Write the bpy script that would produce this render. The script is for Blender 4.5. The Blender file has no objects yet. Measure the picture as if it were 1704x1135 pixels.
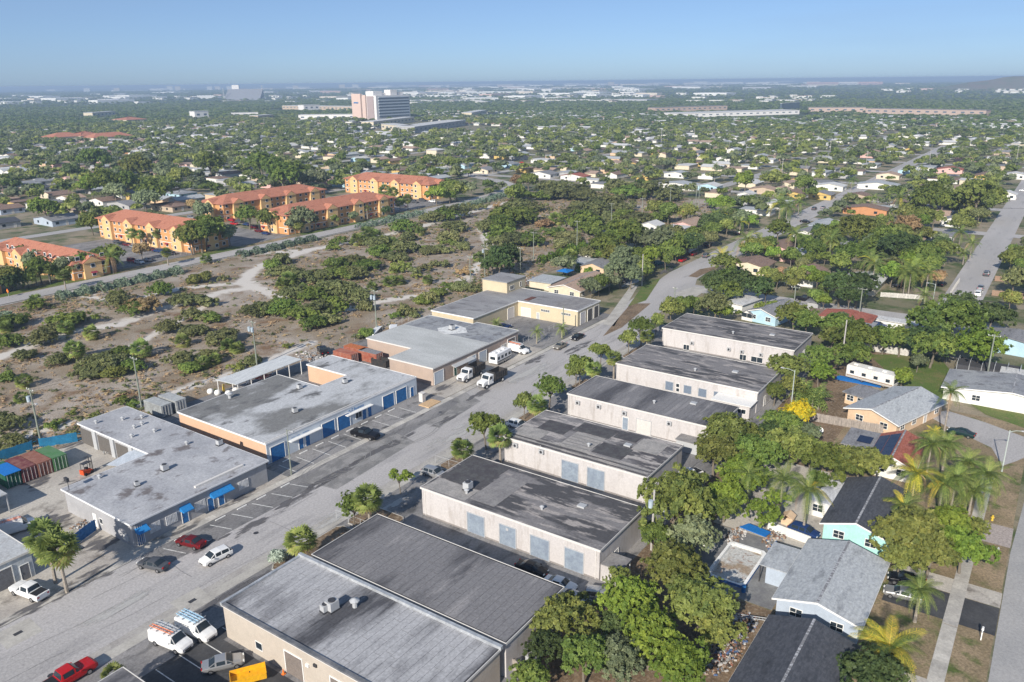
import bpy, math, random
import numpy as np
from mathutils import Matrix, Vector
R = math.radians
random.seed(7); rng = np.random.default_rng(7)
sc = bpy.context.scene
# ---------------------------------------------------------------- camera
# world axes: +X runs up the industrial street, +Y to its left, Z up
CH = 64.0; FPX = 1325.0
pt, rl, yw = R(18.05), R(-.617), R(34.86)
FW = np.array([math.cos(pt)*math.cos(yw), math.cos(pt)*math.sin(yw), -math.sin(pt)])
RT = np.array([math.sin(yw), -math.cos(yw), 0.0]); UP = np.cross(RT, FW)
CX = math.cos(rl)*RT+math.sin(rl)*UP; CU = -math.sin(rl)*RT+math.cos(rl)*UP
cam = bpy.data.cameras.new('camera'); co = bpy.data.objects.new('camera', cam); sc.collection.objects.link(co)
co.matrix_world = Matrix(((CX[0], CU[0], -FW[0], 0), (CX[1], CU[1], -FW[1], 0), (CX[2], CU[2], -FW[2], CH), (0, 0, 0, 1)))
cam.sensor_width = 36; cam.lens = FPX/1704*36; cam.clip_start = 1; cam.clip_end = 60000; sc.camera = co
# ---------------------------------------------------------------- world, sun, exposure
SUN_EL, SUN_DIR = R(28.5), math.atan2(-.163, -1)      # where the sun stands (direction towards it)
w = bpy.data.worlds.new('World'); sc.world = w; w.use_nodes = True
nt = w.node_tree; bg = nt.nodes['Background']; sky = nt.nodes.new('ShaderNodeTexSky')
sky.sky_type = 'NISHITA'; sky.sun_disc = False; sky.sun_elevation = SUN_EL; sky.sun_rotation = R(90)-SUN_DIR
sky.air_density = .55; sky.dust_density = .55; sky.ozone_density = 4.5
# blue veil added to the sky colour, flattening it and lifting fill; faint cloud noise
tcw = nt.nodes.new('ShaderNodeTexCoord'); mpw = nt.nodes.new('ShaderNodeMapping'); mpw.inputs['Scale'].default_value = (2.2, 2.2, 13); nzw = nt.nodes.new('ShaderNodeTexNoise'); nzw.inputs['Scale'].default_value = 1.6; nzw.inputs['Detail'].default_value = 6
mrw = nt.nodes.new('ShaderNodeMapRange'); mrw.inputs[1].default_value = .5; mrw.inputs[2].default_value = .8; mrw.inputs[3].default_value = .34; mrw.inputs[4].default_value = .5; mxw = nt.nodes.new('ShaderNodeMix'); mxw.data_type = 'RGBA'; mxw.inputs[7].default_value = (2.75, 4.0, 6.0, 1)
nt.links.new(tcw.outputs['Generated'], mpw.inputs[0]); nt.links.new(mpw.outputs[0], nzw.inputs['Vector']); nt.links.new(nzw.outputs['Fac'], mrw.inputs[0]); nt.links.new(mrw.outputs[0], mxw.inputs[0]); nt.links.new(sky.outputs[0], mxw.inputs[6]); nt.links.new(mxw.outputs[2], bg.inputs[0]); bg.inputs[1].default_value = .053
sl = bpy.data.lights.new('sun', 'SUN'); sl.energy = 2.85; sl.angle = R(.5); sl.color = (1, .93, .83)
so = bpy.data.objects.new('sun', sl); sc.collection.objects.link(so)
so.rotation_euler = Vector((math.cos(SUN_EL)*math.cos(SUN_DIR), math.cos(SUN_EL)*math.sin(SUN_DIR), math.sin(SUN_EL))).to_track_quat('Z', 'Y').to_euler()
sc.view_settings.view_transform = 'Standard'; sc.view_settings.look = 'None'; sc.view_settings.gamma = 1
sc.view_settings.exposure = 1.15
sc.cycles.max_bounces = 7; sc.cycles.diffuse_bounces = 4; sc.cycles.glossy_bounces = 2; sc.cycles.transmission_bounces = 3
sc.cycles.transparent_max_bounces = 6; sc.cycles.volume_bounces = 0; sc.cycles.use_denoising = True
# ---------------------------------------------------------------- helpers
def at(px, py, z=0.0):
    """world point at height z seen at photo pixel (1704 x 1135)"""
    d = FW+(px-852)/FPX*CX-(py-567.5)/FPX*CU; t = (z-CH)/d[2]
    return float(d[0]*t), float(d[1]*t)
def depth(x, y, z=0.0): return float(np.dot(np.array([x, y, z-CH]), FW))
def seen(x, y, z=0, m=60):
    d = np.array([x, y, z-CH]); q = d@FW
    if q < 5: return False
    px = 852+FPX*(d@CX)/q; py = 567.5-FPX*(d@CU)/q
    return -m < px < 1704+m and py < 1135+m
class MB:
    def __init__(s): s.v = []; s.f = []
    def box(s, x0, x1, y0, y1, z0, z1):
        n = len(s.v); s.v += [(x0,y0,z0),(x1,y0,z0),(x1,y1,z0),(x0,y1,z0),(x0,y0,z1),(x1,y0,z1),(x1,y1,z1),(x0,y1,z1)]
        s.f += [(n,n+3,n+2,n+1),(n+4,n+5,n+6,n+7),(n,n+1,n+5,n+4),(n+1,n+2,n+6,n+5),(n+2,n+3,n+7,n+6),(n+3,n,n+4,n+7)]; return s
    def poly(s, pts):
        n = len(s.v); s.v += [tuple(p) for p in pts]; s.f.append(tuple(range(n, n+len(pts)))); return s
    def prism(s, pts, z0, z1):
        n = len(s.v); k = len(pts); s.v += [(p[0], p[1], z0) for p in pts]+[(p[0], p[1], z1) for p in pts]
        s.f.append(tuple(range(n+k-1, n-1, -1))); s.f.append(tuple(range(n+k, n+2*k)))
        s.f += [(n+i, n+(i+1) % k, n+k+(i+1) % k, n+k+i) for i in range(k)]; return s
    def ext(s, pts, d):           # closed prism of a 3d polygon pushed along d
        n = len(s.v); k = len(pts); s.v += [tuple(p) for p in pts]+[(p[0]+d[0], p[1]+d[1], p[2]+d[2]) for p in pts]
        s.f.append(tuple(range(n+k-1, n-1, -1))); s.f.append(tuple(range(n+k, n+2*k)))
        s.f += [(n+i, n+(i+1) % k, n+k+(i+1) % k, n+k+i) for i in range(k)]; return s
    def tube(s, ps, rs, n=8, cap=True):
        b = len(s.v); ps = [Vector(p) for p in ps]
        if not isinstance(rs, (list, tuple)): rs = [rs]*len(ps)
        for i, p in enumerate(ps):
            d = (ps[min(i+1, len(ps)-1)]-ps[max(i-1, 0)]).normalized()
            a = d.cross(Vector((0, 0, 1)) if abs(d.z) < .9 else Vector((1, 0, 0))).normalized(); c = d.cross(a)
            for k in range(n):
                t = 2*math.pi*k/n; q = p+(a*math.cos(t)+c*math.sin(t))*rs[i]; s.v.append(tuple(q))
        for i in range(len(ps)-1):
            for k in range(n):
                s.f.append((b+i*n+k, b+i*n+(k+1) % n, b+(i+1)*n+(k+1) % n, b+(i+1)*n+k))
        if cap: s.f.append(tuple(range(b+n-1, b-1, -1))); e = b+(len(ps)-1)*n; s.f.append(tuple(range(e, e+n)))
        return s
    def mesh(s, name):
        me = bpy.data.meshes.new(name); me.from_pydata(s.v, [], s.f); me.update(); return me
def ob(name, me, m=None, parent=None, loc=None, rz=0, smooth=False):
    if isinstance(me, MB): me = me.mesh(name)
    if m is not None and me is not None and not me.materials: me.materials.append(m)
    if smooth and me: me.polygons.foreach_set('use_smooth', [True]*len(me.polygons))
    o = bpy.data.objects.new(name, me); sc.collection.objects.link(o)
    if parent: o.parent = parent
    if loc is not None: o.location = loc
    if rz: o.rotation_euler = (0, 0, rz)
    return o
def tag(o, label, cat, group=None):
    o['label'] = label; o['category'] = cat
    if group: o['group'] = group
    return o
def thing(name, label, cat, loc=(0, 0, 0), rz=0, group=None):
    return tag(ob(name, None, loc=loc, rz=rz), label, cat, group)
def struct(name, me, m): o = ob(name, me, m); o['kind'] = 'structure'; return o
def stuff(name, me, m, label=None, cat=None):
    o = ob(name, me, m); o['kind'] = 'stuff'
    if label: o['label'] = label; o['category'] = cat
    return o
def dup(o, loc=None, rz=None, label=None, group=None, parent=None, scale=None):
    c = o.copy(); sc.collection.objects.link(c)
    if parent: c.parent = parent
    for ch in o.children: dup(ch, parent=c)
    if loc is not None: c.location = loc
    if rz is not None: c.rotation_euler = (c.rotation_euler[0], c.rotation_euler[1], rz)
    if scale is not None: c.scale = (scale,)*3 if not isinstance(scale, tuple) else scale
    if label: c['label'] = label
    if group: c['group'] = group
    return c
# ---------------------------------------------------------------- materials
MATS = {}
def mat(name, c, c2=None, rough=.85, scale=.5, stretch=(1, 1, 1), lo=.4, hi=.65, c3=None, s3=6, lo3=.5, hi3=.7, bump=0, bs=20, metal=0, obj=False, rnd=0, fine=.12, detail=5):
    """two procedural noise layers (large patches c2 over c, small wear c3), fine grain, optional bump"""
    if name in MATS: return MATS[name]
    m = bpy.data.materials.new(name); m.use_nodes = True; t = m.node_tree; N = t.nodes; L = t.links
    b = N['Principled BSDF']; b.inputs['Roughness'].default_value = rough; b.inputs['Metallic'].default_value = metal
    if 'Specular IOR Level' in b.inputs: b.inputs['Specular IOR Level'].default_value = .3
    tc = N.new('ShaderNodeTexCoord'); geo = N.new('ShaderNodeNewGeometry'); src = tc.outputs['Object'] if obj else geo.outputs['Position']
    def noise(sc_, st, dt):
        mp = N.new('ShaderNodeMapping'); mp.inputs['Scale'].default_value = st; L.new(src, mp.inputs[0])
        n = N.new('ShaderNodeTexNoise'); n.inputs['Scale'].default_value = sc_; n.inputs['Detail'].default_value = dt; n.inputs['Roughness'].default_value = .6
        L.new(mp.outputs[0], n.inputs['Vector']); return n.outputs['Fac']
    def mix(fac, a, bb, mode='MIX'):
        x = N.new('ShaderNodeMix'); x.data_type = 'RGBA'; x.blend_type = mode
        for s_, val in ((x.inputs[0], fac), (x.inputs[6], a), (x.inputs[7], bb)):
            if isinstance(val, (tuple, list)): s_.default_value = (*val[:3], 1)
            elif isinstance(val, (int, float)): s_.default_value = val
            else: L.new(val, s_)
        return x.outputs[2]
    def ramp(v, a, bb, oa=0, obv=1):
        r = N.new('ShaderNodeMapRange'); r.inputs[1].default_value = a; r.inputs[2].default_value = bb; r.inputs[3].default_value = oa; r.inputs[4].default_value = obv
        L.new(v, r.inputs[0]); return r.outputs[0]
    col = tuple(c)
    if c2: col = mix(ramp(noise(scale, stretch, detail), lo, hi), c, c2)
    if c3: col = mix(ramp(noise(s3, stretch, 4), lo3, hi3), col, c3)
    if fine:
        g = N.new('ShaderNodeMix'); g.data_type = 'RGBA'; g.blend_type = 'MULTIPLY'; g.inputs[0].default_value = 1
        f_ = ramp(noise(3.1, (1, 1, 1), 8), .3, .7, 1-fine*1.6, 1+fine)
        cb = N.new('ShaderNodeCombineColor'); [L.new(f_, cb.inputs[i]) for i in range(3)]
        col = mix(1.0, col, cb.outputs[0], 'MULTIPLY')
    if rnd:
        oi = N.new('ShaderNodeObjectInfo'); hv = N.new('ShaderNodeHueSaturation')
        L.new(ramp(oi.outputs['Random'], 0, 1, 1-rnd, 1+rnd), hv.inputs['Value'])
        if isinstance(col, tuple): hv.inputs['Color'].default_value = (*col, 1)
        else: L.new(col, hv.inputs['Color'])
        col = hv.outputs[0]
    if isinstance(col, tuple): b.inputs['Base Color'].default_value = (*col[:3], 1)
    else: L.new(col, b.inputs['Base Color'])
    if bump:
        bp = N.new('ShaderNodeBump'); bp.inputs['Strength'].default_value = bump; bp.inputs['Distance'].default_value = .1
        L.new(noise(bs, stretch, 6), bp.inputs['Height']); L.new(bp.outputs[0], b.inputs['Normal'])
    MATS[name] = m; return m
def leafmat(name, dark, light, extra=None):
    if name in MATS: return MATS[name]
    m = bpy.data.materials.new(name); m.use_nodes = True; t = m.node_tree; N = t.nodes; L = t.links; b = N['Principled BSDF']
    b.inputs['Roughness'].default_value = .55; b.inputs['Specular IOR Level'].default_value = .25
    a = N.new('ShaderNodeAttribute'); a.attribute_name = 'tint'; oi = N.new('ShaderNodeObjectInfo')
    dark = tuple(v*2.6 for v in dark); light = tuple(v*2.15 for v in light); r = N.new('ShaderNodeValToRGB'); e = r.color_ramp.elements; e[0].color = (*dark, 1); e[1].color = (*light, 1)
    if extra: x = r.color_ramp.elements.new(.9); x.color = (*light, 1); e = r.color_ramp.elements; e[len(e)-1].color = (*extra, 1)
    L.new(a.outputs['Fac'], r.inputs[0])
    hs = N.new('ShaderNodeHueSaturation'); mr = N.new('ShaderNodeMapRange'); mr.inputs[3].default_value = .75; mr.inputs[4].default_value = 1.25
    L.new(oi.outputs['Random'], mr.inputs[0]); L.new(mr.outputs[0], hs.inputs['Value']); L.new(r.outputs[0], hs.inputs['Color'])
    m2 = N.new('ShaderNodeMath'); m2.operation = 'MULTIPLY'; m2.inputs[1].default_value = 7.13; fr = N.new('ShaderNodeMath'); fr.operation = 'FRACT'
    L.new(oi.outputs['Random'], m2.inputs[0]); L.new(m2.outputs[0], fr.inputs[0])
    mh = N.new('ShaderNodeMapRange'); mh.inputs[3].default_value = .485; mh.inputs[4].default_value = .515; L.new(fr.outputs[0], mh.inputs[0]); L.new(mh.outputs[0], hs.inputs['Hue'])
    L.new(hs.outputs[0], b.inputs['Base Color'])
    tr = N.new('ShaderNodeBsdfTranslucent'); L.new(hs.outputs[0], tr.inputs[0]); ms = N.new('ShaderNodeMixShader'); ms.inputs[0].default_value = .4
    L.new(b.outputs[0], ms.inputs[1]); L.new(tr.outputs[0], ms.inputs[2]); L.new(ms.outputs[0], N['Material Output'].inputs['Surface'])
    MATS[name] = m; return m
def flat(name, c, rough=.6, metal=0, obj=True, fine=.05): return mat(name, c, rough=rough, metal=metal, fine=fine, obj=obj)
WHITE = flat('white_paint', (.78, .77, .74)); BLACK = flat('black_rubber', (.02, .02, .022), .7); DARK = flat('dark_metal', (.05, .05, .055), .5)
GLASS = flat('dark_glass', (.025, .035, .045), .08, fine=0); GREYM = flat('grey_metal', (.42, .43, .44), .5); CHROME = flat('rim_metal', (.45, .45, .46), .3, .8)
BLUE = mat('blue_paint', (.02, .13, .34), (.03, .17, .42), rough=.5, scale=2); RED_L = flat('red_lens', (.4, .01, .01), .2); LENS = flat('clear_lens', (.75, .75, .72), .15)
TRUNK = mat('bark', (.2, .17, .13), (.12, .1, .08), scale=3, obj=True, bump=.4); PALMT = mat('palm_bark', (.34, .3, .25), (.22, .19, .16), scale=3, obj=True, stretch=(1, 1, 4), bump=.3)
POLE = mat('pole_wood', (.26, .29, .24), (.17, .18, .15), scale=1.5, stretch=(4, 4, .4)); CONC = mat('concrete', (.42, .4, .37), (.33, .31, .29), scale=.35, c3=(.25, .24, .23), s3=1.5, lo3=.56, hi3=.75, bump=.1)
G1 = leafmat('leaf_green', (.032, .055, .014), (.125, .155, .034), (.17, .16, .05)); G2 = leafmat('leaf_olive', (.04, .056, .016), (.155, .165, .042), (.27, .16, .06))
G3 = leafmat('leaf_bright', (.036, .066, .012), (.15, .195, .03), (.22, .17, .05)); G4 = leafmat('leaf_grey_green', (.05, .065, .035), (.15, .17, .09)); G5 = leafmat('leaf_scrub', (.042, .052, .022), (.145, .15, .06), (.22, .18, .1))
GY = leafmat('flower_yellow', (.12, .14, .02), (.55, .36, .015)); GB = leafmat('leaf_brown', (.1, .065, .035), (.24, .17, .09)); GP = leafmat('palm_leaf', (.045, .07, .018), (.17, .2, .05)); GPY = leafmat('palm_leaf_yellow', (.12, .14, .02), (.42, .33, .04))
GD = leafmat('palm_dead', (.2, .13, .07), (.36, .26, .15)); GDK = leafmat('leaf_dark', (.02, .036, .014), (.07, .095, .03)); GR = leafmat('flower_red', (.08, .09, .02), (.5, .1, .03)); GSB = leafmat('silver_shrub', (.13, .16, .13), (.36, .4, .33)); GHD = leafmat('hedge_grey_green', (.05, .075, .05), (.15, .19, .13), (.26, .3, .24))
# ---------------------------------------------------------------- ground
def rect(x0, x1, y0, y1, z): return MB().poly([(x0, y0, z), (x1, y0, z), (x1, y1, z), (x0, y1, z)])
M_G = mat('suburb_soil', (.18, .165, .1), (.3, .25, .18), scale=.03, lo=.42, hi=.58, c3=(.07, .1, .03), s3=.09, lo3=.47, hi3=.6, fine=.2)
struct('ground', rect(-3000, 45000, -30000, 40000, -.05), M_G)
# scrub field: a grid that carries how sandy each spot is
def seg_d(P, a, b):
    a = np.array(a); b = np.array(b); ab = b-a; t = np.clip(((P-a)@ab)/(ab@ab), 0, 1); return np.linalg.norm(P-(a+t[:, None]*ab), axis=1)
def field():
    x0, x1, y0, y1, s = -40, 430, 146, 264, 1.5; nx, ny = int((x1-x0)/s)+1, int((y1-y0)/s)+1
    X, Y = np.meshgrid(np.linspace(x0, x1, nx), np.linspace(y0, y1, ny), indexing='ij'); P = np.stack([X.ravel(), Y.ravel()], 1)
    paths = [([(0,595),(60,572),(120,552),(200,540),(260,515),(330,498),(380,484),(425,478),(470,497)], 2.6), ([(425,478),(405,470),(415,455),(440,440),(520,415),(600,402),(690,380)], 2.6),
             ([(690,380),(760,360),(830,340),(880,330),(950,328),(1010,330),(1060,345),(1090,345)], 2.6), ([(560,520),(640,500),(700,492),(760,475),(800,440),(815,410),(800,380)], 2.2), ([(0,740),(60,720),(180,690),(330,640),(450,600),(520,570)], 1.6),
             ([(100,480),(200,505),(300,480),(420,470)], 2.0), ([(280,440),(380,420),(470,420),(520,415)], 3.0), ([(180,600),(250,560),(360,500)], 1.4)]
    f = np.zeros(len(P))
    for pl, wd in paths:
        w_ = [at(*p) for p in pl]; d = np.min([seg_d(P, w_[i], w_[i+1]) for i in range(len(w_)-1)], axis=0); f = np.maximum(f, np.clip(1.25-d/wd*.8, 0, 1))
    me = bpy.data.meshes.new('field'); idx = np.arange(nx*ny).reshape(nx, ny)
    z = .06*np.sin(P[:, 0]*.21)*np.sin(P[:, 1]*.17)+.05; F = np.stack([idx[:-1, :-1], idx[1:, :-1], idx[1:, 1:], idx[:-1, 1:]], -1).reshape(-1, 4)
    me.from_pydata(np.column_stack([P, z]).tolist(), [], F.tolist()); a = me.attributes.new('sand', 'FLOAT', 'POINT'); a.data.foreach_set('value', f.astype('f')); me.update(); return me
mf = mat('dry_grass', (.28, .225, .16), (.41, .355, .3), scale=.045, lo=.44, hi=.62, c3=(.2, .125, .07), s3=.12, lo3=.52, hi3=.68, bump=.5, bs=2.5, fine=.3)
def add_sand(m):
    t = m.node_tree; N = t.nodes; L = t.links; b = N['Principled BSDF']; src = b.inputs['Base Color'].links[0].from_socket
    a = N.new('ShaderNodeAttribute'); a.attribute_name = 'sand'; n = N.new('ShaderNodeTexNoise'); n.inputs['Scale'].default_value = .35; n.inputs['Detail'].default_value = 6
    g = N.new('ShaderNodeNewGeometry'); L.new(g.outputs['Position'], n.inputs['Vector'])
    s = N.new('ShaderNodeMath'); s.operation = 'MULTIPLY_ADD'; s.inputs[1].default_value = 1.5; s.inputs[2].default_value = -.75; L.new(n.outputs['Fac'], s.inputs[0])
    ad = N.new('ShaderNodeMath'); ad.operation = 'ADD'; L.new(a.outputs['Fac'], ad.inputs[0]); L.new(s.outputs[0], ad.inputs[1])
    mr = N.new('ShaderNodeMapRange'); mr.inputs[1].default_value = .25; mr.inputs[2].default_value = .75; L.new(ad.outputs[0], mr.inputs[0])
    x = N.new('ShaderNodeMix'); x.data_type = 'RGBA'; L.new(mr.outputs[0], x.inputs[0]); L.new(src, x.inputs[6]); x.inputs[7].default_value = (.58, .54, .49, 1); L.new(x.outputs[2], b.inputs['Base Color'])
add_sand(mf); struct('field', field(), mf)
ASPH = mat('old_asphalt', (.38, .365, .355), (.44, .42, .41), scale=.06, lo=.42, hi=.6, c3=(.28, .27, .27), s3=.3, lo3=.55, hi3=.75, stretch=(.22, 1, 1), bump=.1, fine=.16)
ASPHD = mat('grey_asphalt', (.19, .185, .185), (.28, .27, .265), scale=.12, lo=.4, hi=.6, c3=(.09, .09, .092), s3=.5, lo3=.52, hi3=.7, stretch=(.5, 1, 1), fine=.18)
ASPHN = mat('fresh_asphalt', (.05, .051, .055), (.08, .08, .082), scale=.3, fine=.15)
YARD = mat('yard_concrete', (.5, .465, .41), (.36, .33, .3), scale=.09, lo=.42, hi=.62, c3=(.17, .15, .13), s3=.25, lo3=.56, hi3=.72, fine=.15)
SOIL = mat('bare_soil', (.23, .16, .1), (.13, .09, .055), scale=.3, c3=(.3, .24, .17), s3=2, fine=.25, bump=.3)
LAWN = mat('dry_lawn', (.24, .185, .11), (.33, .25, .16), scale=.1, lo=.45, hi=.6, c3=(.09, .12, .03), s3=.3, lo3=.5, hi3=.66, fine=.28, bump=.3, bs=8)
GRASS = mat('green_grass', (.1, .15, .03), (.17, .17, .06), scale=.15, lo=.45, hi=.65, c3=(.2, .15, .08), s3=.6, lo3=.58, hi3=.74, fine=.25, bump=.3, bs=8)
WALK = mat('pale_concrete', (.46, .44, .4), (.36, .34, .31), scale=.4, fine=.1)
def sheet(name, m, pts, z): return struct(name, MB().poly([(p[0], p[1], z) for p in pts]), m)
def R4(x0, x1, y0, y1): return [(x0, y0), (x1, y0), (x1, y1), (x0, y1)]
sheet('paved_lot', ASPHD, R4(-60, 196, 41.5, 86), .0)         # between the white warehouses
sheet('paved_lot', YARD, R4(-60, 78.5, 101.6, 147.5), .012)      # left yard round the grey building
sheet('paved_lot', ASPHD, R4(78.5, 197, 101.9, 147.5), .008)
sheet('road', ASPH, [(-200, 86), (188, 86), (200, 91), (215, 92), (232, 92), (250, 98), (262, 99), (300, 99), (470, 99.5), (900, 99.5), (900, 110), (470, 110), (300, 110.5), (255, 110), (200, 103), (186, 100.2), (-200, 100.2)], .016)
sheet('parking_strip', ASPHD, [(70, 95.2), (113, 96.8), (113, 101.4), (50, 101.4), (52, 95.2)], .020)
sheet('parking_strip', ASPHD, [(113.2, 96.6), (121, 98), (121, 108.4), (79, 108.4), (79, 101.5)], .024)
sheet('parking_lot', ASPHN, [(-40, 77), (50, 77.5), (50, 75.2), (46, 75.2), (46, 40), (-40, 40)], .02)
sheet('bare_soil', SOIL, R4(-60, 212, 28, 41.6), .004)
sheet('driveway', YARD, R4(121.2, 160, 101.9, 108.4), .02)
# left pavement, laid in slabs flush with the drives
sw = ob('sidewalk', MB().box(28, 196, 100.3, 101.7, -.02, .026), CONC); sw['kind'] = 'structure'
slab = MB().box(0, 1.46, .02, 1.38, 0, .006).mesh('slab'); slab.materials.append(mat('slab_concrete', (.5, .475, .43), (.38, .36, .33), scale=.4, rnd=.12, fine=.12))
for i in range(110):
    if 29+i*1.5 < 190: o = ob('slab', slab, None, sw, loc=(29+i*1.5, 100.3, .028))
# road stains, patches and joints lie in the surface; drains are real
def drain(u, v):
    t = thing('storm_drain', 'square concrete apron with an iron grate, '+('in the near left corner of the street' if u < 34 else 'beside the two parked white vans' if u < 60 else 'by the kerb'), 'drain', (u, v, .0))
    ob('apron', MB().prism([(-2.2, -2), (2, -2.1), (2.3, 2), (-1.9, 2.1)], .017, .024), WALK, t); ob('grate', MB().box(-.5, .5, -.3, .3, .02, .035), DARK, t)
drain(*at(30, 1054)); drain(*at(320, 1000))
for i, (a, b, l) in enumerate([(426, 887, 'round iron manhole cover in the middle of the wide street'), (85+0, 1124, 'round iron manhole cover near the red pickup'), (733, 686, 'round iron manhole cover up the street'), (475, 801, 'small round cover beside the dark road patch')]):
    x, y = at(a, b); m_ = MB().tube([(0, 0, .0), (0, 0, .025)], .4, 14); o = ob('manhole_cover', m_, DARK, loc=(x, y, 0)); tag(o, l, 'manhole cover')
def patch(pl, m, z=.02, name='road_patch'): sheet(name, m, [at(*p) for p in pl], z)
patch([(500,800),(640,712),(690,735),(560,815)], mat('dark_patch', (.2, .195, .19), (.29, .28, .27), scale=.3, lo=.45, hi=.55), .0215); patch([(688,700),(770,650),(800,668),(730,712)], mat('dark_patch', (.2, .195, .19), (.29, .28, .27), scale=.3, lo=.45, hi=.55), .0205)

# street right side: verge strip, concrete kerb islands round the trees
def kerb(pts, m=WALK, z1=.14, w_=.18):
    n = len(pts); mb = MB()
    for i in range(n-1):
        a, b = Vector(pts[i]), Vector(pts[i+1]); d = (b-a).normalized(); p = Vector((-d.y, d.x))*w_/2
        mb.prism([a-p, b+d*.05-p, b+d*.05+p, a+p], 0, z1)
    o = struct('kerb', mb, m); return o
sheet('sidewalk', WALK, R4(-40, 188, 83.2, 84.8), .006)
sheet('verge', CONC, R4(-40, 188, 84.8, 86), .005)
isl = [60, 73, 80, 97, 103, 121, 127, 143, 150, 167, 176]
for u0, u1 in ((59, 72.5), (73.5, 79.5), (95.5, 102.5), (118.5, 126.5), (140.5, 147.5), (165, 176.5)):
    struct('tree_island', MB().prism([(u0, 76.3), (u0+.8, 75.5), (u1-.8, 75.5), (u1, 76.3), (u1, 82), (u1-.8, 82.8), (u0+.8, 82.8), (u0, 82)], 0, .1), SOIL)
    kerb([(u0, 76.3), (u0+.8, 75.5), (u1-.8, 75.5), (u1, 76.3), (u1, 82), (u1-.8, 82.8), (u0+.8, 82.8), (u0, 82), (u0, 76.3)])
# parking lines (painted) and wheel stops
LINE = mat('line_paint', (.7, .7, .67), (.4, .4, .39), scale=1.2, lo=.5, hi=.7, fine=.2); YEL = mat('yellow_paint', (.6, .42, .05), (.4, .36, .25), scale=1, lo=.45, hi=.6)
for k in range(15):
    u = 53.5+k*3.9
    if u < 77: struct('parking_line', MB().prism([(u+1.1, 95.6), (u+1.25, 95.6), (u+.15, 99.4), (u, 99.4)], .026, .029), LINE)
for k in range(9):
    u = 80.5+k*3.9; struct('parking_line', MB().prism([(u, 101.9), (u+.14, 101.9), (u+.14, 106.6), (u, 106.6)], .026, .03), LINE)
for u, v in [(49, 78.2), (49.6, 73.8), (45.8, 76.6)]: pass
for k in range(4):
    struct('parking_line', MB().prism([(38.3+k*3.0, 72.5), (38.42+k*3.0, 72.5), (38.42+k*3.0, 77.2), (38.3+k*3.0, 77.2)], .024, .028), LINE)
stop = MB().prism([(-.9, -.09), (.9, -.09), (.9, .09), (-.9, .09)], .0, .12).mesh('wheel_stop')
for k in range(8): tag(ob('wheel_stop', stop, WHITE, loc=(82.6+k*3.9, 106.9, .025)), 'white concrete wheel stop before the blue doors of the peach sided building', 'wheel stop', 'white wheel stops along the peach sided building')
for k, (u, lb) in enumerate([(63.5, 'yellow wheel stop nearest the white hatchback'), (67.5, 'second yellow wheel stop past the maroon car'), (71.3, 'yellow wheel stop by the middle blue awning'), (76.2, 'long worn yellow wheel stop at the far end of the grey building')]):
    tag(ob('wheel_stop', stop, YEL, loc=(u, 99.7, .025)), lb, 'wheel stop')
# ---- north road past the orange apartments
nr = [(-200, 263.5), (60, 264), (108, 264.8), (150, 265.2), (211, 265.4), (300, 268), (360, 272), (403, 279), (425, 290), (442, 310), (455, 340), (470, 380), (480, 420), (560, 440), (900, 450)]
def road_strip(pl, w_, z, m, name='road'):
    mb = MB(); L_, R_ = [], []
    for i, p in enumerate(pl):
        a = Vector(pl[max(i-1, 0)]); b = Vector(pl[min(i+1, len(pl)-1)]); d = (b-a).normalized(); n_ = Vector((-d.y, d.x))*w_/2; L_.append(Vector(p)+n_); R_.append(Vector(p)-n_)
    for i in range(len(pl)-1): mb.poly([(*R_[i], z), (*R_[i+1], z), (*L_[i+1], z), (*L_[i], z)])
    return struct(name, mb, m)
road_strip([(a, b+5) for a, b in nr], 9.2, .12, ASPH)
road_strip([(a, b-.9) for a, b in nr[:11]], .8, .13, WALK, 'sidewalk')
sheet('verge', LAWN, R4(-100, 330, 274.4, 281), .06)
# ---- streets of the quarter to the right and beyond
XS = [238, 393, 470, 548, 626, 704, 782, 860, 940, 1020, 1100, 1180]
for i, u in enumerate(XS): road_strip([(u, -500), (u, 99 if i < 2 else 700)], 9, .03, ASPH)
road_strip([(243, 21), (1500, 21)], 10.5, .038, ASPH)
for v in (-150, -320, 180, 350, 520): road_strip([(470, v), (1300, v)], 8, .04, ASPH)
for u in (330, 410, 490, 570, 650): road_strip([(u, 460), (u, 900)], 8, .04, ASPH) if u < 470 else None
for v in (470, 560, 650): road_strip([(60, v-90), (470, v-90)], 8, .036, ASPH)
# near right street, its verge, pavement and drives
road_strip([(-60, -7.6), (120, -7.6), (146, -8.5), (152, -14), (156, -60)], 11.6, .012, mat('side_street', (.33, .325, .32), (.38, .37, .36), scale=.2, bump=.05))
sheet('lawn', LAWN, R4(-40, 172, -1.6, 41), .002)
sheet('lawn', GRASS, [at(1570, 640), at(1590, 625), at(1704, 665), at(1704, 712), at(1640, 690)], .008)
sheet('lawn', GRASS, [at(1445, 590), at(1560, 590), at(1600, 640), at(1560, 680), at(1500, 640)], .006)
sheet('driveway', ASPH, [at(1540, 690), at(1575, 683), at(1640, 703), at(1704, 727), at(1704, 762), at(1690, 768), at(1668, 775), at(1650, 745), at(1580, 712)], .012)
sheet('road', ASPH, [at(1704, 725), at(1704, 765), at(1850, 800), at(1850, 745)], .014)
sheet('driveway', ASPHN, R4(98.5, 104.8, -1.7, 11), .010); sheet('driveway', YARD, R4(104.9, 108.6, -1.7, 11), .009)
sheet('driveway', mat('paver_drive', (.42, .36, .33), (.33, .29, .27), scale=3, fine=.2), R4(121.3, 127.5, -1.7, 2.4), .011)
sheet('driveway', YARD, R4(83, 86, -1.7, 10), .01)
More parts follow.
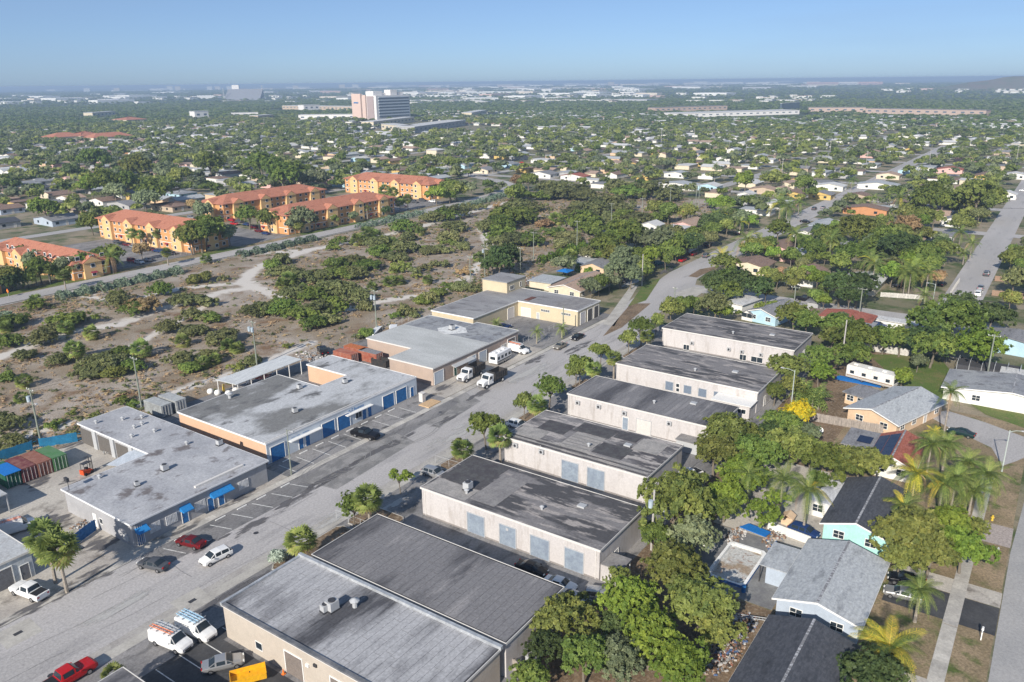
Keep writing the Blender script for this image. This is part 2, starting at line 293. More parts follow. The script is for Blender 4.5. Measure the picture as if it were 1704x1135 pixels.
mb = MB().box(60, 97.7, 2.2, 3.9, -.02, .03).box(97.8, 121.2, 2.2, 3.9, -.02, .03).box(121.3, 146, 2.2, 3.9, -.02, .03)
sw2 = struct('sidewalk', mb, CONC); slab2 = MB().box(.02, 1.48, .03, 1.67, 0, .006).mesh('slab'); slab2.materials.append(MATS['slab_concrete'])
for i in range(56):
    u = 60+i*1.5
    if not (97 < u+.7 < 98.5): ob('slab', slab2, None, sw2, loc=(u, 2.2, .031))
# pool patio
sheet('patio', mat('patio_grey', (.17, .17, .175), (.25, .25, .24), scale=.4), R4(88.5, 104.5, 22, 35.5), .014)
sheet('back_yard', YARD, R4(104.6, 131, 20, 36), .012); sheet('back_yard', SOIL, R4(64, 88.3, 20.5, 32), .010)
# dirt verges at the street corner
sheet('verge', SOIL, [at(1003,560), at(1050,505), at(1083,505), at(1035,545)], .03); sheet('verge', GRASS, [at(1068,478), at(1100,462), at(1075,500), at(1045,510)], .034)
sheet('sidewalk', WALK, [at(1003,540), at(1050,475), at(1062,475), at(1022,543)], .03)
sheet('verge', SOIL, [at(1145,460), at(1165,448), at(1200,442), at(1160,462)], .034); sheet('verge', WALK, [at(1120,488), at(1155,477), at(1180,480), at(1145,503)], .034)
sheet('verge', SOIL, [at(1155,505), at(1190,490), at(1225,510), at(1165,520)], .034)
# ---------------------------------------------------------------- haze: one even volume round everything
hz = stuff('haze', MB().box(-3100, 45200, -30200, 40200, -1.2, 66.5), None); hm = bpy.data.materials.new('haze'); hm.use_nodes = True; hm.node_tree.nodes.clear()
pv = hm.node_tree.nodes.new('ShaderNodeVolumePrincipled'); oo = hm.node_tree.nodes.new('ShaderNodeOutputMaterial'); hm.node_tree.links.new(pv.outputs[0], oo.inputs['Volume'])
pv.inputs['Color'].default_value = (.46, .62, .84, 1); pv.inputs['Density'].default_value = 1.9e-4; pv.inputs['Anisotropy'].default_value = .0; hz.data.materials.append(hm)

# ---------------------------------------------------------------- wear on the road: stains, cracks, tyre marks
def stain_mat(n, c, sc_=.9, lo=.48, hi=.62):
    m = mat(n, c, fine=.1); t = m.node_tree; N = t.nodes; L = t.links; b = N['Principled BSDF']; g = N.new('ShaderNodeNewGeometry'); mp = N.new('ShaderNodeMapping'); mp.inputs['Scale'].default_value = (.35, 1, 1); L.new(g.outputs['Position'], mp.inputs[0])
    nz = N.new('ShaderNodeTexNoise'); nz.inputs['Scale'].default_value = sc_; nz.inputs['Detail'].default_value = 7; L.new(mp.outputs[0], nz.inputs['Vector'])
    a = N.new('ShaderNodeAttribute'); a.attribute_name = 'mask'; mu = N.new('ShaderNodeMath'); mu.operation = 'MULTIPLY'; mr = N.new('ShaderNodeMapRange'); mr.inputs[1].default_value = lo; mr.inputs[2].default_value = hi
    ad = N.new('ShaderNodeMath'); ad.operation = 'MULTIPLY_ADD'; ad.inputs[1].default_value = .35; L.new(a.outputs['Fac'], ad.inputs[0]); s_ = N.new('ShaderNodeMath'); s_.operation = 'SUBTRACT'; s_.inputs[1].default_value = .22; L.new(nz.outputs['Fac'], s_.inputs[0]); L.new(s_.outputs[0], ad.inputs[2])
    L.new(ad.outputs[0], mr.inputs[0]); mu.inputs[1].default_value = .8; L.new(mr.outputs[0], mu.inputs[0]); L.new(mu.outputs[0], b.inputs['Alpha']); return m
ST1 = stain_mat('oil_stain', (.13, .125, .13)); ST2 = stain_mat('pale_wear', (.5, .49, .47), .6)
def stain(x, y, rx, ry, m, z=.0275, rz=0):
    n = 20; V = [(0, 0, 0)]+[(math.cos(2*math.pi*k/n)*r*rx, math.sin(2*math.pi*k/n)*r*ry, 0) for r in (.55, 1) for k in range(n)]
    F = [(0, 1+k, 1+(k+1) % n) for k in range(n)]+[(1+k, 1+n+k, 1+n+(k+1) % n, 1+(k+1) % n) for k in range(n)]
    me = bpy.data.meshes.new('road_stain'); me.from_pydata(V, [], F); a = me.attributes.new('mask', 'FLOAT', 'POINT'); a.data.foreach_set('value', [1]+[.75]*n+[0]*n); o = ob('road_stain', me, m, loc=(x, y, z), rz=rz); o['kind'] = 'structure'
rq = random.Random(3); zk = 0
for px, py, rx, ry, m in [(640,745,13,1.6,ST1),(560,790,11,1.5,ST1),(500,825,8,1.4,ST1),(740,700,6,1.2,ST1),(800,655,7,1.5,ST1),(700,690,5,1,ST1),(640,715,5,1.2,ST1),(740,645,6,2,ST1),(430,870,7,1.6,ST1),(350,905,5,1.2,ST1),(150,960,5,2.5,ST1),(60,1010,8,1.5,ST1),(200,1010,8,1.6,ST2),(380,990,12,1.2,ST1),(460,950,6,1,ST1),(640,850,9,1.5,ST2),(760,720,14,2.5,ST2),(520,880,12,2,ST2),(880,620,12,3,ST2),(960,580,9,2,ST1),(890,600,6,2,ST1),(250,870,5,2,ST1),(310,880,4,1.5,ST1),(400,830,5,1.2,ST1),(170,905,4,3,ST1),(60,800,3,4,ST1),(90,870,4,5,ST1),(130,810,3,5,ST1),(1050,470,12,3,ST2),(1110,450,10,3,ST1),(120,740,3,4,ST1)]:
    zk += 1; stain(*at(px, py), rx, ry, m, .031+zk*.0004)
def crack(name, pl, w_, z, m, mb): 
    for a, b in zip(pl[:-1], pl[1:]):
        d = Vector(b)-Vector(a)
        if d.length < .05: continue
        d.normalize(); n = Vector((-d.y, d.x))*w_/2; mb.poly([(a[0]-n.x, a[1]-n.y, z), (b[0]-n.x, b[1]-n.y, z), (b[0]+n.x, b[1]+n.y, z), (a[0]+n.x, a[1]+n.y, z)])
mb = MB()
for k in range(46):
    x, y = rq.uniform(-20, 190), rq.uniform(86.5, 99); a = rq.choice((0, 0, 1.57)); pl = [(x, y)]
    for i in range(rq.randint(4, 12)): a += rq.uniform(-.09, .09); x += math.cos(a)*1.1; y += math.sin(a)*1.1; pl.append((x, min(max(y, 86.2), 99.8)))
    crack('c', pl, .035, .0442+.0001*k, None, mb)
o = stuff('road_cracks', mb, mat('crack_dark', (.12, .12, .12)))
mb = MB()
for (px, py, r) in ((600, 765, 4.2), (560, 775, 5.2), (690, 720, 4.6)):
    x, y = at(px, py)
    for q in (0, .9): crack('t', [(x+(r+q)*math.cos(t*.3)*1.25, y+(r+q)*.62*math.sin(t*.3)) for t in range(3, 21)], .1, .0496+q*.0004+.001*(px % 7), None, mb)
o = stuff('tyre_marks', mb, mat('tyre_mark', (.24, .235, .23)))
# ---------------------------------------------------------------- industrial buildings
CROP = {'z1':(2.495,0,680),'z2':(3.198,400,780),'z3':(3.547,100,460),'z4':(3.152,480,440),'z5':(3.277,640,660),'z6':(3.043,860,500),'z7':(2.821,1100,780),'z8':(3.152,1250,480),
 'f4':(3.704,0,260),'f5':(2.938,280,260),'f6':(3.408,760,280),'f7':(3.076,1150,280),'f8':(3.7825,0,420),'p1':(4.73,0,560),'p2':(4.73,1400,560),'a1':(3.388,840,800),'a2':(4.366,1150,640),'a3':(4.728,1380,720)}
def pq(k, a, b): s, ox, oy = CROP[k]; return a/s+ox, b/s+oy
def aq(k, a, b, z=0.0): return at(*pq(k, a, b), z)
def onwall(px, py, side, pos):     # point on an upright wall plane seen at a photo pixel
    d = FW+(px-852)/FPX*CX-(py-567.5)/FPX*CU
    t = pos/(d[0] if side == 'u' else d[1]); return (float(d[1]*t) if side == 'u' else float(d[0]*t)), float(CH+d[2]*t)
def wallbox(mb, side, pos, a0, a1, z0, z1, out=.05, inn=.0):
    if side == 'u': return mb.box(pos-out, pos+inn, a0, a1, z0, z1)
    return mb.box(a0, a1, pos-out, pos+inn, z0, z1)
def crop_rect(side, pos, k, x0, y0, x1, y1):
    a, z1 = onwall(*pq(k, x0, y0), side, pos); b, z0 = onwall(*pq(k, x1, y1), side, pos)
    return min(a, b), max(a, b), max(z0, .02), z1
def roll_door(t, side, pos, a0, a1, z0, z1, m, fm=None, label=None):
    d = MB(); n = max(6, int((z1-z0)/.25)); 
    for i in range(n):
        h = (z1-z0)/n; wallbox(d, side, pos, a0, a1, z0+i*h+.012, z0+(i+1)*h-.012, .06)
    wallbox(d, side, pos, a0, a1, z0, z1, .035)
    o = ob('roll_door', d, m, t)
    if label: o['label'] = label
    f = MB(); wallbox(f, side, pos, a0-.12, a0-.003, z0, z1+.12, .1); wallbox(f, side, pos, a1+.003, a1+.12, z0, z1+.12, .1); wallbox(f, side, pos, a0, a1, z1+.003, z1+.12, .1)
    ob('frame', f, fm or GREYM, o); return o
def door(t, side, pos, a0, a1, z0, z1, m, fm=WHITE):
    o = ob('door', wallbox(MB(), side, pos, a0, a1, z0, z1, .04), m, t)
    f = MB(); wallbox(f, side, pos, a0-.08, a0-.003, z0, z1+.08, .07); wallbox(f, side, pos, a1+.003, a1+.08, z0, z1+.08, .07); wallbox(f, side, pos, a0, a1, z1+.003, z1+.08, .07)
    ob('frame', f, fm, o); ob('handle', wallbox(MB(), side, pos, a0+.08, a0+.14, z0+.95, z0+1.1, .1, -.041), CHROME, o); return o
def window(t, side, pos, a0, a1, z0, z1, nx=2, nz=2, fm=WHITE, gm=GLASS):
    f = MB(); b = .07
    wallbox(f, side, pos, a0-b, a0, z0-b, z1+b, .08); wallbox(f, side, pos, a1, a1+b, z0-b, z1+b, .08); wallbox(f, side, pos, a0+.001, a1-.001, z1, z1+b, .08); wallbox(f, side, pos, a0+.001, a1-.001, z0-b, z0, .12)
    for i in range(1, nx): c = a0+(a1-a0)*i/nx; wallbox(f, side, pos, c-.03, c+.03, z0+.001, z1-.001, .06)
    for i in range(1, nz): c = z0+(z1-z0)*i/nz; wallbox(f, side, pos, a0+.001, a1-.001, c-.025, c+.025, .055)
    o = ob('window', f, fm, t); ob('pane', wallbox(MB(), side, pos, a0+.001, a1-.001, z0+.001, z1-.001, .03), gm, o); return o
def fascia(t, poly, z0, z1, m, out=.12, name='roof_edge'):
    mb = MB(); n = len(poly)
    for i in range(n):
        a, b = Vector(poly[i]), Vector(poly[(i+1) % n]); d = (b-a).normalized(); o = Vector((d.y, -d.x))
        mb.prism([a+o*.0, a+o*out-d*0, b+o*out+d*out, b+o*0+d*0], z0, z1)
    return ob(name, mb, m, t)
def building(name, label, cat, poly, h, wm, rm, em, over=.25, group=None, lip=.12):
    """poly counter-clockwise"""
    x0 = min(p[0] for p in poly); y0 = min(p[1] for p in poly); t = thing(name, label, cat, (0, 0, 0), group=group)
    ob('wall', MB().prism(poly, -.05, h-.12), wm, t)
    n = len(poly); big = []
    for i in range(n):
        a, b, c = Vector(poly[i-1]), Vector(poly[i]), Vector(poly[(i+1) % n]); d1 = (b-a).normalized(); d2 = (c-b).normalized()
        big.append(b+Vector((d1.y, -d1.x))*over+Vector((d2.y, -d2.x))*over)
    ob('roof', MB().prism(big, h-.119, h+.06), rm, t)
    fascia(t, [tuple(p) for p in big], h-.2, h+lip, em, .08)
    return t, big
WARE = mat('offwhite_wall', (.53, .505, .495), (.485, .46, .45), scale=.25, c3=(.39, .36, .34), s3=.9, lo3=.52, hi3=.72, stretch=(1, 1, .2), fine=.07)
DOORG = mat('roll_door_grey', (.26, .31, .37), (.2, .24, .3), scale=1, fine=.08); DOORP = flat('pale_door', (.6, .57, .54))
def roofm(name, a, b, c, st=(1, 1, 1), sc_=.16, lo=.42, hi=.58, s3=.5, lo3=.5, hi3=.66): return mat(name, a, b, scale=sc_, stretch=st, lo=lo, hi=hi, c3=c, s3=s3, lo3=lo3, hi3=hi3, bump=.15, bs=4, fine=.16, detail=8)
RD = roofm('roof_dark_membrane', (.2, .195, .2), (.09, .088, .095), (.28, .27, .27), (.22, 1, 1), .17, .46, .58, .5, .56, .7)
RB0 = roofm('roof_stained_membrane', (.4, .4, .41), (.08, .08, .088), (.24, .24, .25), (.28, 1, 1), .11, .47, .58, .4, .5, .66)
RM = roofm('roof_mottled', (.22, .21, .21), (.085, .08, .085), (.4, .37, .35), (1, .25, 1), .2, .45, .55, .9, .5, .58)
R5 = roofm('roof_streaked', (.21, .2, .2), (.08, .078, .082), (.36, .33, .31), (1, .22, 1), .35, .46, .53, 1.0, .54, .62)
EDGE = flat('edge_metal', (.62, .6, .57)); 
def sheets(t, u0, u1, v0, v1, z, m, w_=1.0, lo=3.5, hi=9, axis='u', name='roof_sheet'):
    """overlapping rolls of roofing felt, each a thin piece with open seams"""
    rs = random.Random(int(u0*7+v0)); base = MB().box(0, 1, 0, 1, 0, 1).mesh(name); base.materials.append(m)
    n = int((v1-v0)/w_) if axis == 'u' else int((u1-u0)/w_); k = 0
    for i in range(n):
        a = (u0 if axis == 'u' else v0); end = (u1 if axis == 'u' else v1); first = True
        while a < end-.3 and k < 290:
            L_ = rs.uniform(lo, hi)*(rs.random() if first else 1); L_ = max(1.2, L_); b = min(a+L_, end); first = False
            if end-b < 1: b = end
            o = ob(name, base, None, t); dz = .012+.01*rs.random()
            if axis == 'u': o.location = (a, v0+i*(v1-v0)/n+.02, z); o.scale = (b-a-.035, (v1-v0)/n-.035, dz)
            else: o.location = (u0+i*(u1-u0)/n+.02, a, z); o.scale = ((u1-u0)/n-.05, b-a-.05, dz)
            a = b; k += 1
def rooftop_unit(loc, label, s=1.0, group=None):
    t = thing('air_conditioner', label, 'air conditioner', loc, random.uniform(-.2, .2), group)
    ob('base', MB().box(-.6*s, .6*s, -.5*s, .5*s, 0, .18), DARK, t); ob('body', MB().box(-.5*s, .5*s, -.45*s, .45*s, .181, .95*s+.1), GREYM, t)
    ob('fan', MB().tube([(0, 0, .951*s+.1), (0, 0, 1.05*s+.1)], .36*s, 14), DARK, t); return t
def vent(loc, label, s=1.0, group=None):
    t = thing('roof_vent', label, 'roof vent', loc, 0, group); ob('pipe', MB().tube([(0, 0, 0), (0, 0, .35*s)], .14*s, 8), GREYM, t)
    ob('cap', MB().tube([(0, 0, .351*s), (0, 0, .42*s), (0, 0, .55*s)], [.26*s, .28*s, .06*s], 10), GREYM, t); return t
def wall_ac(side, pos, k, x, y, label, group):
    a, z = onwall(*pq(k, x, y), side, pos)
    loc = (pos, a, z) if side == 'u' else (a, pos, z)
    t = thing('wall_air_conditioner', label, 'air conditioner', loc, 0 if side == 'u' else R(90), group)
    ob('body', MB().box(-.5, -.08, -.45, .45, -.35, .35), GREYM, t); ob('fan', MB().tube([(-.501, 0, 0), (-.53, 0, 0)], .27, 12), DARK, t)
    ob('bracket', MB().box(-.5, .0, -.4, -.34, -.42, -.351).box(-.5, .0, .34, .4, -.42, -.351), DARK, t); ob('pipe', MB().tube([(-.079, .3, 0), (-.04, .35, .1), (-.04, .38, 1.0)], .03, 5), WHITE, t)
# --- white warehouses on the right of the street, nearest first
S = []
def strip(n, u0, u1, v0, v1, h, rm, lab, **k):
    t, big = building('warehouse', lab, 'warehouse', [(u0, v0), (u1, v0), (u1, v1), (u0, v1)], h, WARE, rm, EDGE, **k); S.append(t); return t
CREAM = mat('cream_wall', (.47, .415, .35), (.43, .38, .32), scale=.3, fine=.05)
t, big = building('warehouse', 'long cream walled warehouse with a grey stained roof, closest to the camera', 'warehouse', [(46.6, 43), (58.7, 43), (58.7, 75.2), (46.6, 75.2)], 4.7, CREAM, mat('seam_dark', (.05, .05, .055)), EDGE, .1, lip=.1)
sheets(t, 46.7, 58.6, 43.1, 75.1, 4.765, RB0, .98)
cop = MB().box(58.52, 58.98, 42.7, 75.5, 4.7, 5.15).box(46.4, 58.51, 75.1, 75.45, 4.6, 4.98)
ob('coping', cop, mat('galvanised', (.5, .52, .54), (.36, .38, .4), scale=.8, metal=.3, rough=.5), t)
ob('coping', MB().box(46.35, 46.85, 42.85, 75.05, 4.7, 4.93), mat('coping_dark', (.1, .11, .125), (.2, .2, .21), scale=.5), t)
a = crop_rect('u', 46.6, 'z2', 82, 915, 120, 970); window(t, 'u', 46.6, *a, 1, 1)
a = crop_rect('u', 46.6, 'z2', 236, 965, 340, 1130); roll_door(t, 'u', 46.6, a[0], a[1], .05, a[3], mat('brown_door', (.2, .17, .15)), WHITE)
a = crop_rect('u', 46.6, 'z2', 480, 1105, 590, 1290); roll_door(t, 'u', 46.6, a[0], a[1], .05, a[3], MATS['brown_door'], WHITE)
a = crop_rect('u', 46.6, 'z1', 1058, 958, 1085, 1000); window(t, 'u', 46.6, *a, 1, 1) if a[2] < a[3]-.2 and a[0] < 74.5 and False else None
for i, (x, y) in enumerate([(360, 1045), (401, 1046)]):
    a, z = onwall(*pq('z2', x, y), 'u', 46.6); ob('wall_lamp' if i else 'meter_box', MB().box(46.4, 46.6, a-.25, a+.25, z-.15, z+.2), DARK if i else WHITE, t)
rooftop_unit((*aq('z2', 490, 750, 4.8), 4.79), 'large round topped rooftop unit on the nearest cream warehouse', 1.25); vent((*aq('z2', 610, 735, 4.8), 4.79), 'white mushroom vent right of the large rooftop unit', 2.2)
rooftop_unit((*aq('z2', 452, 758, 4.8), 4.79), 'white square unit joined to the left of the large rooftop unit', .9)
t = strip(1, 59.9, 72.1, 43, 74.2, 4.7, mat('seam_dark', (.05, .05, .055)), 'white warehouse with dark streaked strip roofing beside the nearest cream warehouse', over=.1)
sheets(t, 60, 72, 43.1, 74.1, 4.765, RD, 1.0)
for i, (x, y) in enumerate([(170, 785), (62, 882)]): wx, wy = aq('a1', x, y, 2.6); rooftop_unit((wx, 42.3-.3, 0), ['grey unit on a post by the white end wall behind the nearest roofs', 'grey unit low at the corner of the white end wall'][i])
t = strip(2, 81.9, 94.9, 43.2, 74.3, 4.7, R5, 'white warehouse with four grey roll doors and a rough mottled roof', over=.12); T2 = t
for q in ((452, 625, 545, 745), (628, 688, 716, 812), (797, 745, 897, 882), (985, 812, 1083, 945)):
    a = crop_rect('u', 81.9, 'z5', *q); roll_door(t, 'u', 81.9, a[0], a[1], .05, 3.3, DOORG)
ob('junction_box', MB().box(81.78, 81.9, 58, 58.4, 2.6, 3.0), GREYM, t)
# loose felt patches where the old roofing was redone
def patches(t, specs, z):
    for k, (x0, y0, x1, y1, m) in enumerate(specs): ob('roof_patch', MB().box(x0, x1, y0, y1, z, z+.015+.003*k), m, t)
PL = mat('patch_pale', (.36, .34, .32), (.26, .25, .24), scale=.6, fine=.15); PDK = mat('patch_dark', (.07, .065, .07), (.1, .1, .1), scale=.8, fine=.15); PMD = mat('patch_mid', (.21, .2, .2), (.28, .27, .26), scale=.6, fine=.15)
patches(t, [(86, 66.5, 94.7, 74.0, PDK), (83.2, 61.5, 92, 66.1, PMD), (82.2, 66.2, 85.8, 74, PL)], 4.765)
rooftop_unit((*aq('z5', 455, 505, 4.8), 4.8), 'square cooling unit on the mottled roof of the four door warehouse', 1.2); vent((*aq('z5', 448, 528, 4.8), 4.8), 'small round fan beside the square cooling unit on the mottled roof', 1.5)
o = thing('porch', 'small flat porch roof on posts at the end of the four door warehouse', 'porch', (84, 42, 0)); ob('roof', MB().box(-2, 1.3, -1.9, 1.1, 2.5, 2.62), PMD, o); ob('wall', MB().box(-1.95, -1.8, -1.8, 1.1, 0, 2.49), WARE, o)
for x in (-1.9, 1.1): ob('post', MB().box(x, x+.1, -1.75, -1.65, 0 if x > 0 else 2.2, 2.49), WHITE, o)
t = strip(3, 104, 117.8, 46.9, 74.3, 4.7, RM, 'white warehouse with patched pale and dark roof squares and two grey roll doors', over=.12)
for q in ((968, 338, 1055, 455), (1108, 378, 1197, 495)): a = crop_rect('u', 104, 'z5', *q); roll_door(t, 'u', 104, a[0], a[1], .05, 3.5, DOORG)
for x, y in ((718, 262), (860, 297)): wall_ac('u', 104, 'z5', x, y, 'grey air conditioner high on the side wall of the patched roof warehouse', 'air conditioners on the patched roof warehouse')
sp = [(105, 68.5, 110, 74, PL), (110.2, 66, 114.5, 71.5, PDK), (106.5, 59, 112.8, 64.6, PL), (113, 58.5, 117, 65.5, PDK), (107, 53, 111.5, 58.6, PDK), (111.8, 48.8, 116.6, 53.5, PL), (114.2, 53.9, 117.2, 58.2, PDK), (104.6, 47.2, 106.2, 52.5, PMD)]
patches(t, sp, 4.765)
for i in range(4): ob('roof_patch', MB().box(104.2+i*.62, 104.55+i*.62, 47.2, 74, 4.79, 4.8+.003*i), PL if i % 2 else PDK, t)
for i in range(5): ob('roof_patch', MB().box(107+i*1.1, 107.35+i*1.1, 59.2, 64.4, 4.80, 4.815), PMD, t)
for x in (1480, 1520): a, z = onwall(*pq('z5', x, 440), 'v', 46.9); door(t, 'v', 46.9, a, a+.9, .05, 2.1, DOORP)
t = strip(4, 127.6, 139.3, 44.8, 75.4, 4.7, mat('seam_dark', (.05, .05, .055)), 'white warehouse with a dark strip felt roof and one pale roll door', over=.1); sheets(t, 127.7, 139.2, 44.9, 75.3, 4.765, RD, 1.0, 4, 10)
for x, y in ((312, 515), (418, 535), (548, 568), (775, 620)): wall_ac('u', 127.6, 'z6', x, y, 'grey air conditioner high on the side wall of the dark felt roofed warehouse', 'air conditioners on the dark felt roofed warehouse')
a = crop_rect('u', 127.6, 'z6', 537, 590, 562, 648); door(t, 'u', 127.6, a[0], a[1], .05, a[3], DOORG); a = crop_rect('u', 127.6, 'z6', 608, 598, 677, 672); roll_door(t, 'u', 127.6, a[0], a[1], .05, a[3], DOORP)
o = thing('lean_to', 'low grey covered box against the wall of the dark felt roofed warehouse', 'shed', (126, 48.5, 0)); ob('wall', MB().box(-1.2, 1.5, -2.4, 2.4, 0, 2.1), GREYM, o); ob('roof', MB().box(-1.4, 1.5, -2.6, 2.6, 2.101, 2.2), PMD, o)
t = strip(5, 148.8, 164.3, 44.2, 75.6, 4.7, R5, 'white warehouse with a row of dark shutters and a long weathered roof', over=.12)
for q in ((755, 408, 790, 458), (848, 428, 882, 475), (922, 444, 958, 492), (1000, 460, 1036, 508)): a = crop_rect('u', 148.8, 'z6', *q); roll_door(t, 'u', 148.8, *a, mat('shutter_blue_grey', (.16, .2, .26)))
for q in ((808, 420, 822, 440), (808, 443, 822, 462)): a = crop_rect('u', 148.8, 'z6', *q); window(t, 'u', 148.8, *a, 1, 1)
o = thing('office_annex', 'small white annex with a band of windows in front of the shuttered warehouse', 'annex', (147, 48.6, 0)); ob('wall', MB().box(-2.2, 1.7, -4.3, 3.2, 0, 2.9), WARE, o); ob('roof', MB().box(-2.5, 1.7, -4.6, 3.5, 2.901, 3.02), WHITE, o)
for i in range(6): window(o, 'u', -2.2, -3.6+i*.95, -2.8+i*.95, 1.2, 2.1, 1, 1)
t = strip(6, 178.7, 194, 45.7, 78.2, 4.7, R5, 'farthest white warehouse of the row with small dark windows high in its wall', over=.12)
for q in ((845, 222, 872, 252), (1130, 272, 1160, 305), (1188, 282, 1243, 318)): a = crop_rect('u', 178.7, 'z6', *q); window(t, 'u', 178.7, *a, 2, 1)
a = crop_rect('u', 178.7, 'z6', 1312, 305, 1332, 335); door(t, 'u', 178.7, a[0], a[1], .05, a[3], DOORP)
for x, y in ((890, 214), (1076, 245), (1142, 258), (1238, 273)): wall_ac('u', 178.7, 'z6', x, y, 'grey air conditioner high on the wall of the farthest white warehouse', 'air conditioners on the farthest white warehouse')
for u in (183, 187, 190): a = u; window(t, 'v', 45.7, a, a+1.2, 1.2, 2.2, 2, 1)
for i, u in enumerate((83.3, 105.5, 129, 150.5, 180.5)):
    door(S[i+1], 'v', (43.2, 46.9, 44.8, 44.2, 45.7)[i], u+3, u+4, .05, 2.15, DOORP)
# --- grey building with blue awnings, nearest on the left side
GW = mat('grey_wall', (.36, .36, .37), (.31, .31, .32), scale=.4, fine=.05)
RG = roofm('roof_bluish', (.35, .355, .375), (.44, .445, .46), (.17, .155, .155), (1, 1, 1), .2, .4, .6, .22, .58, .66)
t, big = building('grey_building', 'low grey building with bright blue awnings along the street', 'building', [(51.4, 103.1), (75.4, 103.1), (75.4, 145), (66.3, 145), (66.3, 121.7), (51.4, 121.7)], 4.0, GW, RG, flat('pale_fascia', (.72, .72, .72)), .3, lip=.07)
for (x0, y0, x1, y1) in ((617, 470, 672, 530), (685, 437, 741, 495), (804, 380, 857, 436), (986, 288, 1034, 345)):
    a = crop_rect('v', 103.1, 'z1', x0, y0, x1, y1); a = (a[0], a[1], 1.0, 2.5)
    f = MB(); n = 7
    for i in range(n+1): c = a[0]+(a[1]-a[0])*i/n; wallbox(f, 'v', 103.1, c-.05, c+.05, a[2], a[3], .1)
    wallbox(f, 'v', 103.1, a[0], a[1], a[2], a[3], .05); o = ob('shutter', f, mat('shutter_white', (.7, .7, .7), (.5, .5, .5), scale=2), t)
for x0, x1, aw in ((568, 600, (558, 608)), (768, 796, (758, 802)), (882, 906, (872, 958)), (928, 952, None)):
    a, _ = onwall(*pq('z1', x0, 540), 'v', 103.1); b, _ = onwall(*pq('z1', x1, 520), 'v', 103.1)
    cx = (a+b)/2; door(t, 'v', 103.1, cx-.5, cx+.5, .05, 2.15, BLUE)
    if aw:
        a0, _ = onwall(*pq('z1', aw[0], 500 if aw[0] < 800 else 370), 'v', 103.1); a1, _ = onwall(*pq('z1', aw[1], 490 if aw[0] < 800 else 330), 'v', 103.1)
        ob('awning', MB().ext([(a0, 103.1, 3.0), (a0, 102.0, 2.4), (a0, 102.0, 2.25), (a0, 103.1, 2.25)], (max(1.4, a1-a0), 0, 0)), mat('awning_blue', (.02, .2, .5), rough=.7), t)
for dz in range(4): ob('pipe', MB().tube([(51.9+dz*.3, 103.0, .1), (51.9+dz*.3, 103.0, 3.6)], .06, 6), GREYM, t)
ob('meter_box', MB().box(51.15, 51.4, 104.2, 105.4, .7, 1.7), GREYM, t); window(t, 'u', 51.4, 111.2, 112, 1.2, 2, 1, 1)
ob('door', MB().box(51.33, 51.4, 112.9, 113.9, .05, 2.3), WHITE, t)
for i, y in enumerate((127.5, 133.5, 139.5)): ob('pillar', MB().box(66.0, 66.3, y, y+1.2, 0, 3.8), GREYM, t)
for y in (122.6, 129, 135, 141): ob('bay_shade_panel', MB().box(66.22, 66.3, y, y+4.2, 0, 3.1), mat('bay_shadow', (.12, .11, .1)), t)  # solid dark panels; the shade inside the bays is put into their colour
ob('roof_ledge', MB().box(63, 72, 104.4, 104.9, 4.07, 4.35), EDGE, t)
for i, (x, y) in enumerate([(400, 62), (510, 48), (590, 40), (558, 82), (590, 68), (642, 98), (548, 120), (776, 150), (414, 290)]):
    vent((*aq('z1', x, y, 4.05), 4.05), 'small white vent scattered on the bluish roof of the grey building', 1.4, 'vents on the bluish roof')
rooftop_unit((*aq('z1', 685, 255, 4.1), 4.06), 'rusty rooftop unit in the middle of the bluish roof', 1.0); rooftop_unit((*aq('z1', 570, 320, 4.1), 4.06), 'low grey unit left on the bluish roof', .7); rooftop_unit((*aq('z1', 912, 150, 4.1), 4.06), 'dark box at the far edge of the bluish roof', .9)
# the floodlight at the back corner
o = thing('floodlight', 'square floodlight on a short pole at the back corner of the bluish roof', 'floodlight', (51.6, 120.5, 4.05)); ob('pole', MB().tube([(0, 0, 0), (0, 0, 1.8)], .05, 6), DARK, o); ob('lamp_head', MB().box(-.3, .1, -.45, .45, 1.6, 2.2), DARK, o)
# --- peach building with blue roll doors
PEACH = mat('peach_wall', (.6, .4, .27), (.56, .37, .25), scale=.3, fine=.04); PALEB = mat('pale_blue_front', (.58, .63, .68), (.52, .57, .62), scale=.4, fine=.04)
RP = roofm('roof_grey_blotched', (.2, .2, .195), (.48, .49, .5), (.13, .13, .13), (.6, 1, 1), .09, .44, .54, .35, .55, .66)
t, big = building('peach_building', 'long building with peach side wall, pale front and blue roll doors', 'building', [(79.8, 108.5), (119.4, 108.5), (119.4, 134.3), (112.2, 134.3), (112.2, 121.5), (104, 121.5), (104, 134.3), (79.8, 134.3)], 3.95, PEACH, RP, flat('pale_fascia', (.72, .72, .72)), .12)
ob('front', MB().box(79.7, 119.5, 108.36, 108.5, 0, 3.82), PALEB, t)
FV = 108.36
def vdoors(k, y, items, fn, z1, m, **kw):
    for x0, x1 in items:
        a, _ = onwall(*pq(k, x0, y), 'v', FV); b, _ = onwall(*pq(k, x1, y), 'v', FV); fn(t, 'v', FV, min(a, b), max(a, b), .05, z1, m, **kw)
def span(k, p0, p1, pos=None): a, _ = onwall(*pq(k, *p0), 'v', FV if pos is None else pos); b, _ = onwall(*pq(k, *p1), 'v', FV if pos is None else pos); return min(a, b), max(a, b)
for p0, p1 in (((1245, 1050), (1325, 1020)),): a = span('z3', p0, p1); roll_door(t, 'v', FV, a[0], a[1], .05, 2.9, BLUE, WHITE)
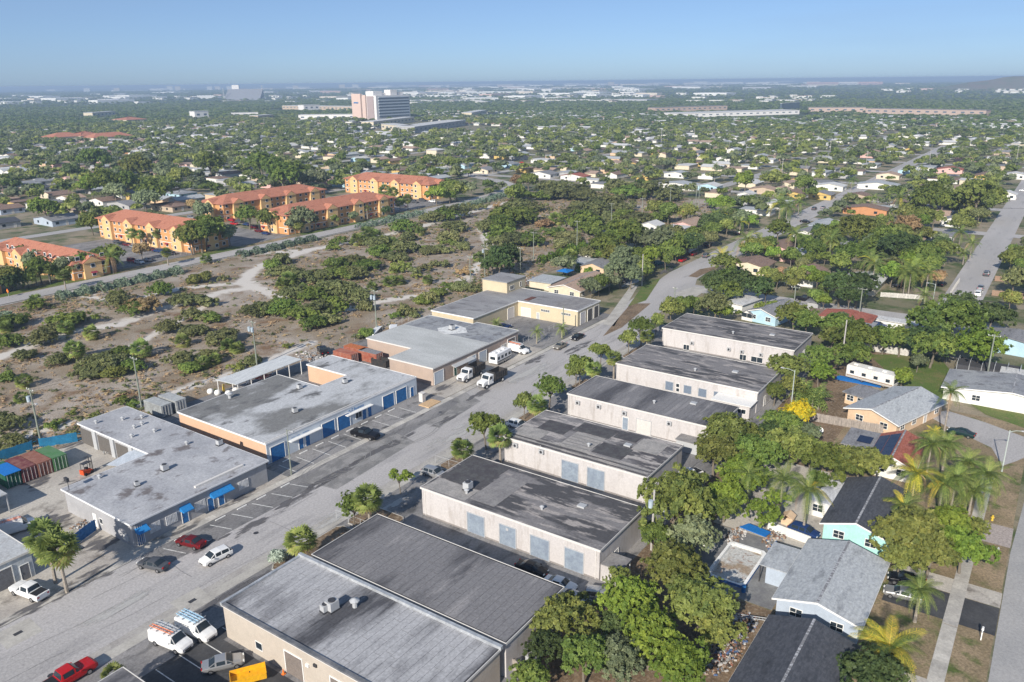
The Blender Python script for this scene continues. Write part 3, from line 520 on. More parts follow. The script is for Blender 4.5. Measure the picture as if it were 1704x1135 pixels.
for p0, p1 in (((178, 880), (242, 850)), ((260, 840), (322, 812)), ((495, 720), (552, 695)), ((565, 690), (618, 665))): a = span('z4', p0, p1); roll_door(t, 'v', FV, a[0], a[1], .05, 2.9, BLUE, WHITE)
for p0 in ((55, 940), (90, 925), (388, 785), (416, 772), (640, 660)): a = span('z4', p0, (p0[0]+20, p0[1])); door(t, 'v', FV, a[0], a[0]+1.0, .05, 2.15, BLUE)
for p0 in ((352, 790),): a = span('z4', p0, (p0[0]+30, p0[1])); window(t, 'v', FV, a[0], a[0]+1.6, .9, 2.1, 2, 1)
for a, b in ((84.5, 92), (98.5, 105.5)): ob('canopy', MB().box(a, b, 107.5, FV-.001, 2.55, 2.68), WHITE, t)
def lettering(txt, loc, size, m, parent, rot=(R(90), 0, 0)):
    cu = bpy.data.curves.new('lettering', 'FONT'); cu.body = txt; cu.size = size; cu.extrude = .01; cu.materials.append(m); tmp = bpy.data.objects.new('t', cu); sc.collection.objects.link(tmp)
    me = bpy.data.meshes.new_from_object(tmp); bpy.data.objects.remove(tmp); o = ob('lettering', me, None, parent, loc); o.rotation_euler = rot; return o
lettering('A-Z Business', (99.4, FV-.02, 2.85), .8, BLUE, t); lettering('---- ---   ------', (85.2, FV-.02, 2.8), .8, BLUE, t)
for i in range(3): rooftop_unit(((92, 115, 3.99), (101, 124, 3.99), (108.5, 118.5, 3.99))[i], ['grey square unit in the middle of the blotched grey roof', 'small dark unit at the notch of the blotched grey roof', 'pale unit where the wing joins the blotched grey roof'][i], .9)
vent((*aq('z3', 1003, 720, 3.95), 4.0), 'white dome vent near the back left edge of the blotched roof', 2.4)
ob('gutter_line', MB().box(79.82, 119.3, 108.7, 108.9, 4.011, 4.14), EDGE, t)
# --- tan building
TAN = mat('tan_wall', (.42, .33, .27), (.38, .3, .25), scale=.4, fine=.04); RW = roofm('roof_pale_coated', (.5, .51, .5), (.42, .43, .42), (.3, .3, .3), (1, .3, 1), .3, .4, .6, .4, .62, .76)
t, big = building('tan_building', 'tan walled building with a pale coated flat roof behind the two dump trucks', 'building', [(125.3, 108.6), (158.6, 108.6), (158.6, 121.6), (157, 121.6), (157, 136.5), (133.3, 136.5), (133.3, 121.6), (125.3, 121.6)], 4.1, TAN, RW, EDGE, .12)
ob('roof_patch', MB().box(146.5, 158.6, 108.7, 121.4, 4.165, 4.18), roofm('roof_bluegrey', (.24, .25, .27), (.32, .33, .34), (.17, .17, .18)), t); ob('roof_patch', MB().box(147, 156.8, 121.6, 136.3, 4.165, 4.178), MATS['roof_bluegrey'], t)
ob('roof_patch', MB().prism([(146, 122), (150, 118), (153, 121), (154, 125), (149, 127), (147, 125)], 4.19, 4.196), mat('white_coating', (.66, .67, .66), (.5, .5, .5), scale=.9, lo=.5, hi=.6), t)
rooftop_unit((150, 123, 4.18), 'pale rooftop unit on the white coated patch of the tan building', 1.2)
FV = 108.6
for p0, p1, m in (((765, 600), (812, 580), PALEB), ((942, 510), (982, 490), PALEB), ((1000, 480), (1038, 460), PALEB), ((1150, 400), (1188, 385), MATS['brown_door'])): a = span('z4', p0, p1); roll_door(t, 'v', FV, a[0], a[1], .05, 2.9, m, WHITE)
a = span('z4', (868, 560), (880, 560)); door(t, 'v', FV, a[0], a[0]+1, .05, 2.1, mat('green_door', (.05, .12, .09)))
ob('canopy', MB().ext([(131.8, 108.6, 2.95), (131.8, 107.4, 2.6), (131.8, 107.4, 2.5), (131.8, 108.6, 2.75)], (7.5, 0, 0)), GREYM, t)
for i in range(3): a = 152.2+i*1.3; window(t, 'v', FV, a-1.0, a, 1.3, 2.2, 2, 1)
# --- yellow cream L-shaped building
YC = mat('yellow_cream_wall', (.56, .48, .33), (.5, .43, .3), scale=.3, fine=.05); RL4 = roofm('roof_lavender_grey', (.25, .245, .25), (.33, .33, .33), (.16, .155, .16), (1, .4, 1), .15, .42, .6, .4, .55, .7)
t, big = building('cream_building', 'L shaped cream yellow building round a yard with a raised block on top', 'building', [(181.5, 104.5), (194, 104.5), (194, 137), (188, 138.5), (160.4, 138.5), (160.4, 124.2), (181.5, 124.2)], 4.4, YC, RL4, WHITE, .12)
o = ob('upper_block', MB().box(186.5, 196.3, 131.5, 140.5, 0, 7.6), YC, t); ob('roof', MB().box(186.3, 196.5, 131.3, 140.7, 7.601, 7.8), RL4, o)
window(t, 'v', 131.5, 188, 190, 5.2, 6.3, 2, 1); window(t, 'v', 131.5, 193.2, 194, 5.2, 6.5, 1, 1)
for (x0, y0, x1, y1) in ((1325, 234, 1370, 252), (1432, 252, 1480, 270)): a = crop_rect('u', 181.5, 'z4', x0, y0, x1, y1); window(t, 'u', 181.5, *a, 4, 2)
a = crop_rect('u', 181.5, 'z4', 1222, 225, 1270, 282); roll_door(t, 'u', 181.5, a[0], a[1], .05, a[3], DOORP, WHITE)
a = crop_rect('u', 181.5, 'z4', 1302, 252, 1316, 290); door(t, 'u', 181.5, a[0], a[1], .05, a[3], GREYM)
a = span('z4', (1150, 250), (1182, 240), 124.2); roll_door(t, 'v', 124.2, a[0], a[1], .05, 3.2, DOORP, WHITE)
for a, m in ((183, DOORP), (187, mat('bay_shadow', (.12, .11, .1))), (190.6, MATS['bay_shadow'])): roll_door(t, 'v', 104.5, a, a+2.6, .05, 3.4, m, WHITE)  # the two dark doors carry bay shade as their colour
ob('roof_patch', MB().box(182.5, 193, 105.5, 113, 4.465, 4.48), PMD, t); ob('rusty_plate', MB().box(183, 187, 121.5, 123, 4.47, 4.62), mat('rust', (.17, .07, .05), (.1, .05, .04), scale=2), t)
# --- metal building at the left frame edge and open shed behind
LM = mat('white_metal_wall', (.52, .55, .57), (.42, .44, .46), scale=.5, stretch=(1, 1, .3)); RL0 = roofm('roof_white_metal', (.5, .52, .53), (.42, .43, .44), (.36, .36, .36))
t, big = building('metal_building', 'white metal building at the left edge behind the white pickup', 'building', [(22, 108.2), (39.9, 108.2), (39.9, 125), (22, 125)], 3.9, LM, RL0, EDGE, .1)
roll_door(t, 'v', 108.2, 33.8, 37.2, .05, 2.9, mat('door_dark_grey', (.16, .16, .17)), WHITE); door(t, 'v', 108.2, 38.2, 39.3, .05, 2.3, MATS['door_dark_grey'])
o = thing('open_shed', 'open fronted dark shed with a pale roof in the yard at the left edge', 'shed', (38, 130, 0)); ob('roof', MB().box(0, 8.2, -1, 10, 3.2, 3.35), RL0, o)
for x, y in ((0, -.8), (8, -.8), (0, 9.7), (8, 9.7)): ob('post', MB().box(x, x+.15, y, y+.15, 0, 3.19), GREYM, o)
ob('back_wall', MB().box(0.2, 7.9, 9.4, 9.6, 0, 3.19), GREYM, o)

for i, (u, v0, v1) in enumerate(((59.9, 43, 74), (81.9, 43.2, 74.3), (104, 46.9, 74.3), (127.6, 44.8, 75.4), (148.8, 44.2, 75.6), (178.7, 45.7, 78.2))):
    for k in range(2 if i else 0):
        v = (v0+.5, v1-.7)[k]; ob('downpipe', MB().box(u-.09, u-.01, v, v+.1, .1, 4.5), MATS['edge_metal'], S[i])
    if i: ob('wall_base', MB().box(u-.03, u-.001, v0, v1, 0, .25), mat('wall_base', (.25, .23, .22)), S[i]); ob('roof_hatch', MB().box(u+8, u+9, v0+7, v0+8.2, 4.78, 5.05), GREYM, S[i]); vent((u+4.5, v0+11+i, 4.79), 'small vent on the roof of the '+['', 'four door', 'patched roof', 'dark felt', 'shuttered', 'farthest white'][i]+' warehouse', 1.3)
# ---------------------------------------------------------------- vegetation
def fast_mesh(name, V, F, tint=None, mats=()):
    me = bpy.data.meshes.new(name); V = np.asarray(V, 'f'); F = np.asarray(F, 'i'); k = F.shape[1]
    me.vertices.add(len(V)); me.vertices.foreach_set('co', V.ravel()); me.loops.add(F.size); me.loops.foreach_set('vertex_index', F.ravel())
    me.polygons.add(len(F)); me.polygons.foreach_set('loop_start', np.arange(len(F), dtype='i')*k)
    try: me.polygons.foreach_set('loop_total', np.full(len(F), k, 'i'))
    except Exception: pass
    if tint is not None: a = me.attributes.new('tint', 'FLOAT', 'FACE'); a.data.foreach_set('value', np.asarray(tint, 'f'))
    for m in mats: me.materials.append(m)
    me.update(calc_edges=True); return me
def leaves(P, Nn, size, rg):
    """a bent leaf-clump quad at each point, facing roughly along Nn"""
    n = len(P); a = rg.normal(size=(n, 3)); Nn = Nn+a*.45; Nn /= np.linalg.norm(Nn, axis=1)[:, None]
    t = np.cross(Nn, rg.normal(size=(n, 3))); t /= np.linalg.norm(t, axis=1)[:, None]; b = np.cross(Nn, t); s = (size*rg.uniform(.6, 1.3, n))[:, None]
    V = np.stack([P-t*s, P-b*s*.55, P+t*s+Nn*s*.2, P+b*s*.55], 1).reshape(-1, 3); F = np.arange(4*n).reshape(n, 4); return V, F
def crown(seed, nl, n, size, flatz=.75, spread=.68, lobe=(.28, .5), core=0.0):
    rg = np.random.default_rng(seed); C = rg.normal(size=(nl, 3)); C /= np.linalg.norm(C, axis=1)[:, None]; C[:, 2] = np.abs(C[:, 2])*1.1-.35
    C *= spread*rg.uniform(.4, 1.22, nl)[:, None]; C[:, :2] *= rg.uniform(.85, 1.18, 2); C[:, 2] *= flatz; r = rg.uniform(*lobe, nl)*(.78 if nl > 40 else 1); lt = rg.uniform(0, 1, nl)
    k = rg.choice(nl, n, p=r**2/np.sum(r**2)); d = rg.normal(size=(n, 3)); d /= np.linalg.norm(d, axis=1)[:, None]; d[:, 2] = np.where((d[:, 2] < -.3) & (rg.random(n) < .7), -d[:, 2], d[:, 2])
    rad = r[k]*rg.uniform(.72, 1.06, n)*(1+.16*np.sin(d[:, 0]*9+k)*np.sin(d[:, 1]*8+k*2)); P = C[k]+d*rad[:, None]*np.array([1, 1, .85])
    if n > 3000:      # leaves gather in sprays with dark gaps between them
        M_ = int(n/26); T_ = P[:M_]; td = d[:M_]; q = rg.integers(0, M_, n); off = rg.normal(size=(n, 3))*.036; off -= td[q]*(np.sum(off*td[q], 1)*.45)[:, None]; P = T_[q]+off; d = td[q]*.75+np.array([0, 0, .5]); tt = rg.random(M_)
        V, F = leaves(P, d, size, rg); return V, F, np.clip(.25*lt[k[:M_]][q]+.5*tt[q]+.25*rg.random(n), 0, 1)
    V, F = leaves(P, d, size, rg); tint = np.clip(.38*lt[k]+.42*rg.random(n)+.2*(rad/r[k]-.72)/.34, 0, 1); return V, F, tint
CR = {}
def crown_mesh(lod, i, m, kind='round'):
    key = (lod, i, m.name, kind)
    if key not in CR:
        n, s, nl = {'hi': (12500, .05, 42), 'mid': (1700, .13, 18), 'lo': (330, .26, 11)}[lod]
        kw = dict(round={}, flat=dict(flatz=.42, spread=.8, lobe=(.2, .4)), tall=dict(flatz=1.5, spread=.6, lobe=(.25, .42)), airy=dict(spread=.85, lobe=(.16, .3)))[kind]
        if kind == 'airy': n = int(n*.55)
        V, F, t = crown(hash((lod, i, kind)) % 1000 if False else (i*37+{'hi': 1, 'mid': 2, 'lo': 3}[lod]*101+len(kind)), nl, n, s, **kw); CR[key] = fast_mesh('crown', V, F, t, [m])
    return CR[key]
TR = {}
def trunk_mesh(i, m=TRUNK):
    key = (i, m.name)
    if key not in TR:
        rs = random.Random(i); mb = MB(); lean = rs.uniform(-.15, .15); mb.tube([(0, 0, -.05), (lean*.4, .02, .3), (lean, .0, .62)], [.075, .055, .045], 7)
        for k in range(6):
            a = k*1.05+rs.uniform(-.3, .3); r = rs.uniform(.35, .7); mb.tube([(lean, 0, .58), (lean+math.cos(a)*r*.5, math.sin(a)*r*.5, .85), (lean+math.cos(a)*r, math.sin(a)*r, rs.uniform(1.0, 1.25))], [.036, .025, .008], 5)
        TR[key] = mb.mesh('trunk'); TR[key].materials.append(m)
    return TR[key]
cnt = {}
def tree(x, y, r, m, label, kind='round', hc=None, group=None, lod=None, name='broadleaf_tree', cat='tree', i=None, z0=0.0, trunk=True):
    cnt[name] = cnt.get(name, 0)+1; i = cnt[name] % 5 if i is None else i; d = depth(x, y); rp = r*796/max(d, 1)
    lod = lod or ('hi' if rp > 13 else 'mid' if rp > 5 else 'lo'); hc = hc if hc is not None else r*.85+1.2; rz = random.uniform(0, 6.28)
    if lod == 'lo':
        o = ob(name, crown_mesh('lo', i, m, kind), None, loc=(x, y, z0+hc), rz=rz); o.scale = (r, r, r); return tag(o, label, cat, group)
    t = thing(name, label, cat, (x, y, z0), rz, group); c = ob('crown', crown_mesh(lod, i, m, kind), None, t, (0, 0, hc)); c.scale = (r*random.uniform(.92, 1.08), r*random.uniform(.92, 1.08), r)
    if trunk: k = ob('trunk', trunk_mesh(i), None, t); k.scale = (r*.8, r*.8, hc)
    return t
# palms: feather fronds
def frond_mesh(L, droop, w_, n, m, seed=0, name='frond', hang=.35):
    rs = random.Random(seed); V, F, T = [], [], []
    pts = []
    for i in range(n+1):
        t = i/n; pts.append(Vector((L*(t*(1-.18*droop*t)), 0, L*(.55*t-(.55+.75*droop)*t*t))))
    for i in range(n):
        p, q = pts[i], pts[i+1]; b = len(V); ww = .035*(1-i/n)+.012; V += [(p.x, -ww, p.z), (q.x, -ww, q.z), (q.x, ww, q.z), (p.x, ww, p.z)]; F.append((b, b+1, b+2, b+3)); T.append(.8)
    for i in range(1, n):
        t = i/n; p = pts[i]; d = (pts[i+1]-pts[i-1]).normalized(); l = w_*math.sin(math.pi*min(1, t*.85+.12))**.6
        for s in (-1, 1):
            tip = p+d*l*.75+Vector((0, s*l*.8, -l*hang-rs.uniform(0, .12))); mid = p+d*l*.35+Vector((0, s*l*.5, -.02)); h = d*(L/n*.5)
            b = len(V); V += [tuple(p-h*.5), tuple(p+h*.6), tuple(mid+h*.7), tuple(mid-h*.4)]; F.append((b, b+1, b+2, b+3)); V += [tuple(tip)]*1; T.append(rs.random()*.8)
            b2 = len(V); V += [tuple(mid-h*.4), tuple(mid+h*.7), tuple(tip+h*.15), tuple(tip)]; F.append((b2, b2+1, b2+2, b2+3)); T.append(rs.random()*.8)
    return fast_mesh(name, V, F, T, [m])
FR = {}
def frond(kind, m):
    k = (kind, m.name)
    if k not in FR: dr, L, w_, n, hang = kind; FR[k] = frond_mesh(L, dr, w_, n, m, int(dr*10), hang=hang)
    return FR[k]
def palm(x, y, h, label, L=3.4, m=GP, nf=22, yellow=0, lod=None, group=None, lean=(.0, .0), name='coconut_palm'):
    d = depth(x, y); big = L*796/d > 9 if lod is None else lod == 'hi'; rs = random.Random(int(x*13+y*7)); n = 25 if big else 7
    t = thing(name, label, 'palm tree', (x, y, 0), 0, group)
    ob('trunk', MB().tube([(0, 0, -.1), (lean[0]*.3, lean[1]*.3, h*.35), (lean[0], lean[1], h)], [.24, .16, .13], 8), PALMT, t)
    ks = [(dr, L, L*.25, n, hg) for dr, hg in ((.1, .2), (.45, .35), (.9, .45), (1.3, .3))]
    parts = []
    for i in range(nf):
        lvl = i/nf; el = R(62-lvl*85+rs.uniform(-8, 8)); az = i*2.4+rs.uniform(-.3, .3); k = ks[min(3, int(lvl*4))]
        mm = GD if lvl > .93 else (GPY if (yellow and rs.random() < yellow) else m); parts.append((frond(k, mm), el, az, rs.uniform(.85, 1.1)))
    if big:
        for me, el, az, s in parts:
            o = ob('frond', me, None, t, (lean[0], lean[1], h)); o.rotation_euler = (0, -el*.75, az); o.scale = (s, s, s)
    else:
        Vs, Fs, Ts, b = [], [], [], 0
        for me, el, az, s in parts:
            v = np.empty(len(me.vertices)*3, 'f'); me.vertices.foreach_get('co', v); v = v.reshape(-1, 3)*s; M = np.array((Matrix.Rotation(az, 3, 'Z') @ Matrix.Rotation(-el*.75, 3, 'Y')))
            f = np.array([p.vertices[:] for p in me.polygons]); tt = np.empty(len(f), 'f'); me.attributes['tint'].data.foreach_get('value', tt); Vs.append(v@M.T); Fs.append(f+b); Ts.append(tt); b += len(v)
        ob('crown', fast_mesh('crown', np.vstack(Vs), np.vstack(Fs), np.concatenate(Ts), [m]), None, t, (lean[0], lean[1], h))
    return t
# fan palms (round heads of stiff fans)
def fan_head(seed, nf, k, m):
    rg = np.random.default_rng(seed); V, F, T = [], [], []
    for i in range(nf):
        d = rg.normal(size=3); d /= np.linalg.norm(d); d[2] = d[2]*.8+.15; d /= np.linalg.norm(d); c = d*rg.uniform(.45, .62); up = np.array([0, 0, 1.]); s = np.cross(d, up); s /= np.linalg.norm(s)+1e-6; u2 = np.cross(s, d); tt = rg.random()*.9
        if d[2] < -.2: tt = 1.0
        for j in range(k):
            a = (j/(k-1)-.5)*3.6; dd = d*math.cos(a)*.9+s*math.sin(a); b = len(V); tip = c+dd*.42+np.array([0, 0, -.12*abs(math.sin(a))])
            w2 = np.cross(dd, u2); w2 = u2*.02+s*math.cos(a)*.05-d*math.sin(a)*.05; V += [c, c+dd*.22-w2, tip, c+dd*.22+w2]; F.append((b, b+1, b+2, b+3)); T.append(min(1, tt*.8+.2*rg.random()))
    return fast_mesh('crown', V, F, T, [m])
GF = leafmat('fan_leaf', (.05, .075, .02), (.17, .2, .06), (.34, .26, .12)); FH = [fan_head(i, 75, 9, GF) for i in range(3)]; FL = [fan_head(10+i, 26, 5, GF) for i in range(2)]
SKIRT = None
def fan_palm(x, y, r, h, label, group=None, name='fan_palm'):
    big = r*796/depth(x, y) > 5; t = thing(name, label, 'palm tree', (x, y, 0), random.uniform(0, 6), group)
    c = ob('crown', random.choice(FH if big else FL), None, t, (0, 0, h)); c.scale = (r*1.05, r*1.05, r)
    if h > 1.2: ob('trunk', MB().tube([(0, 0, -.1), (.05, 0, h*.6), (0, 0, h)], [.26, .2, .2], 7), PALMT, t)
    return t
def cat_bush(k): return k.get('name') == 'bush'
def px_tree(px, py, rpx, m, label, kind='round', hf=.85, **k):
    if label.startswith('dense garden tree'): rpx *= .88
    elif px > 860 and py > 700: rpx *= 1.08
    """tree whose crown centre is seen at a photo pixel with radius rpx"""
    hc = 3.0
    for _ in range(4): x, y = at(px, py, hc); r = rpx/FPX*depth(x, y, hc)*1.12; hc = r*hf+(1.0 if hf > .6 else .1)
    if x > 236 and label.startswith(('dense garden', 'leafy garden')) and (13.5-r*.1 < y < 28.5+r*.1 or (x < 460 and 97-r*.4 < y < 111+r*.4)): return None
    if label.startswith('leafy tree near') and 255 < y < 280: y = 280+(y-255)*.1
    if cat_bush(k) and 261 < y < 281: return None
    t = tree(x, y, r, m, label, kind, hc, **k)
    if cat_bush(k):
        for c in ([t] if t.data else [c for c in t.children if c.name.startswith('crown')]): c.scale[2] *= .78
    return t
def px_bush(px, py, rpx, m, label=None, group='scrub bushes in the sandy field', name='bush', kind='round', hf=.42): return px_tree(px, py, rpx*1.04, m, label or 'green rounded bush growing in the dry sandy field', 'flat' if rpx > 17 and int(px+py) % 3 == 0 else 'airy' if int(px) % 4 == 1 else kind, hf*.85, group=group if label is None else None, name=name, cat='bush', trunk=rpx > 24)
def px_fan(px, py, rpx, h, label, group=None): x, y = at(px, py, h); return fan_palm(x, y, rpx/FPX*depth(x, y, h)*1.15, h, label, group)
# --- green belt behind the white warehouses and the gardens to its right (near camera)
NT = [(884,1122,30,G1,'dark green tree at the bottom edge, left end of the tree belt'),(911,1078,32,GDK,'tree in the corner between the end wall units and the belt'),(937,1030,44,G2,'olive brown tree beside the end wall of the dark streaked roof'),(960,1003,24,G2,'small olive tree touching the parked silver cars','airy'),
 (973,1092,46,G1,'dense green tree at the bottom of the belt beside the olive brown tree'),(1029,1098,42,G4,'greyish feathery tree at the bottom edge of the belt'),(1032,960,22,G2,'small yellowish tree next to the porch of the four door warehouse','airy'),(1047,995,44,G3,'bright green tree between the parked cars and the large olive tree'),
 (1082,1055,56,G3,'large bright green tree low in the belt left of the rubbish heap'),(1135,1102,50,G3,'bright green tree at the bottom edge beside the rubbish heap'),(1118,945,48,G2,'large olive tree with reddish new leaves left of the empty pool'),(1163,1000,50,G2,'widest olive tree of the belt, reaching to the ladder by the pool'),(1192,1046,38,G2,'olive tree hanging over the rubbish heap'),
 (1018,1040,26,GDK,'dark shaded tree in the hollow of the belt'),(1088,890,28,G1,'small green tree at the foot of the utility pole'),(1150,888,36,G4,'dark grey green tree just left of the plastic chairs'),(1118,836,54,G2,'big olive brown tree over the end of the four door warehouse'),(1142,800,34,G2,'olive tree beside the white pickup behind the patched roof warehouse','airy'),
 (1187,846,32,G1,'green tree between the grey green tree and the three coconut palms'),(1207,826,36,G3,'bright green tree below the junction of the belt fence'),(1232,785,34,G3,'bright tree left of the leaning coconut palms'),(1262,756,36,G1,'green tree in the middle of the belt below the yellow tree'),(1246,800,26,G3,'small bright tree leaning to the coconut palms'),
 (1207,718,40,G2,'olive tree over the corner of the dark felt roofed warehouse'),(1190,752,38,G2,'olive brown tree behind the lean-to box'),(1237,722,28,G2,'yellowish tree beside the bent lamp pole'),(1298,704,28,G1,'green tree just below the yellow flowering tree'),(1317,740,38,G2,'yellow green tree in front of the wooden fence'),(1283,722,26,GDK,'dark green tree left of the yellow flowering tree'),
 (1269,852,30,G3,'loose bright fruit tree beside the blue tarp','airy'),(1293,830,20,G3,'small bright tree between the palms','airy'),(1352,752,30,G1,'left lobe tree of the spreading flame trees'),(1383,765,38,G1,'broad flat flame tree with bare limbs showing','flat'),(1432,765,38,G2,'broad flat flame tree beside the solar panels','flat'),
 (1329,686,28,GY,'yellow flowering tree below the areca palm clump'),(1364,618,22,G3,'pale green tree behind the farthest white warehouse'),(1313,612,32,G2,'olive tree over the corner of the shuttered warehouse'),(1318,640,22,G2,'small olive tree beside the tall grey pole'),(1290,650,20,G1,'green tree behind the office annex'),
 (1386,560,26,G2,'tree at the far corner of the farthest white warehouse'),(1428,560,36,G1,'round green tree left of the white wooden fence'),(1415,590,30,G1,'green tree behind the camper trailer lawn'),(1360,592,26,G1,'green tree along the end of the farthest warehouse'),(1472,560,26,G1,'green tree above the white wooden fence'),(1500,562,28,G1,'second green tree above the wooden fence'),(1526,566,28,GDK,'dark green tree at the right end of the wooden fence'),(1553,575,34,G1,'green tree left of the lime tree with bare limbs'),
 (1580,530,54,G1,'largest broad green tree of the right side'),(1632,575,44,G3,'lime green tree with bare white limbs'),(1651,524,32,GDK,'dark tree behind the largest broad green tree'),(1606,505,26,GDK,'dark green tree by the near end of the far street'),(1501,625,16,G3,'banana clump beside the motorhome'),(1528,600,14,G4,'tall grass clump on the lawn'),
 (1515,884,50,G2,'big olive street tree in front of the turquoise house'),(1549,915,40,G2,'olive tree with two pale trunks beside the black car'),(1498,925,30,G2,'lowest olive tree beside the turquoise wall'),(1581,872,34,G3,'bright green tree right of the big olive street tree'),(1604,910,38,G3,'bright green tree reaching over the pavement'),(1620,880,24,G2,'olive tree at the pavement edge'),
 (1418,1112,28,GDK,'dark green bush left of the bottom tree'),(1462,1125,50,GDK,'dark green round tree at the bottom edge in front of the charcoal roof'),(1340,720,20,G4,'grey shrub near the satellite dish'),(1365,800,20,G1,'shrub at the white wall below the flame trees')]
for e in NT: px_tree(*e[:5], *(e[5:] or ('round',)))
x, y = at(1351, 655, 3)
for k in range(7): palm(x+random.uniform(-2.5, 2.5), y+random.uniform(-2.5, 2.5), 2.0, 'slender areca palm of the clump on the dry lawn', 3.6, nf=11, group='areca palm clump', lod='mid', name='areca_palm')
palm(*aq('a2', 812, 1088), 7.2, 'tall coconut palm in front of the wrecked car', 3.7, nf=20, yellow=.15); palm(*aq('a2', 640, 960), 6.2, 'green coconut palm left of the tall one by the car', 3.6, nf=17); palm(*aq('a2', 410, 905), 5.6, 'leaning coconut palm with dead hanging fronds', 3.0, nf=15, lean=(.5, .6))
palm(*at(1567, 742), 10.2, 'very tall slim palm standing beside the dark green car', 3.0, nf=18, m=G1, lean=(.5, .0))
for px, py, h, L, ye, lb in [(1513,857,7,3.6,.65,'yellow coconut palm nearest the solar roof'),(1540,800,6.5,3.4,0,'green coconut palm behind the yellow one'),(1566,795,6,3.2,0,'coconut palm at the back of the clump by the tall trunk'),(1560,860,5.5,3.4,.1,'coconut palm in the middle of the front garden clump'),(1580,858,6.2,3.4,0,'drooping coconut palm of the front garden clump'),
    (1612,855,3.8,3.6,.1,'low coconut palm with hanging dead leaves'),(1632,850,6,3.6,0,'coconut palm leaning over the pavement'),(1600,830,6.2,3.2,0,'coconut palm behind the clump'),(1499,880,3.6,3.0,.1,'short coconut palm against the charcoal roof'),(1470,1135,4.2,4.3,.7,'bright yellow coconut palm at the bottom right'),(1522,1035,4.4,2.7,0,'small green palm between the black drive and the dry lawn'),(1551,738,2.0,2.0,.8,'small yellow palm by the peach house')]:
    palm(*at(px, py), h, lb, L, nf=24, yellow=ye)
# --- street trees of the industrial street
ST = [(465,927,20,GSB,'silvery shrub at the corner of the nearest roof','bush'),(586,838,30,G1,'leafy street tree left of the fan palm pair','t'),(665,793,18,G3,'thin young street tree beside the silver car','a'),(808,706,30,G1,'leafy street tree above the second fan palm','t'),(765,738,12,G2,'small plant at the kerb island','bush'),
 (872,668,20,G2,'low olive street tree','t'),(914,642,30,G1,'leafy street tree with forked trunk','t'),(958,618,16,G2,'small light street tree','t'),(965,607,22,G1,'round street tree midway up the row','t'),(1000,583,18,G1,'narrow street tree above the round one','t'),(1046,562,18,G2,'pale street tree near the far warehouse','t'),(1068,542,24,G1,'dense street tree near the farthest warehouse','t'),(1092,532,16,G2,'olive street tree at the corner','t'),(1118,512,22,G2,'reddish olive tree at the street corner','t'),(1140,505,18,G1,'green tree at the end of the warehouse row','t')]
for px, py, r, m, lb, k in ST: px_tree(px, py, r*.88, m, lb, 'airy' if k == 'a' else 'round', .5 if k == 'bush' else 1.25)
for px, py, r, h, lb in [(501,899,27,4.6,'fan palm beside the silvery shrub'),(612,830,26,5.4,'fan palm paired with the leafy street tree'),(770,748,20,4.6,'low fan palm by the kerb island'),(832,726,22,5.2,'fan palm beside the patched roof warehouse'),(895,674,18,5,'fan palm in front of the dark felt warehouse'),(988,613,15,5,'fan palm in the middle of the row'),(1022,596,14,5,'fan palm at the shuttered warehouse'),(1077,560,13,5,'fan palm at the farthest warehouse'),
    (76,893,33,7.2,'rear fan palm of the pair beside the white pickup'),(96,912,34,6.8,'front fan palm of the pair beside the white pickup'),(190,1122,20,3,'fan palm at the bottom edge beside the red pickup')]: px_fan(px, py, r, h, lb)
for px, py, r, h in [(826,538,16,2.4),(853,557,13,2),(893,552,20,3.2),(935,547,9,2.5)]: x, y = at(px, py, h); palm(x, y, h, 'coconut palm in the planted yard before the cream building', 2.4, nf=14, group='young palms of the cream building yard', lod='hi')
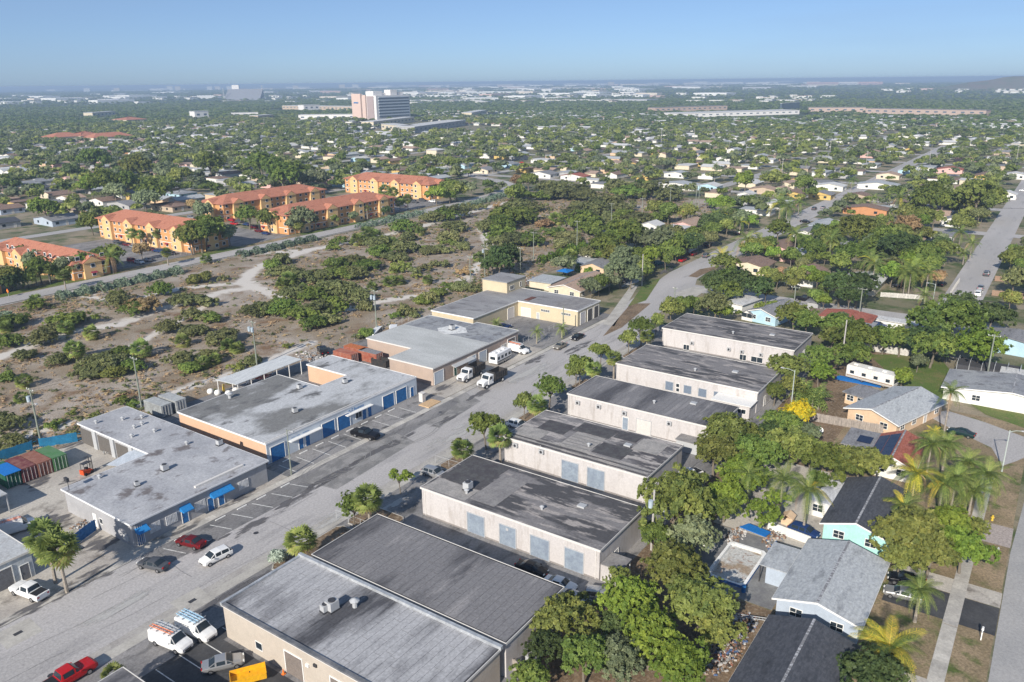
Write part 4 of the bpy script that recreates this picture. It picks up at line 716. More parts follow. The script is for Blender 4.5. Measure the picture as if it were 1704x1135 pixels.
# --- scrub of the sandy field
FB = [(61,507,20,0),(21,534,26,0),(114,531,30,0),(196,499,24,5),(267,481,24,0),(240,507,30,3),(222,515,22,0),(297,499,22,4),(317,499,26,4),(345,503,16,5),(333,462,18,2),(372,463,10,4),(323,523,26,1),(345,530,18,0),(282,544,24,5),(323,550,22,1),(367,560,28,4),(300,597,26,1),(345,592,22,1),(318,612,16,0),(169,602,38,1),(150,618,26,1),(188,620,20,2),(219,608,22,0),(200,586,20,0),(66,563,26,5),(16,568,22,0),(88,545,22,5),(40,590,20,5),(5,628,18,0),(100,598,20,4),(8,705,30,1),(20,735,26,1),(90,706,12,0),(118,688,8,2),(205,668,14,0),(222,672,12,0),(160,690,8,2),(391,612,12,2),(250,660,9,4),
 (420,516,24,4),(445,514,26,4),(470,512,28,0),(500,520,30,0),(528,515,30,1),(555,508,28,0),(520,538,22,0),(545,532,18,4),(492,488,26,4),(520,490,26,0),(545,478,30,1),(572,482,28,1),(595,492,24,1),(608,510,16,4),(565,455,26,0),(535,458,24,4),(505,462,24,4),(480,452,22,1),(457,455,14,4),(590,455,24,1),(610,440,22,0),(585,432,20,4),(560,438,18,0),(462,488,8,4),(463,500,12,2),(467,432,18,5),(452,440,14,0),(565,402,14,0),(556,412,12,0),(632,420,24,0),(655,428,18,4),(675,412,22,1),(665,445,16,2),(680,395,16,5),(712,418,14,4),(730,415,14,4),(744,417,12,1),(705,413,9,0),(706,447,12,4),(720,440,10,4),(740,440,12,5),(690,452,12,4),(695,460,9,2),(640,402,20,4),(620,405,20,4),(685,345,16,5),(671,377,22,0),(690,380,14,4),(720,362,20,4),(738,358,24,0),(757,352,24,1),(752,376,22,1),(748,396,18,1),(771,410,14,4),(746,405,11,0),(773,454,13,3),(810,424,14,4),
 (848,362,32,0),(830,372,28,0),(813,376,22,1),(870,358,28,0),(880,345,20,4),(860,345,24,1),(833,390,28,0),(857,397,28,4),(825,406,24,1),(880,399,24,0),(845,415,22,4),(905,345,12,4),(913,387,16,0),(948,392,16,4),(971,368,32,0),(955,355,20,1),(985,380,26,0),(1000,368,20,1),(904,372,14,3),(936,406,18,5),(958,402,16,4),(1015,335,32,4),(992,347,30,4),(975,348,20,4),(960,342,14,4),(1035,345,18,1),(1040,360,24,0),(1060,362,26,4),(1020,362,18,4),(1090,362,20,0),(1105,352,16,1),(889,310,26,1),(924,317,34,4),(951,318,32,4),(905,325,20,0),(975,325,22,4),(865,324,18,0),(858,338,12,2),(1053,318,30,0),(1085,318,34,1),(1110,325,22,4),(1030,312,24,1),(777,345,12,5),(800,345,10,5),(827,343,8,3),(835,330,12,0),
 (715,496,18,1),(703,500,14,0),(728,488,14,2),(745,477,13,0),(764,478,15,1),(785,482,12,1),(676,518,16,1),(660,525,10,0),(688,524,10,4),(610,555,14,0),(597,560,10,4),(420,600,14,1),(405,605,10,4),(480,575,8,2),(820,500,12,4),(800,500,12,1)]
FMS = [G1, G5, G2, GB, G5, G5]
for px, py, r, k in FB: px_bush(px, py, r*.95, FMS[k], None, kind='round' if r > 12 else 'airy')
for k in ('cluster',):
    for px, py, r, h in [(196,494,16,2),(304,568,14,1.4),(380,576,14,1),(395,580,14,1),(336,605,15,1.2),(124,583,18,2.6),(152,553,14,2),(235,580,18,2.2),(40,634,14,1.6),(37,663,13,.6),(481,466,16,2),(470,472,12,1.4),(650,470,13,1),(665,468,12,1),(612,390,15,2.4),(596,400,14,2),(640,405,14,1.6),(712,465,10,1.6),(927,366,15,2),(933,388,12,1.8),(992,424,12,1.6),(655,450,9,1),(343,432,10,1.4),(358,598,12,1),(625,392,12,2),(655,405,12,1.6),(620,478,10,1),(950,425,12,1.5),(110,545,14,2),(60,500,12,1),(10,545,12,1.5),(505,480,10,1),(700,385,9,2),(795,428,9,1.5)]:
        px_fan(px, py, r, h, 'sabal palm with a round grey green head in the sandy field', 'sabal palms of the sandy field')
for px, py, r in [(830,432,26),(847,425,22),(818,438,18)]: px_tree(px, py, r, GDK, 'dark feathery casuarina behind the utility poles', 'tall', .9, group='casuarina clump by the poles', name='casuarina')
# silver-green hedges along the north road
def hedge(pl, w_, h, m, label, n, size=.3, name='hedge'):
    if m is GHD: pl = [(a, b-2.5) for a, b in pl]
    rg = np.random.default_rng(len(label)); Ps, Ns = [], []
    for i in range(len(pl)-1):
        a, b = np.array(pl[i]), np.array(pl[i+1]); L_ = np.linalg.norm(b-a); k = int(n*L_*1.8); t = rg.random(k)[:, None]; ang = rg.uniform(0, math.pi, k); d = (b-a)/L_; s = np.array([-d[1], d[0]])
        wob = 1+.3*np.sin(t[:, 0]*L_*.9+i)+.2*np.sin(t[:, 0]*L_*2.3); r_ = rg.uniform(.8, 1.05, k)*wob; P = a+(b-a)*t+s*(np.cos(ang)*w_/2*r_)[:, None]; Ps.append(np.column_stack([P, np.sin(ang)*h*r_])); Ns.append(np.column_stack([s[0]*np.cos(ang), s[1]*np.cos(ang), np.sin(ang)]))
    P = np.vstack(Ps); V, F = leaves(P, np.vstack(Ns), size*1.25, rg); o = ob(name, fast_mesh(name, V, F, rg.random(len(P)), [m])); return tag(o, label, 'hedge')
hedge([at(90, 497), at(160, 482), at(230, 467), at(295, 452)], 4, 2.0, GHD, 'longest silvery shrub hedge beside the north road', 70)
hedge([at(390, 427), at(450, 415), at(520, 398)], 4, 2.0, GHD, 'silvery shrub hedge left of the orange blocks car park', 60)
hedge([at(590, 380), at(640, 368), at(700, 355)], 4, 2.0, GHD, 'thin silvery hedge across from the middle orange block', 45)
hedge([at(755, 347), at(800, 336), at(835, 325)], 4.5, 2.0, GHD, 'far silvery hedge near the bend of the north road', 40)
hedge([at(0, 532), at(14, 528)], 4, 2.0, GHD, 'short silvery hedge at the left frame edge', 60); hedge([at(930,430),at(975,418)], 2.5, 2.6, G3, 'clipped bright green hedge behind the peach fronted house', 60); hedge([at(897,440),at(950,420),at(972,414)], 2.2, 2.4, G3, 'long clipped hedge bordering the sandy field', 60); hedge([at(960,450),at(990,462)], 1.6, 2.0, G3, 'short clipped hedge in the garden by the blue shade', 60)
# low scrub and dry tufts between the bushes: nobody could count them
def scrub():
    rg = np.random.default_rng(9); n = 22000; X = rg.uniform(-30, 425, n); Y = rg.uniform(147, 263, n); pl = [at(*p) for p in ((0,595),(120,552),(260,515),(380,484),(425,478),(405,470),(415,455),(520,415),(690,380),(830,340),(950,328))]
    d = np.min([seg_d(np.stack([X, Y], 1), pl[i], pl[i+1]) for i in range(len(pl)-1)], axis=0)
    den = .5+.5*np.sin(X*.045+1.3*np.sin(Y*.05))*np.sin(Y*.07+.8*np.sin(X*.03)); k = (rg.random(n) < .16+.9*den**2) & (d > 3.2)
    return np.stack([X[k], Y[k]], 1), rg.uniform(.35, 1.25, int(k.sum())), rg.integers(0, 3, int(k.sum()))
def bake(name, P, Rr, tm, m, fz):
    Vt, Ft, Tt = tm; k = len(P); rg = np.random.default_rng(k); a = rg.uniform(0, 6.28, k); c, s = np.cos(a), np.sin(a); X = Vt[None, :, 0]*c[:, None]-Vt[None, :, 1]*s[:, None]; Y = Vt[None, :, 0]*s[:, None]+Vt[None, :, 1]*c[:, None]
    q = np.stack([X*Rr[:, None]+P[:, 0:1], Y*Rr[:, None]+P[:, 1:2], (Vt[None, :, 2]*fz+.3)*Rr[:, None]], -1).reshape(-1, 3); f = (Ft[None]+(np.arange(k)*len(Vt))[:, None, None]).reshape(-1, 4)
    return stuff(name, fast_mesh(name, q, f, np.clip(Tt[None]*.5+rg.random((k, 1))*.5, 0, 1).ravel(), [m]), None)
P_, R_, K_ = scrub()
GDRY = leafmat('dry_tuft', (.12, .09, .05), (.26, .2, .12), (.15, .16, .06))
for j, m in enumerate((G5, GDRY, GDRY)): s_ = K_ == j; bake('low_scrub', P_[s_], R_[s_]*(1.15 if j == 0 else .9), crown(500+j, 5, 34, .3), m, .45)
# --- trees round the orange blocks and along the north road
WT = [(16,456,24,G2),(46,420,20,G1),(80,448,26,G1),(57,432,20,G4),(113,440,22,G4),(137,434,24,G1),(165,425,20,G1),(200,424,24,G2),(235,415,15,GB),(150,445,18,G4),(184,440,16,G4),(100,455,16,G1),(30,470,14,G1),(346,382,30,G1),(378,392,30,G1),(362,398,28,G2),(335,395,24,G2),(400,390,18,G4),(151,368,18,G1),(76,346,22,G1),(60,340,14,G3),(173,300,28,G1),(150,305,20,G3),(205,302,24,G1),(190,318,18,G4),(254,318,24,G1),(240,330,18,G4),(227,276,24,G2),(119,282,13,GDK),(14,295,10,GDK),(2,300,14,G1),(21,298,8,G1),(413,356,20,G1),(447,362,20,G2),(398,346,12,G4),(335,350,18,G4),(325,340,12,GB),(518,362,22,G4),(505,372,14,G4),(560,345,12,G1),(470,290,30,G1),(490,284,24,G1),(503,298,18,G4),(528,295,16,G4),(155,262,24,G1),(435,270,26,G1),(455,278,24,G1),(350,270,24,G1),(275,285,18,G4),(300,290,16,G2),
  (750,313,18,G1),(773,316,16,G2),(735,322,16,G3),(785,312,10,G4),(800,330,10,G3),(860,300,12,GB),(855,318,16,G1),(880,300,16,G1),(1006,408,26,G1),(1042,385,32,G1),(1025,395,24,G1),(1077,398,24,G4),(1100,397,26,G4),(1120,404,22,G1),(1039,425,24,G4),(1083,424,22,G3),(1018,420,20,G2),(1000,424,13,G3),(1060,425,20,G1),(1033,445,27,G4),(1050,455,20,G4),(978,420,14,G5),(1112,350,18,G1),(1090,345,14,G2),(1142,352,16,G2),(1108,430,14,G1),(1160,398,14,GDK),(1145,408,12,G3),(1125,420,12,G1),(1085,450,9,G1),(1075,452,9,G1)]
for px, py, r, m in WT: px_tree(px, py, r*(.85 if px < 260 and py > 400 else 1.0), m, 'leafy tree near the orange blocks and the north road' if px < 830 else 'leafy garden tree along the far part of the main street', group='trees round the orange blocks' if px < 830 else 'garden trees of the main street', hf=1.0)
RTs = [(1241,299,20,G3),(1285,297,16,G2),(1339,304,19,G1),(1202,337,16,G3),(1190,338,14,G3),(1215,340,12,G3),(1410,322,14,GDK),(1553,322,34,G1),(1537,332,28,G1),(1570,335,24,G1),(1628,322,42,G2),(1605,335,26,G2),(1645,342,28,G2),(1514,355,22,G2),(1534,358,22,G1),(1555,362,16,G2),(1423,378,34,G2),(1440,390,24,G1),(1378,390,26,G1),(1390,380,20,G1),(1470,372,20,G2),(1508,374,28,GB),(1475,394,32,G1),(1495,385,22,G2),(1280,374,26,G1),(1296,380,24,G1),(1352,413,24,G1),(1335,400,16,G1),(1378,406,22,G2),(1417,420,30,G1),(1452,410,26,G1),(1400,435,20,G1),(1501,408,36,GDK),(1520,425,24,G1),(1540,422,32,G1),(1555,440,22,G1),(1485,452,22,G3),(1440,445,16,GDK),(1190,472,28,GDK),(1212,462,28,G1),(1235,468,30,GDK),(1262,478,26,GDK),(1212,482,24,G1),(1275,484,16,G2),(1280,456,17,G2),(1300,452,12,GB),(1326,458,18,G2),(1345,450,14,G3),(1361,463,18,G3),(1375,460,14,G3),(1400,474,34,GDK),(1428,476,34,GDK),(1415,492,24,GDK),(1378,478,18,G1),(1363,492,16,G1),(1372,500,14,G3),(1287,420,14,G3),(1573,452,26,GB),(1585,436,20,G2),(1560,460,16,GB),(1667,420,18,G3),(1683,428,22,G2),(1695,418,16,G1),(1654,450,16,G3),(1703,440,16,G1),(1697,360,16,G1),(1600,370,18,G2),(1320,470,12,G2),(1203,418,30,G3),(1187,425,18,G3),(1168,395,10,GDK),(1310,425,10,G1),(1230,520,6,G1),(1265,512,12,G1),(1285,508,12,G1),(1345,430,14,G1)]
for px, py, r, m in RTs: px_tree(px, py, r, m, 'dense garden tree among the houses beyond the white warehouses', group='garden trees beyond the white warehouses', hf=1.0)
for px, py, r, h in [(1201,428,19,5),(1243,400,22,7),(1265,402,18,6),(1206,355,20,6),(1190,360,16,6),(1232,370,14,5),(1298,340,24,7),(1310,345,20,6),(1330,338,14,6),(1325,390,18,9),(1383,400,14,8),(1387,395,16,8),(1450,432,20,8),(1456,440,18,8),(1517,450,26,8),(1508,455,20,7),(1545,455,18,7),(1599,388,16,7),(1618,405,14,6),(1605,422,12,4),(1215,462,8,2),(1540,492,16,5),(1455,330,12,6),(1480,326,10,6),(1498,330,16,7),(1136,352,14,6),(1150,345,12,6),(1072,448,9,4),(1418,300,10,6)]:
    x, y = at(px, py, h); palm(x, y, h, 'coconut palm rising among the gardens beyond the warehouses', r/FPX*depth(x, y, h)*1.25, nf=15, yellow=.8 if r == 19 and px < 1300 else .05, group='coconut palms among the gardens')
for px, py, r, h in [(184,428,20,6),(105,458,12,5),(57,452,12,5),(218,388,10,6),(232,390,9,6),(262,388,9,6),(296,388,8,6),(277,420,9,5),(562,338,10,6),(578,345,8,6),(641,318,12,6),(654,320,10,6),(678,331,9,6),(622,338,8,5),(390,330,12,7),(545,352,9,5),(570,352,9,5),(595,346,9,5),(618,344,8,5),(640,340,8,5),(665,336,8,5),(530,360,9,5),(505,362,9,5),(726,316,10,5),(750,306,9,5),(240,360,8,4),(110,350,8,4),(160,353,6,4)]:
    x, y = at(px, py, h)
    if px in (184, 390): palm(x, y, h, 'tall royal palm standing over the orange roofed blocks', r/FPX*depth(x, y, h)*1.3, nf=16, group='royal palms by the orange blocks')
    else: px_fan(px, py, r, h, 'sabal palm planted beside the orange blocks', 'sabal palms beside the orange blocks')

for i, u in enumerate((96, 102, 108, 114, 121, 127, 133, 139, 145, 151, 236, 247, 259, 270, 281, 292)):
    y = 279.5+(i*7 % 5)*.7
    if i % 3 == 2: fan_palm(u, y, 2.3, 5.5, 'sabal palm planted beside the orange blocks', 'sabal palms beside the orange blocks')
    else: tree(u, y, 3.6+(i*5 % 4)*.4 if u < 160 else 2.9, (G1, G4, G2, GDK)[i % 4], 'leafy tree near the orange blocks and the north road', hc=3.4 if u < 160 else 3.6, group='trees round the orange blocks')
# ---------------------------------------------------------------- houses
def shingle(n, a, b): return mat('roof_'+n, a, b, scale=1.2, c3=tuple(x*.6 for x in a), s3=.25, lo3=.55, hi3=.75, fine=.16, bump=.2, bs=12, lo=.4, hi=.6, stretch=(1, 3, 1))
RF = {'charcoal': shingle('charcoal', (.058, .063, .076), (.085, .09, .105)), 'lightgrey': shingle('lightgrey', (.36, .38, .4), (.44, .46, .47)), 'white': shingle('white', (.62, .62, .61), (.5, .5, .5)), 'brown': shingle('brown', (.2, .13, .1), (.27, .19, .15)), 'tan': shingle('tan', (.36, .25, .19), (.44, .33, .26)), 'grey': shingle('grey', (.2, .2, .21), (.26, .26, .27)),
      'red': shingle('red', (.3, .09, .06), (.38, .14, .1)), 'bluegrey': shingle('bluegrey', (.2, .25, .3), (.26, .3, .35)), 'tile': shingle('tile', (.4, .15, .09), (.5, .22, .14)), 'palegreen': shingle('palegreen', (.42, .48, .44), (.5, .54, .5))}
def wallm(n, c): return mat('wall_'+n, c, tuple(x*.88 for x in c), scale=.6, fine=.05)
WC = {'white': wallm('white', (.72, .71, .67)), 'peach': wallm('peach', (.66, .48, .32)), 'aqua': wallm('aqua', (.38, .68, .62)), 'bluegrey': wallm('bluegrey', (.4, .46, .54)), 'cream': wallm('cream', (.66, .58, .44)), 'lightblue': wallm('lightblue', (.42, .6, .7)), 'yellow': wallm('yellow', (.6, .43, .15)), 'orange': wallm('orange', (.52, .25, .12)), 'pink': wallm('pink', (.65, .42, .38)), 'green': wallm('green', (.45, .6, .3)), 'grey': wallm('grey', (.4, .4, .4)), 'tan': wallm('tan', (.5, .4, .3))}
def gable_roof(L, W, ze, zr, over=.5, th=.14, hip=0):
    """ridge along local x; closed shell of two slopes"""
    a, b = L/2+over, W/2+over; sl = (zr-ze)/(W/2); zo = ze-sl*over; r = a-hip*b; mb = MB()
    P = [(-a, -b, zo), (a, -b, zo), (a, b, zo), (-a, b, zo), (-r, 0, zr), (r, 0, zr)]; n = len(mb.v); mb.v += [(x, y, z+th) for x, y, z in P]+P
    F = [(0, 1, 5, 4), (2, 3, 4, 5), (1, 2, 5), (3, 0, 4)]
    if hip: mb.f += F+[tuple(6+i for i in reversed(f)) for f in F]
    else: mb.f += F[:2]+[(6+4, 6+5, 6+1, 6+0), (6+5, 6+4, 6+3, 6+2)]+[(4, 3, 9, 10), (0, 4, 10, 6), (5, 1, 7, 11), (2, 5, 11, 8)]
    mb.f += [(0, 6, 7, 1), (2, 8, 9, 3)]+([(1, 7, 8, 2), (3, 9, 6, 0)] if hip else []); return mb
def flat_roof(L, W, z, over=.5, th=.2): return MB().box(-L/2-over, L/2+over, -W/2-over, W/2+over, z, z+th)
def house(x, y, L, W, rz, wall, roof, label, kind='gable', ze=2.7, zr=4.1, group=None, detail=2, name='house', cat='house', wins=None, over=.5):
    t = thing(name, label, cat, (x, y, 0), rz, group); mb = MB()
    if kind == 'gable':
        n = 0; mb.v += [(-L/2, -W/2, -.1), (L/2, -W/2, -.1), (L/2, W/2, -.1), (-L/2, W/2, -.1), (-L/2, -W/2, ze), (L/2, -W/2, ze), (L/2, W/2, ze), (-L/2, W/2, ze), (-L/2, 0, zr-.02), (L/2, 0, zr-.02)]
        mb.f += [(0, 1, 5, 4), (2, 3, 7, 6), (1, 2, 6, 9, 5), (3, 0, 4, 8, 7), (4, 5, 9, 8), (6, 7, 8, 9)]
    else: mb.box(-L/2, L/2, -W/2, W/2, -.1, ze)
    ob('wall', mb, wall, t); rm = gable_roof(L, W, ze, zr, over) if kind == 'gable' else gable_roof(L, W, ze, zr, over, hip=.9) if kind == 'hip' else flat_roof(L, W, ze)
    ob('roof', rm, roof, t)
    if kind == 'gable' and detail > 2:
        ob('ridge_cap', MB().box(-L/2-over, L/2+over, -.14, .14, zr+.11, zr+.175), mat('ridge', (.42, .43, .45), (.2, .2, .21), scale=3, stretch=(1, .3, 1), lo=.45, hi=.5), t)
        sl_ = (zr-ze)/(W/2)
        for sx in (-1, 1): x_ = sx*(L/2+over); ob('gable_board', MB().ext([(x_-.03, -W/2-over, ze-sl_*over-.1), (x_-.03, 0, zr-.12), (x_-.03, W/2+over, ze-sl_*over-.1), (x_-.03, W/2+over, ze-sl_*over+.1), (x_-.03, 0, zr+.1), (x_-.03, -W/2-over, ze-sl_*over+.1)], (.06, 0, 0)), WHITE, t)
    if detail >= 2:
        for s in (1, -1):
            if kind != 'flat' and detail > 2: ob('eave_board', MB().box(-L/2-over, L/2+over, s*(W/2+over)-.03, s*(W/2+over)+.03, ze-(zr-ze)/(W/2)*over-.12, ze-(zr-ze)/(W/2)*over+.1), WHITE, t)
        k = max(2, int(L/4))
        for side, pos, n_, ln in (('v', -W/2, k, L), ('u', -L/2, 2, W)):
            for i in range(n_):
                c = -ln/2+ln*(i+.5)/n_
                if side == 'v' and i == n_//2: door(t, side, pos, c-.5, c+.5, 0, 2.05, DOORP)
                else: window(t, side, pos, c-.7, c+.7, .95, 2.05, 2, 2) if detail > 2 else ob('window', wallbox(MB(), side, pos, c-.75, c+.75, .9, 2.1, .05), GLASS, t)
    return t
def hw(px0, py0, px1, py1, z): return at(px0, py0, z), at(px1, py1, z)
NH = []     # footprints to keep the filler houses and trees clear of
def H(x, y, L, W, rz, wc, rc, label, **k): NH.append((x, y, max(L, W)/2+4)); return house(x, y, L, W, rz, WC[wc], RF[rc], label, **k)
H(162.0, 20.9, 17.2, 9.8, R(-18.5), 'peach', 'lightgrey', 'peach walled house with a pale grey gable roof behind the wooden fence', detail=3, ze=2.8, zr=4.2, over=.7)
x, y = aq('p2', 175, 432, 2.6); H(x, y, 5.5, 4.6, R(-18.5), 'peach', 'grey', 'small flat roofed annex between the peach house and the motorhome', kind='flat', ze=2.4, detail=3)
t = H(95.2, 16.5, 15.2, 9.6, 0, 'bluegrey', 'lightgrey', 'blue grey house with a large pale grey gable roof beside the empty pool', detail=3, ze=2.8, zr=4.1)
o = thing('patio_roof', 'flat pale patio roof attached towards the empty pool', 'patio roof', (96.8, 23.4, 0)); ob('roof', MB().box(-3.3, 3.2, -2.1, 2.1, 2.6, 2.72), RF['lightgrey'], o)
for a, b in ((-3.2, 2), (3, 2)): ob('post', MB().box(a, a+.12, b-.12, b, 0, 2.59), DARK, o)
ob('wall', MB().box(-3, -2.8, -1.5, 1.2, 0, 2.59), WC['bluegrey'], o)
H(116.9, 16.8, 15.8, 8.6, 0, 'aqua', 'charcoal', 'turquoise walled house with a charcoal shingle roof', detail=3, ze=2.8, zr=4.2)
x, y = aq('a2', 1040, 790, 2.7); H(x, y, 7.5, 5.5, 0, 'white', 'white', 'flat pale roofed extension behind the turquoise house', kind='flat', detail=3, ze=2.6)
H(75, 15.9, 16.4, 9.4, 0, 'bluegrey', 'charcoal', 'house with a charcoal shingle roof cut by the bottom edge', detail=3, ze=2.8, zr=4.2)
t = H(140, 16.7, 11.5, 6.6, 0, 'white', 'red', 'white house with red roof and dark solar panels', detail=3, ze=2.8, zr=4.2, over=.6)
sl = (4.2-2.8)/3.3
for i in range(5):
    for j in range(2):
        y0 = 16.9-16.7+.15+j*1.75; y1 = y0+1.68; zz = lambda yy: 4.2-sl*abs(yy)+.2
        ob('solar_panel', MB().ext([(-5.8+i*1.02*2.05, y0, zz(y0)), (-5.8+i*2.09+2.0, y0, zz(y0)), (-5.8+i*2.09+2.0, y1, zz(y1)), (-5.8+i*2.09, y1, zz(y1))], (0, 0, .05)), mat('solar', (.01, .018, .05), rough=.25, fine=.02), t)
x, y = aq('z8', 590, 790, 2.6); t = H(x, y, 7, 5, 0, 'white', 'grey', 'low flat roof extension with one small solar panel', kind='flat', ze=2.5, detail=2)
ob('solar_panel', MB().box(-2, .9, -1.5, .8, 2.8, 2.9), MATS['solar'], t)
H(184, 2.5, 12, 24, 0, 'white', 'bluegrey', 'long white house with blue grey roof and green lawn at the right edge', detail=3, ze=2.7, zr=4.0)
bpy.data.objects[-1] if False else None
o = thing('pool_cage', 'dark screened pool cage behind the long blue grey roof', 'screen enclosure', (*aq('z8', 1240, 425, 2.5), 0)); ms = mat('screen_mesh', (.06, .06, .065), fine=.1)
for i in range(6): a = -6+i*2.4; ob('frame', MB().tube([(0, a, 0), (0, a, 2.6), (1.5, a, 3.4), (4.5, a, 3.4), (6, a, 2.6), (6, a, 0)], .07, 4), GREYM, o)
ob('screen', MB().box(.05, 5.9, -5.9, 5.9, 2.5, 2.56).box(0, .04, -5.9, 5.9, 0, 2.5), ms, o)
x, y = aq('z8', 1430, 460, 2.6); H(x, y, 7, 8, 0, 'white', 'white', 'flat white patio roof at the right frame edge', kind='flat', ze=2.6, detail=0)
x, y = aq('z8', 1300, 245, 3.2); H(x, y-3, 9, 20, R(-8), 'lightblue', 'grey', 'long grey roofed pale blue house at the right edge behind the lime tree', detail=2)
H(222, 43.5, 7.2, 12.5, 0, 'tan', 'red', 'tan house with a red roof beyond the farthest white warehouse', kind='gable', detail=2, zr=3.4); H(217.5, 39.3, 3.6, 6.5, 0, 'tan', 'bluegrey', 'lower grey roofed room in front of the red roofed house', kind='flat', detail=2, ze=2.4)
t = H(218.5, 62.3, 14.5, 8.8, R(-12), 'lightblue', 'grey', 'light blue cottage with a grey roof beyond the farthest white warehouse', detail=3)
x, y = at(1238, 500, 2.6); H(x, y, 10, 5, R(-12), 'white', 'white', 'white metal awning roof beside the light blue cottage', kind='flat', detail=0, ze=2.6); x, y = at(1249, 518, 2.3); H(x, y, 3.5, 3.2, R(-12), 'white', 'grey', 'small grey shed in front of the light blue cottage', detail=2, ze=2, zr=3)
x, y = at(1360, 519, 2.3); H(x, y, 5, 3.5, 0, 'tan', 'brown', 'small brown roofed shelter left of the red roofed house', kind='flat', detail=0, ze=2.3); x, y = at(1356, 500, 2.3); H(x, y, 4, 3, 0, 'grey', 'grey', 'dark shed above the brown shelter', kind='flat', detail=0, ze=2.2)
x, y = at(1496, 537, 1.5); H(x, y, 3, 12, R(-5), 'white', 'white', 'low white shed with a yard wall right of the red roofed house', kind='flat', detail=0, ze=1.9)
x, y = aq('f6', 700, 640, 3); H(x, y, 21, 11, R(2), 'cream', 'tan', 'cream bungalow with a tan roof next to the cream yellow building', detail=3)
x, y = aq('f6', 560, 625, 2.6); H(x-2, y+2, 9, 8, R(2), 'cream', 'lightgrey', 'pale flat roof extension behind the tan roofed bungalow', kind='flat', detail=0, ze=2.5)
x, y = aq('f6', 820, 535, 3); H(x, y, 14, 9, R(2), 'peach', 'grey', 'small peach fronted house with a dark grey roof', detail=2); x, y = aq('f6', 735, 525, 2.6); H(x, y, 10, 8, R(2), 'white', 'lightgrey', 'long pale flat roof behind the peach fronted house', kind='flat', detail=0, ze=2.5)
o = thing('shade_tent', 'bright blue square shade canopy in the garden', 'canopy', (*aq('f6', 615, 578, 2.3), 0)); ob('roof', gable_roof(4, 4, 2.2, 2.9, .3, .05, 1), mat('tarp_blue', (.01, .16, .5)), o)
for a in (-1.9, 1.9):
    for b in (-1.9, 1.9): ob('pole', MB().box(a-.05, a+.05, b-.05, b+.05, 0, 2.15), DARK, o)
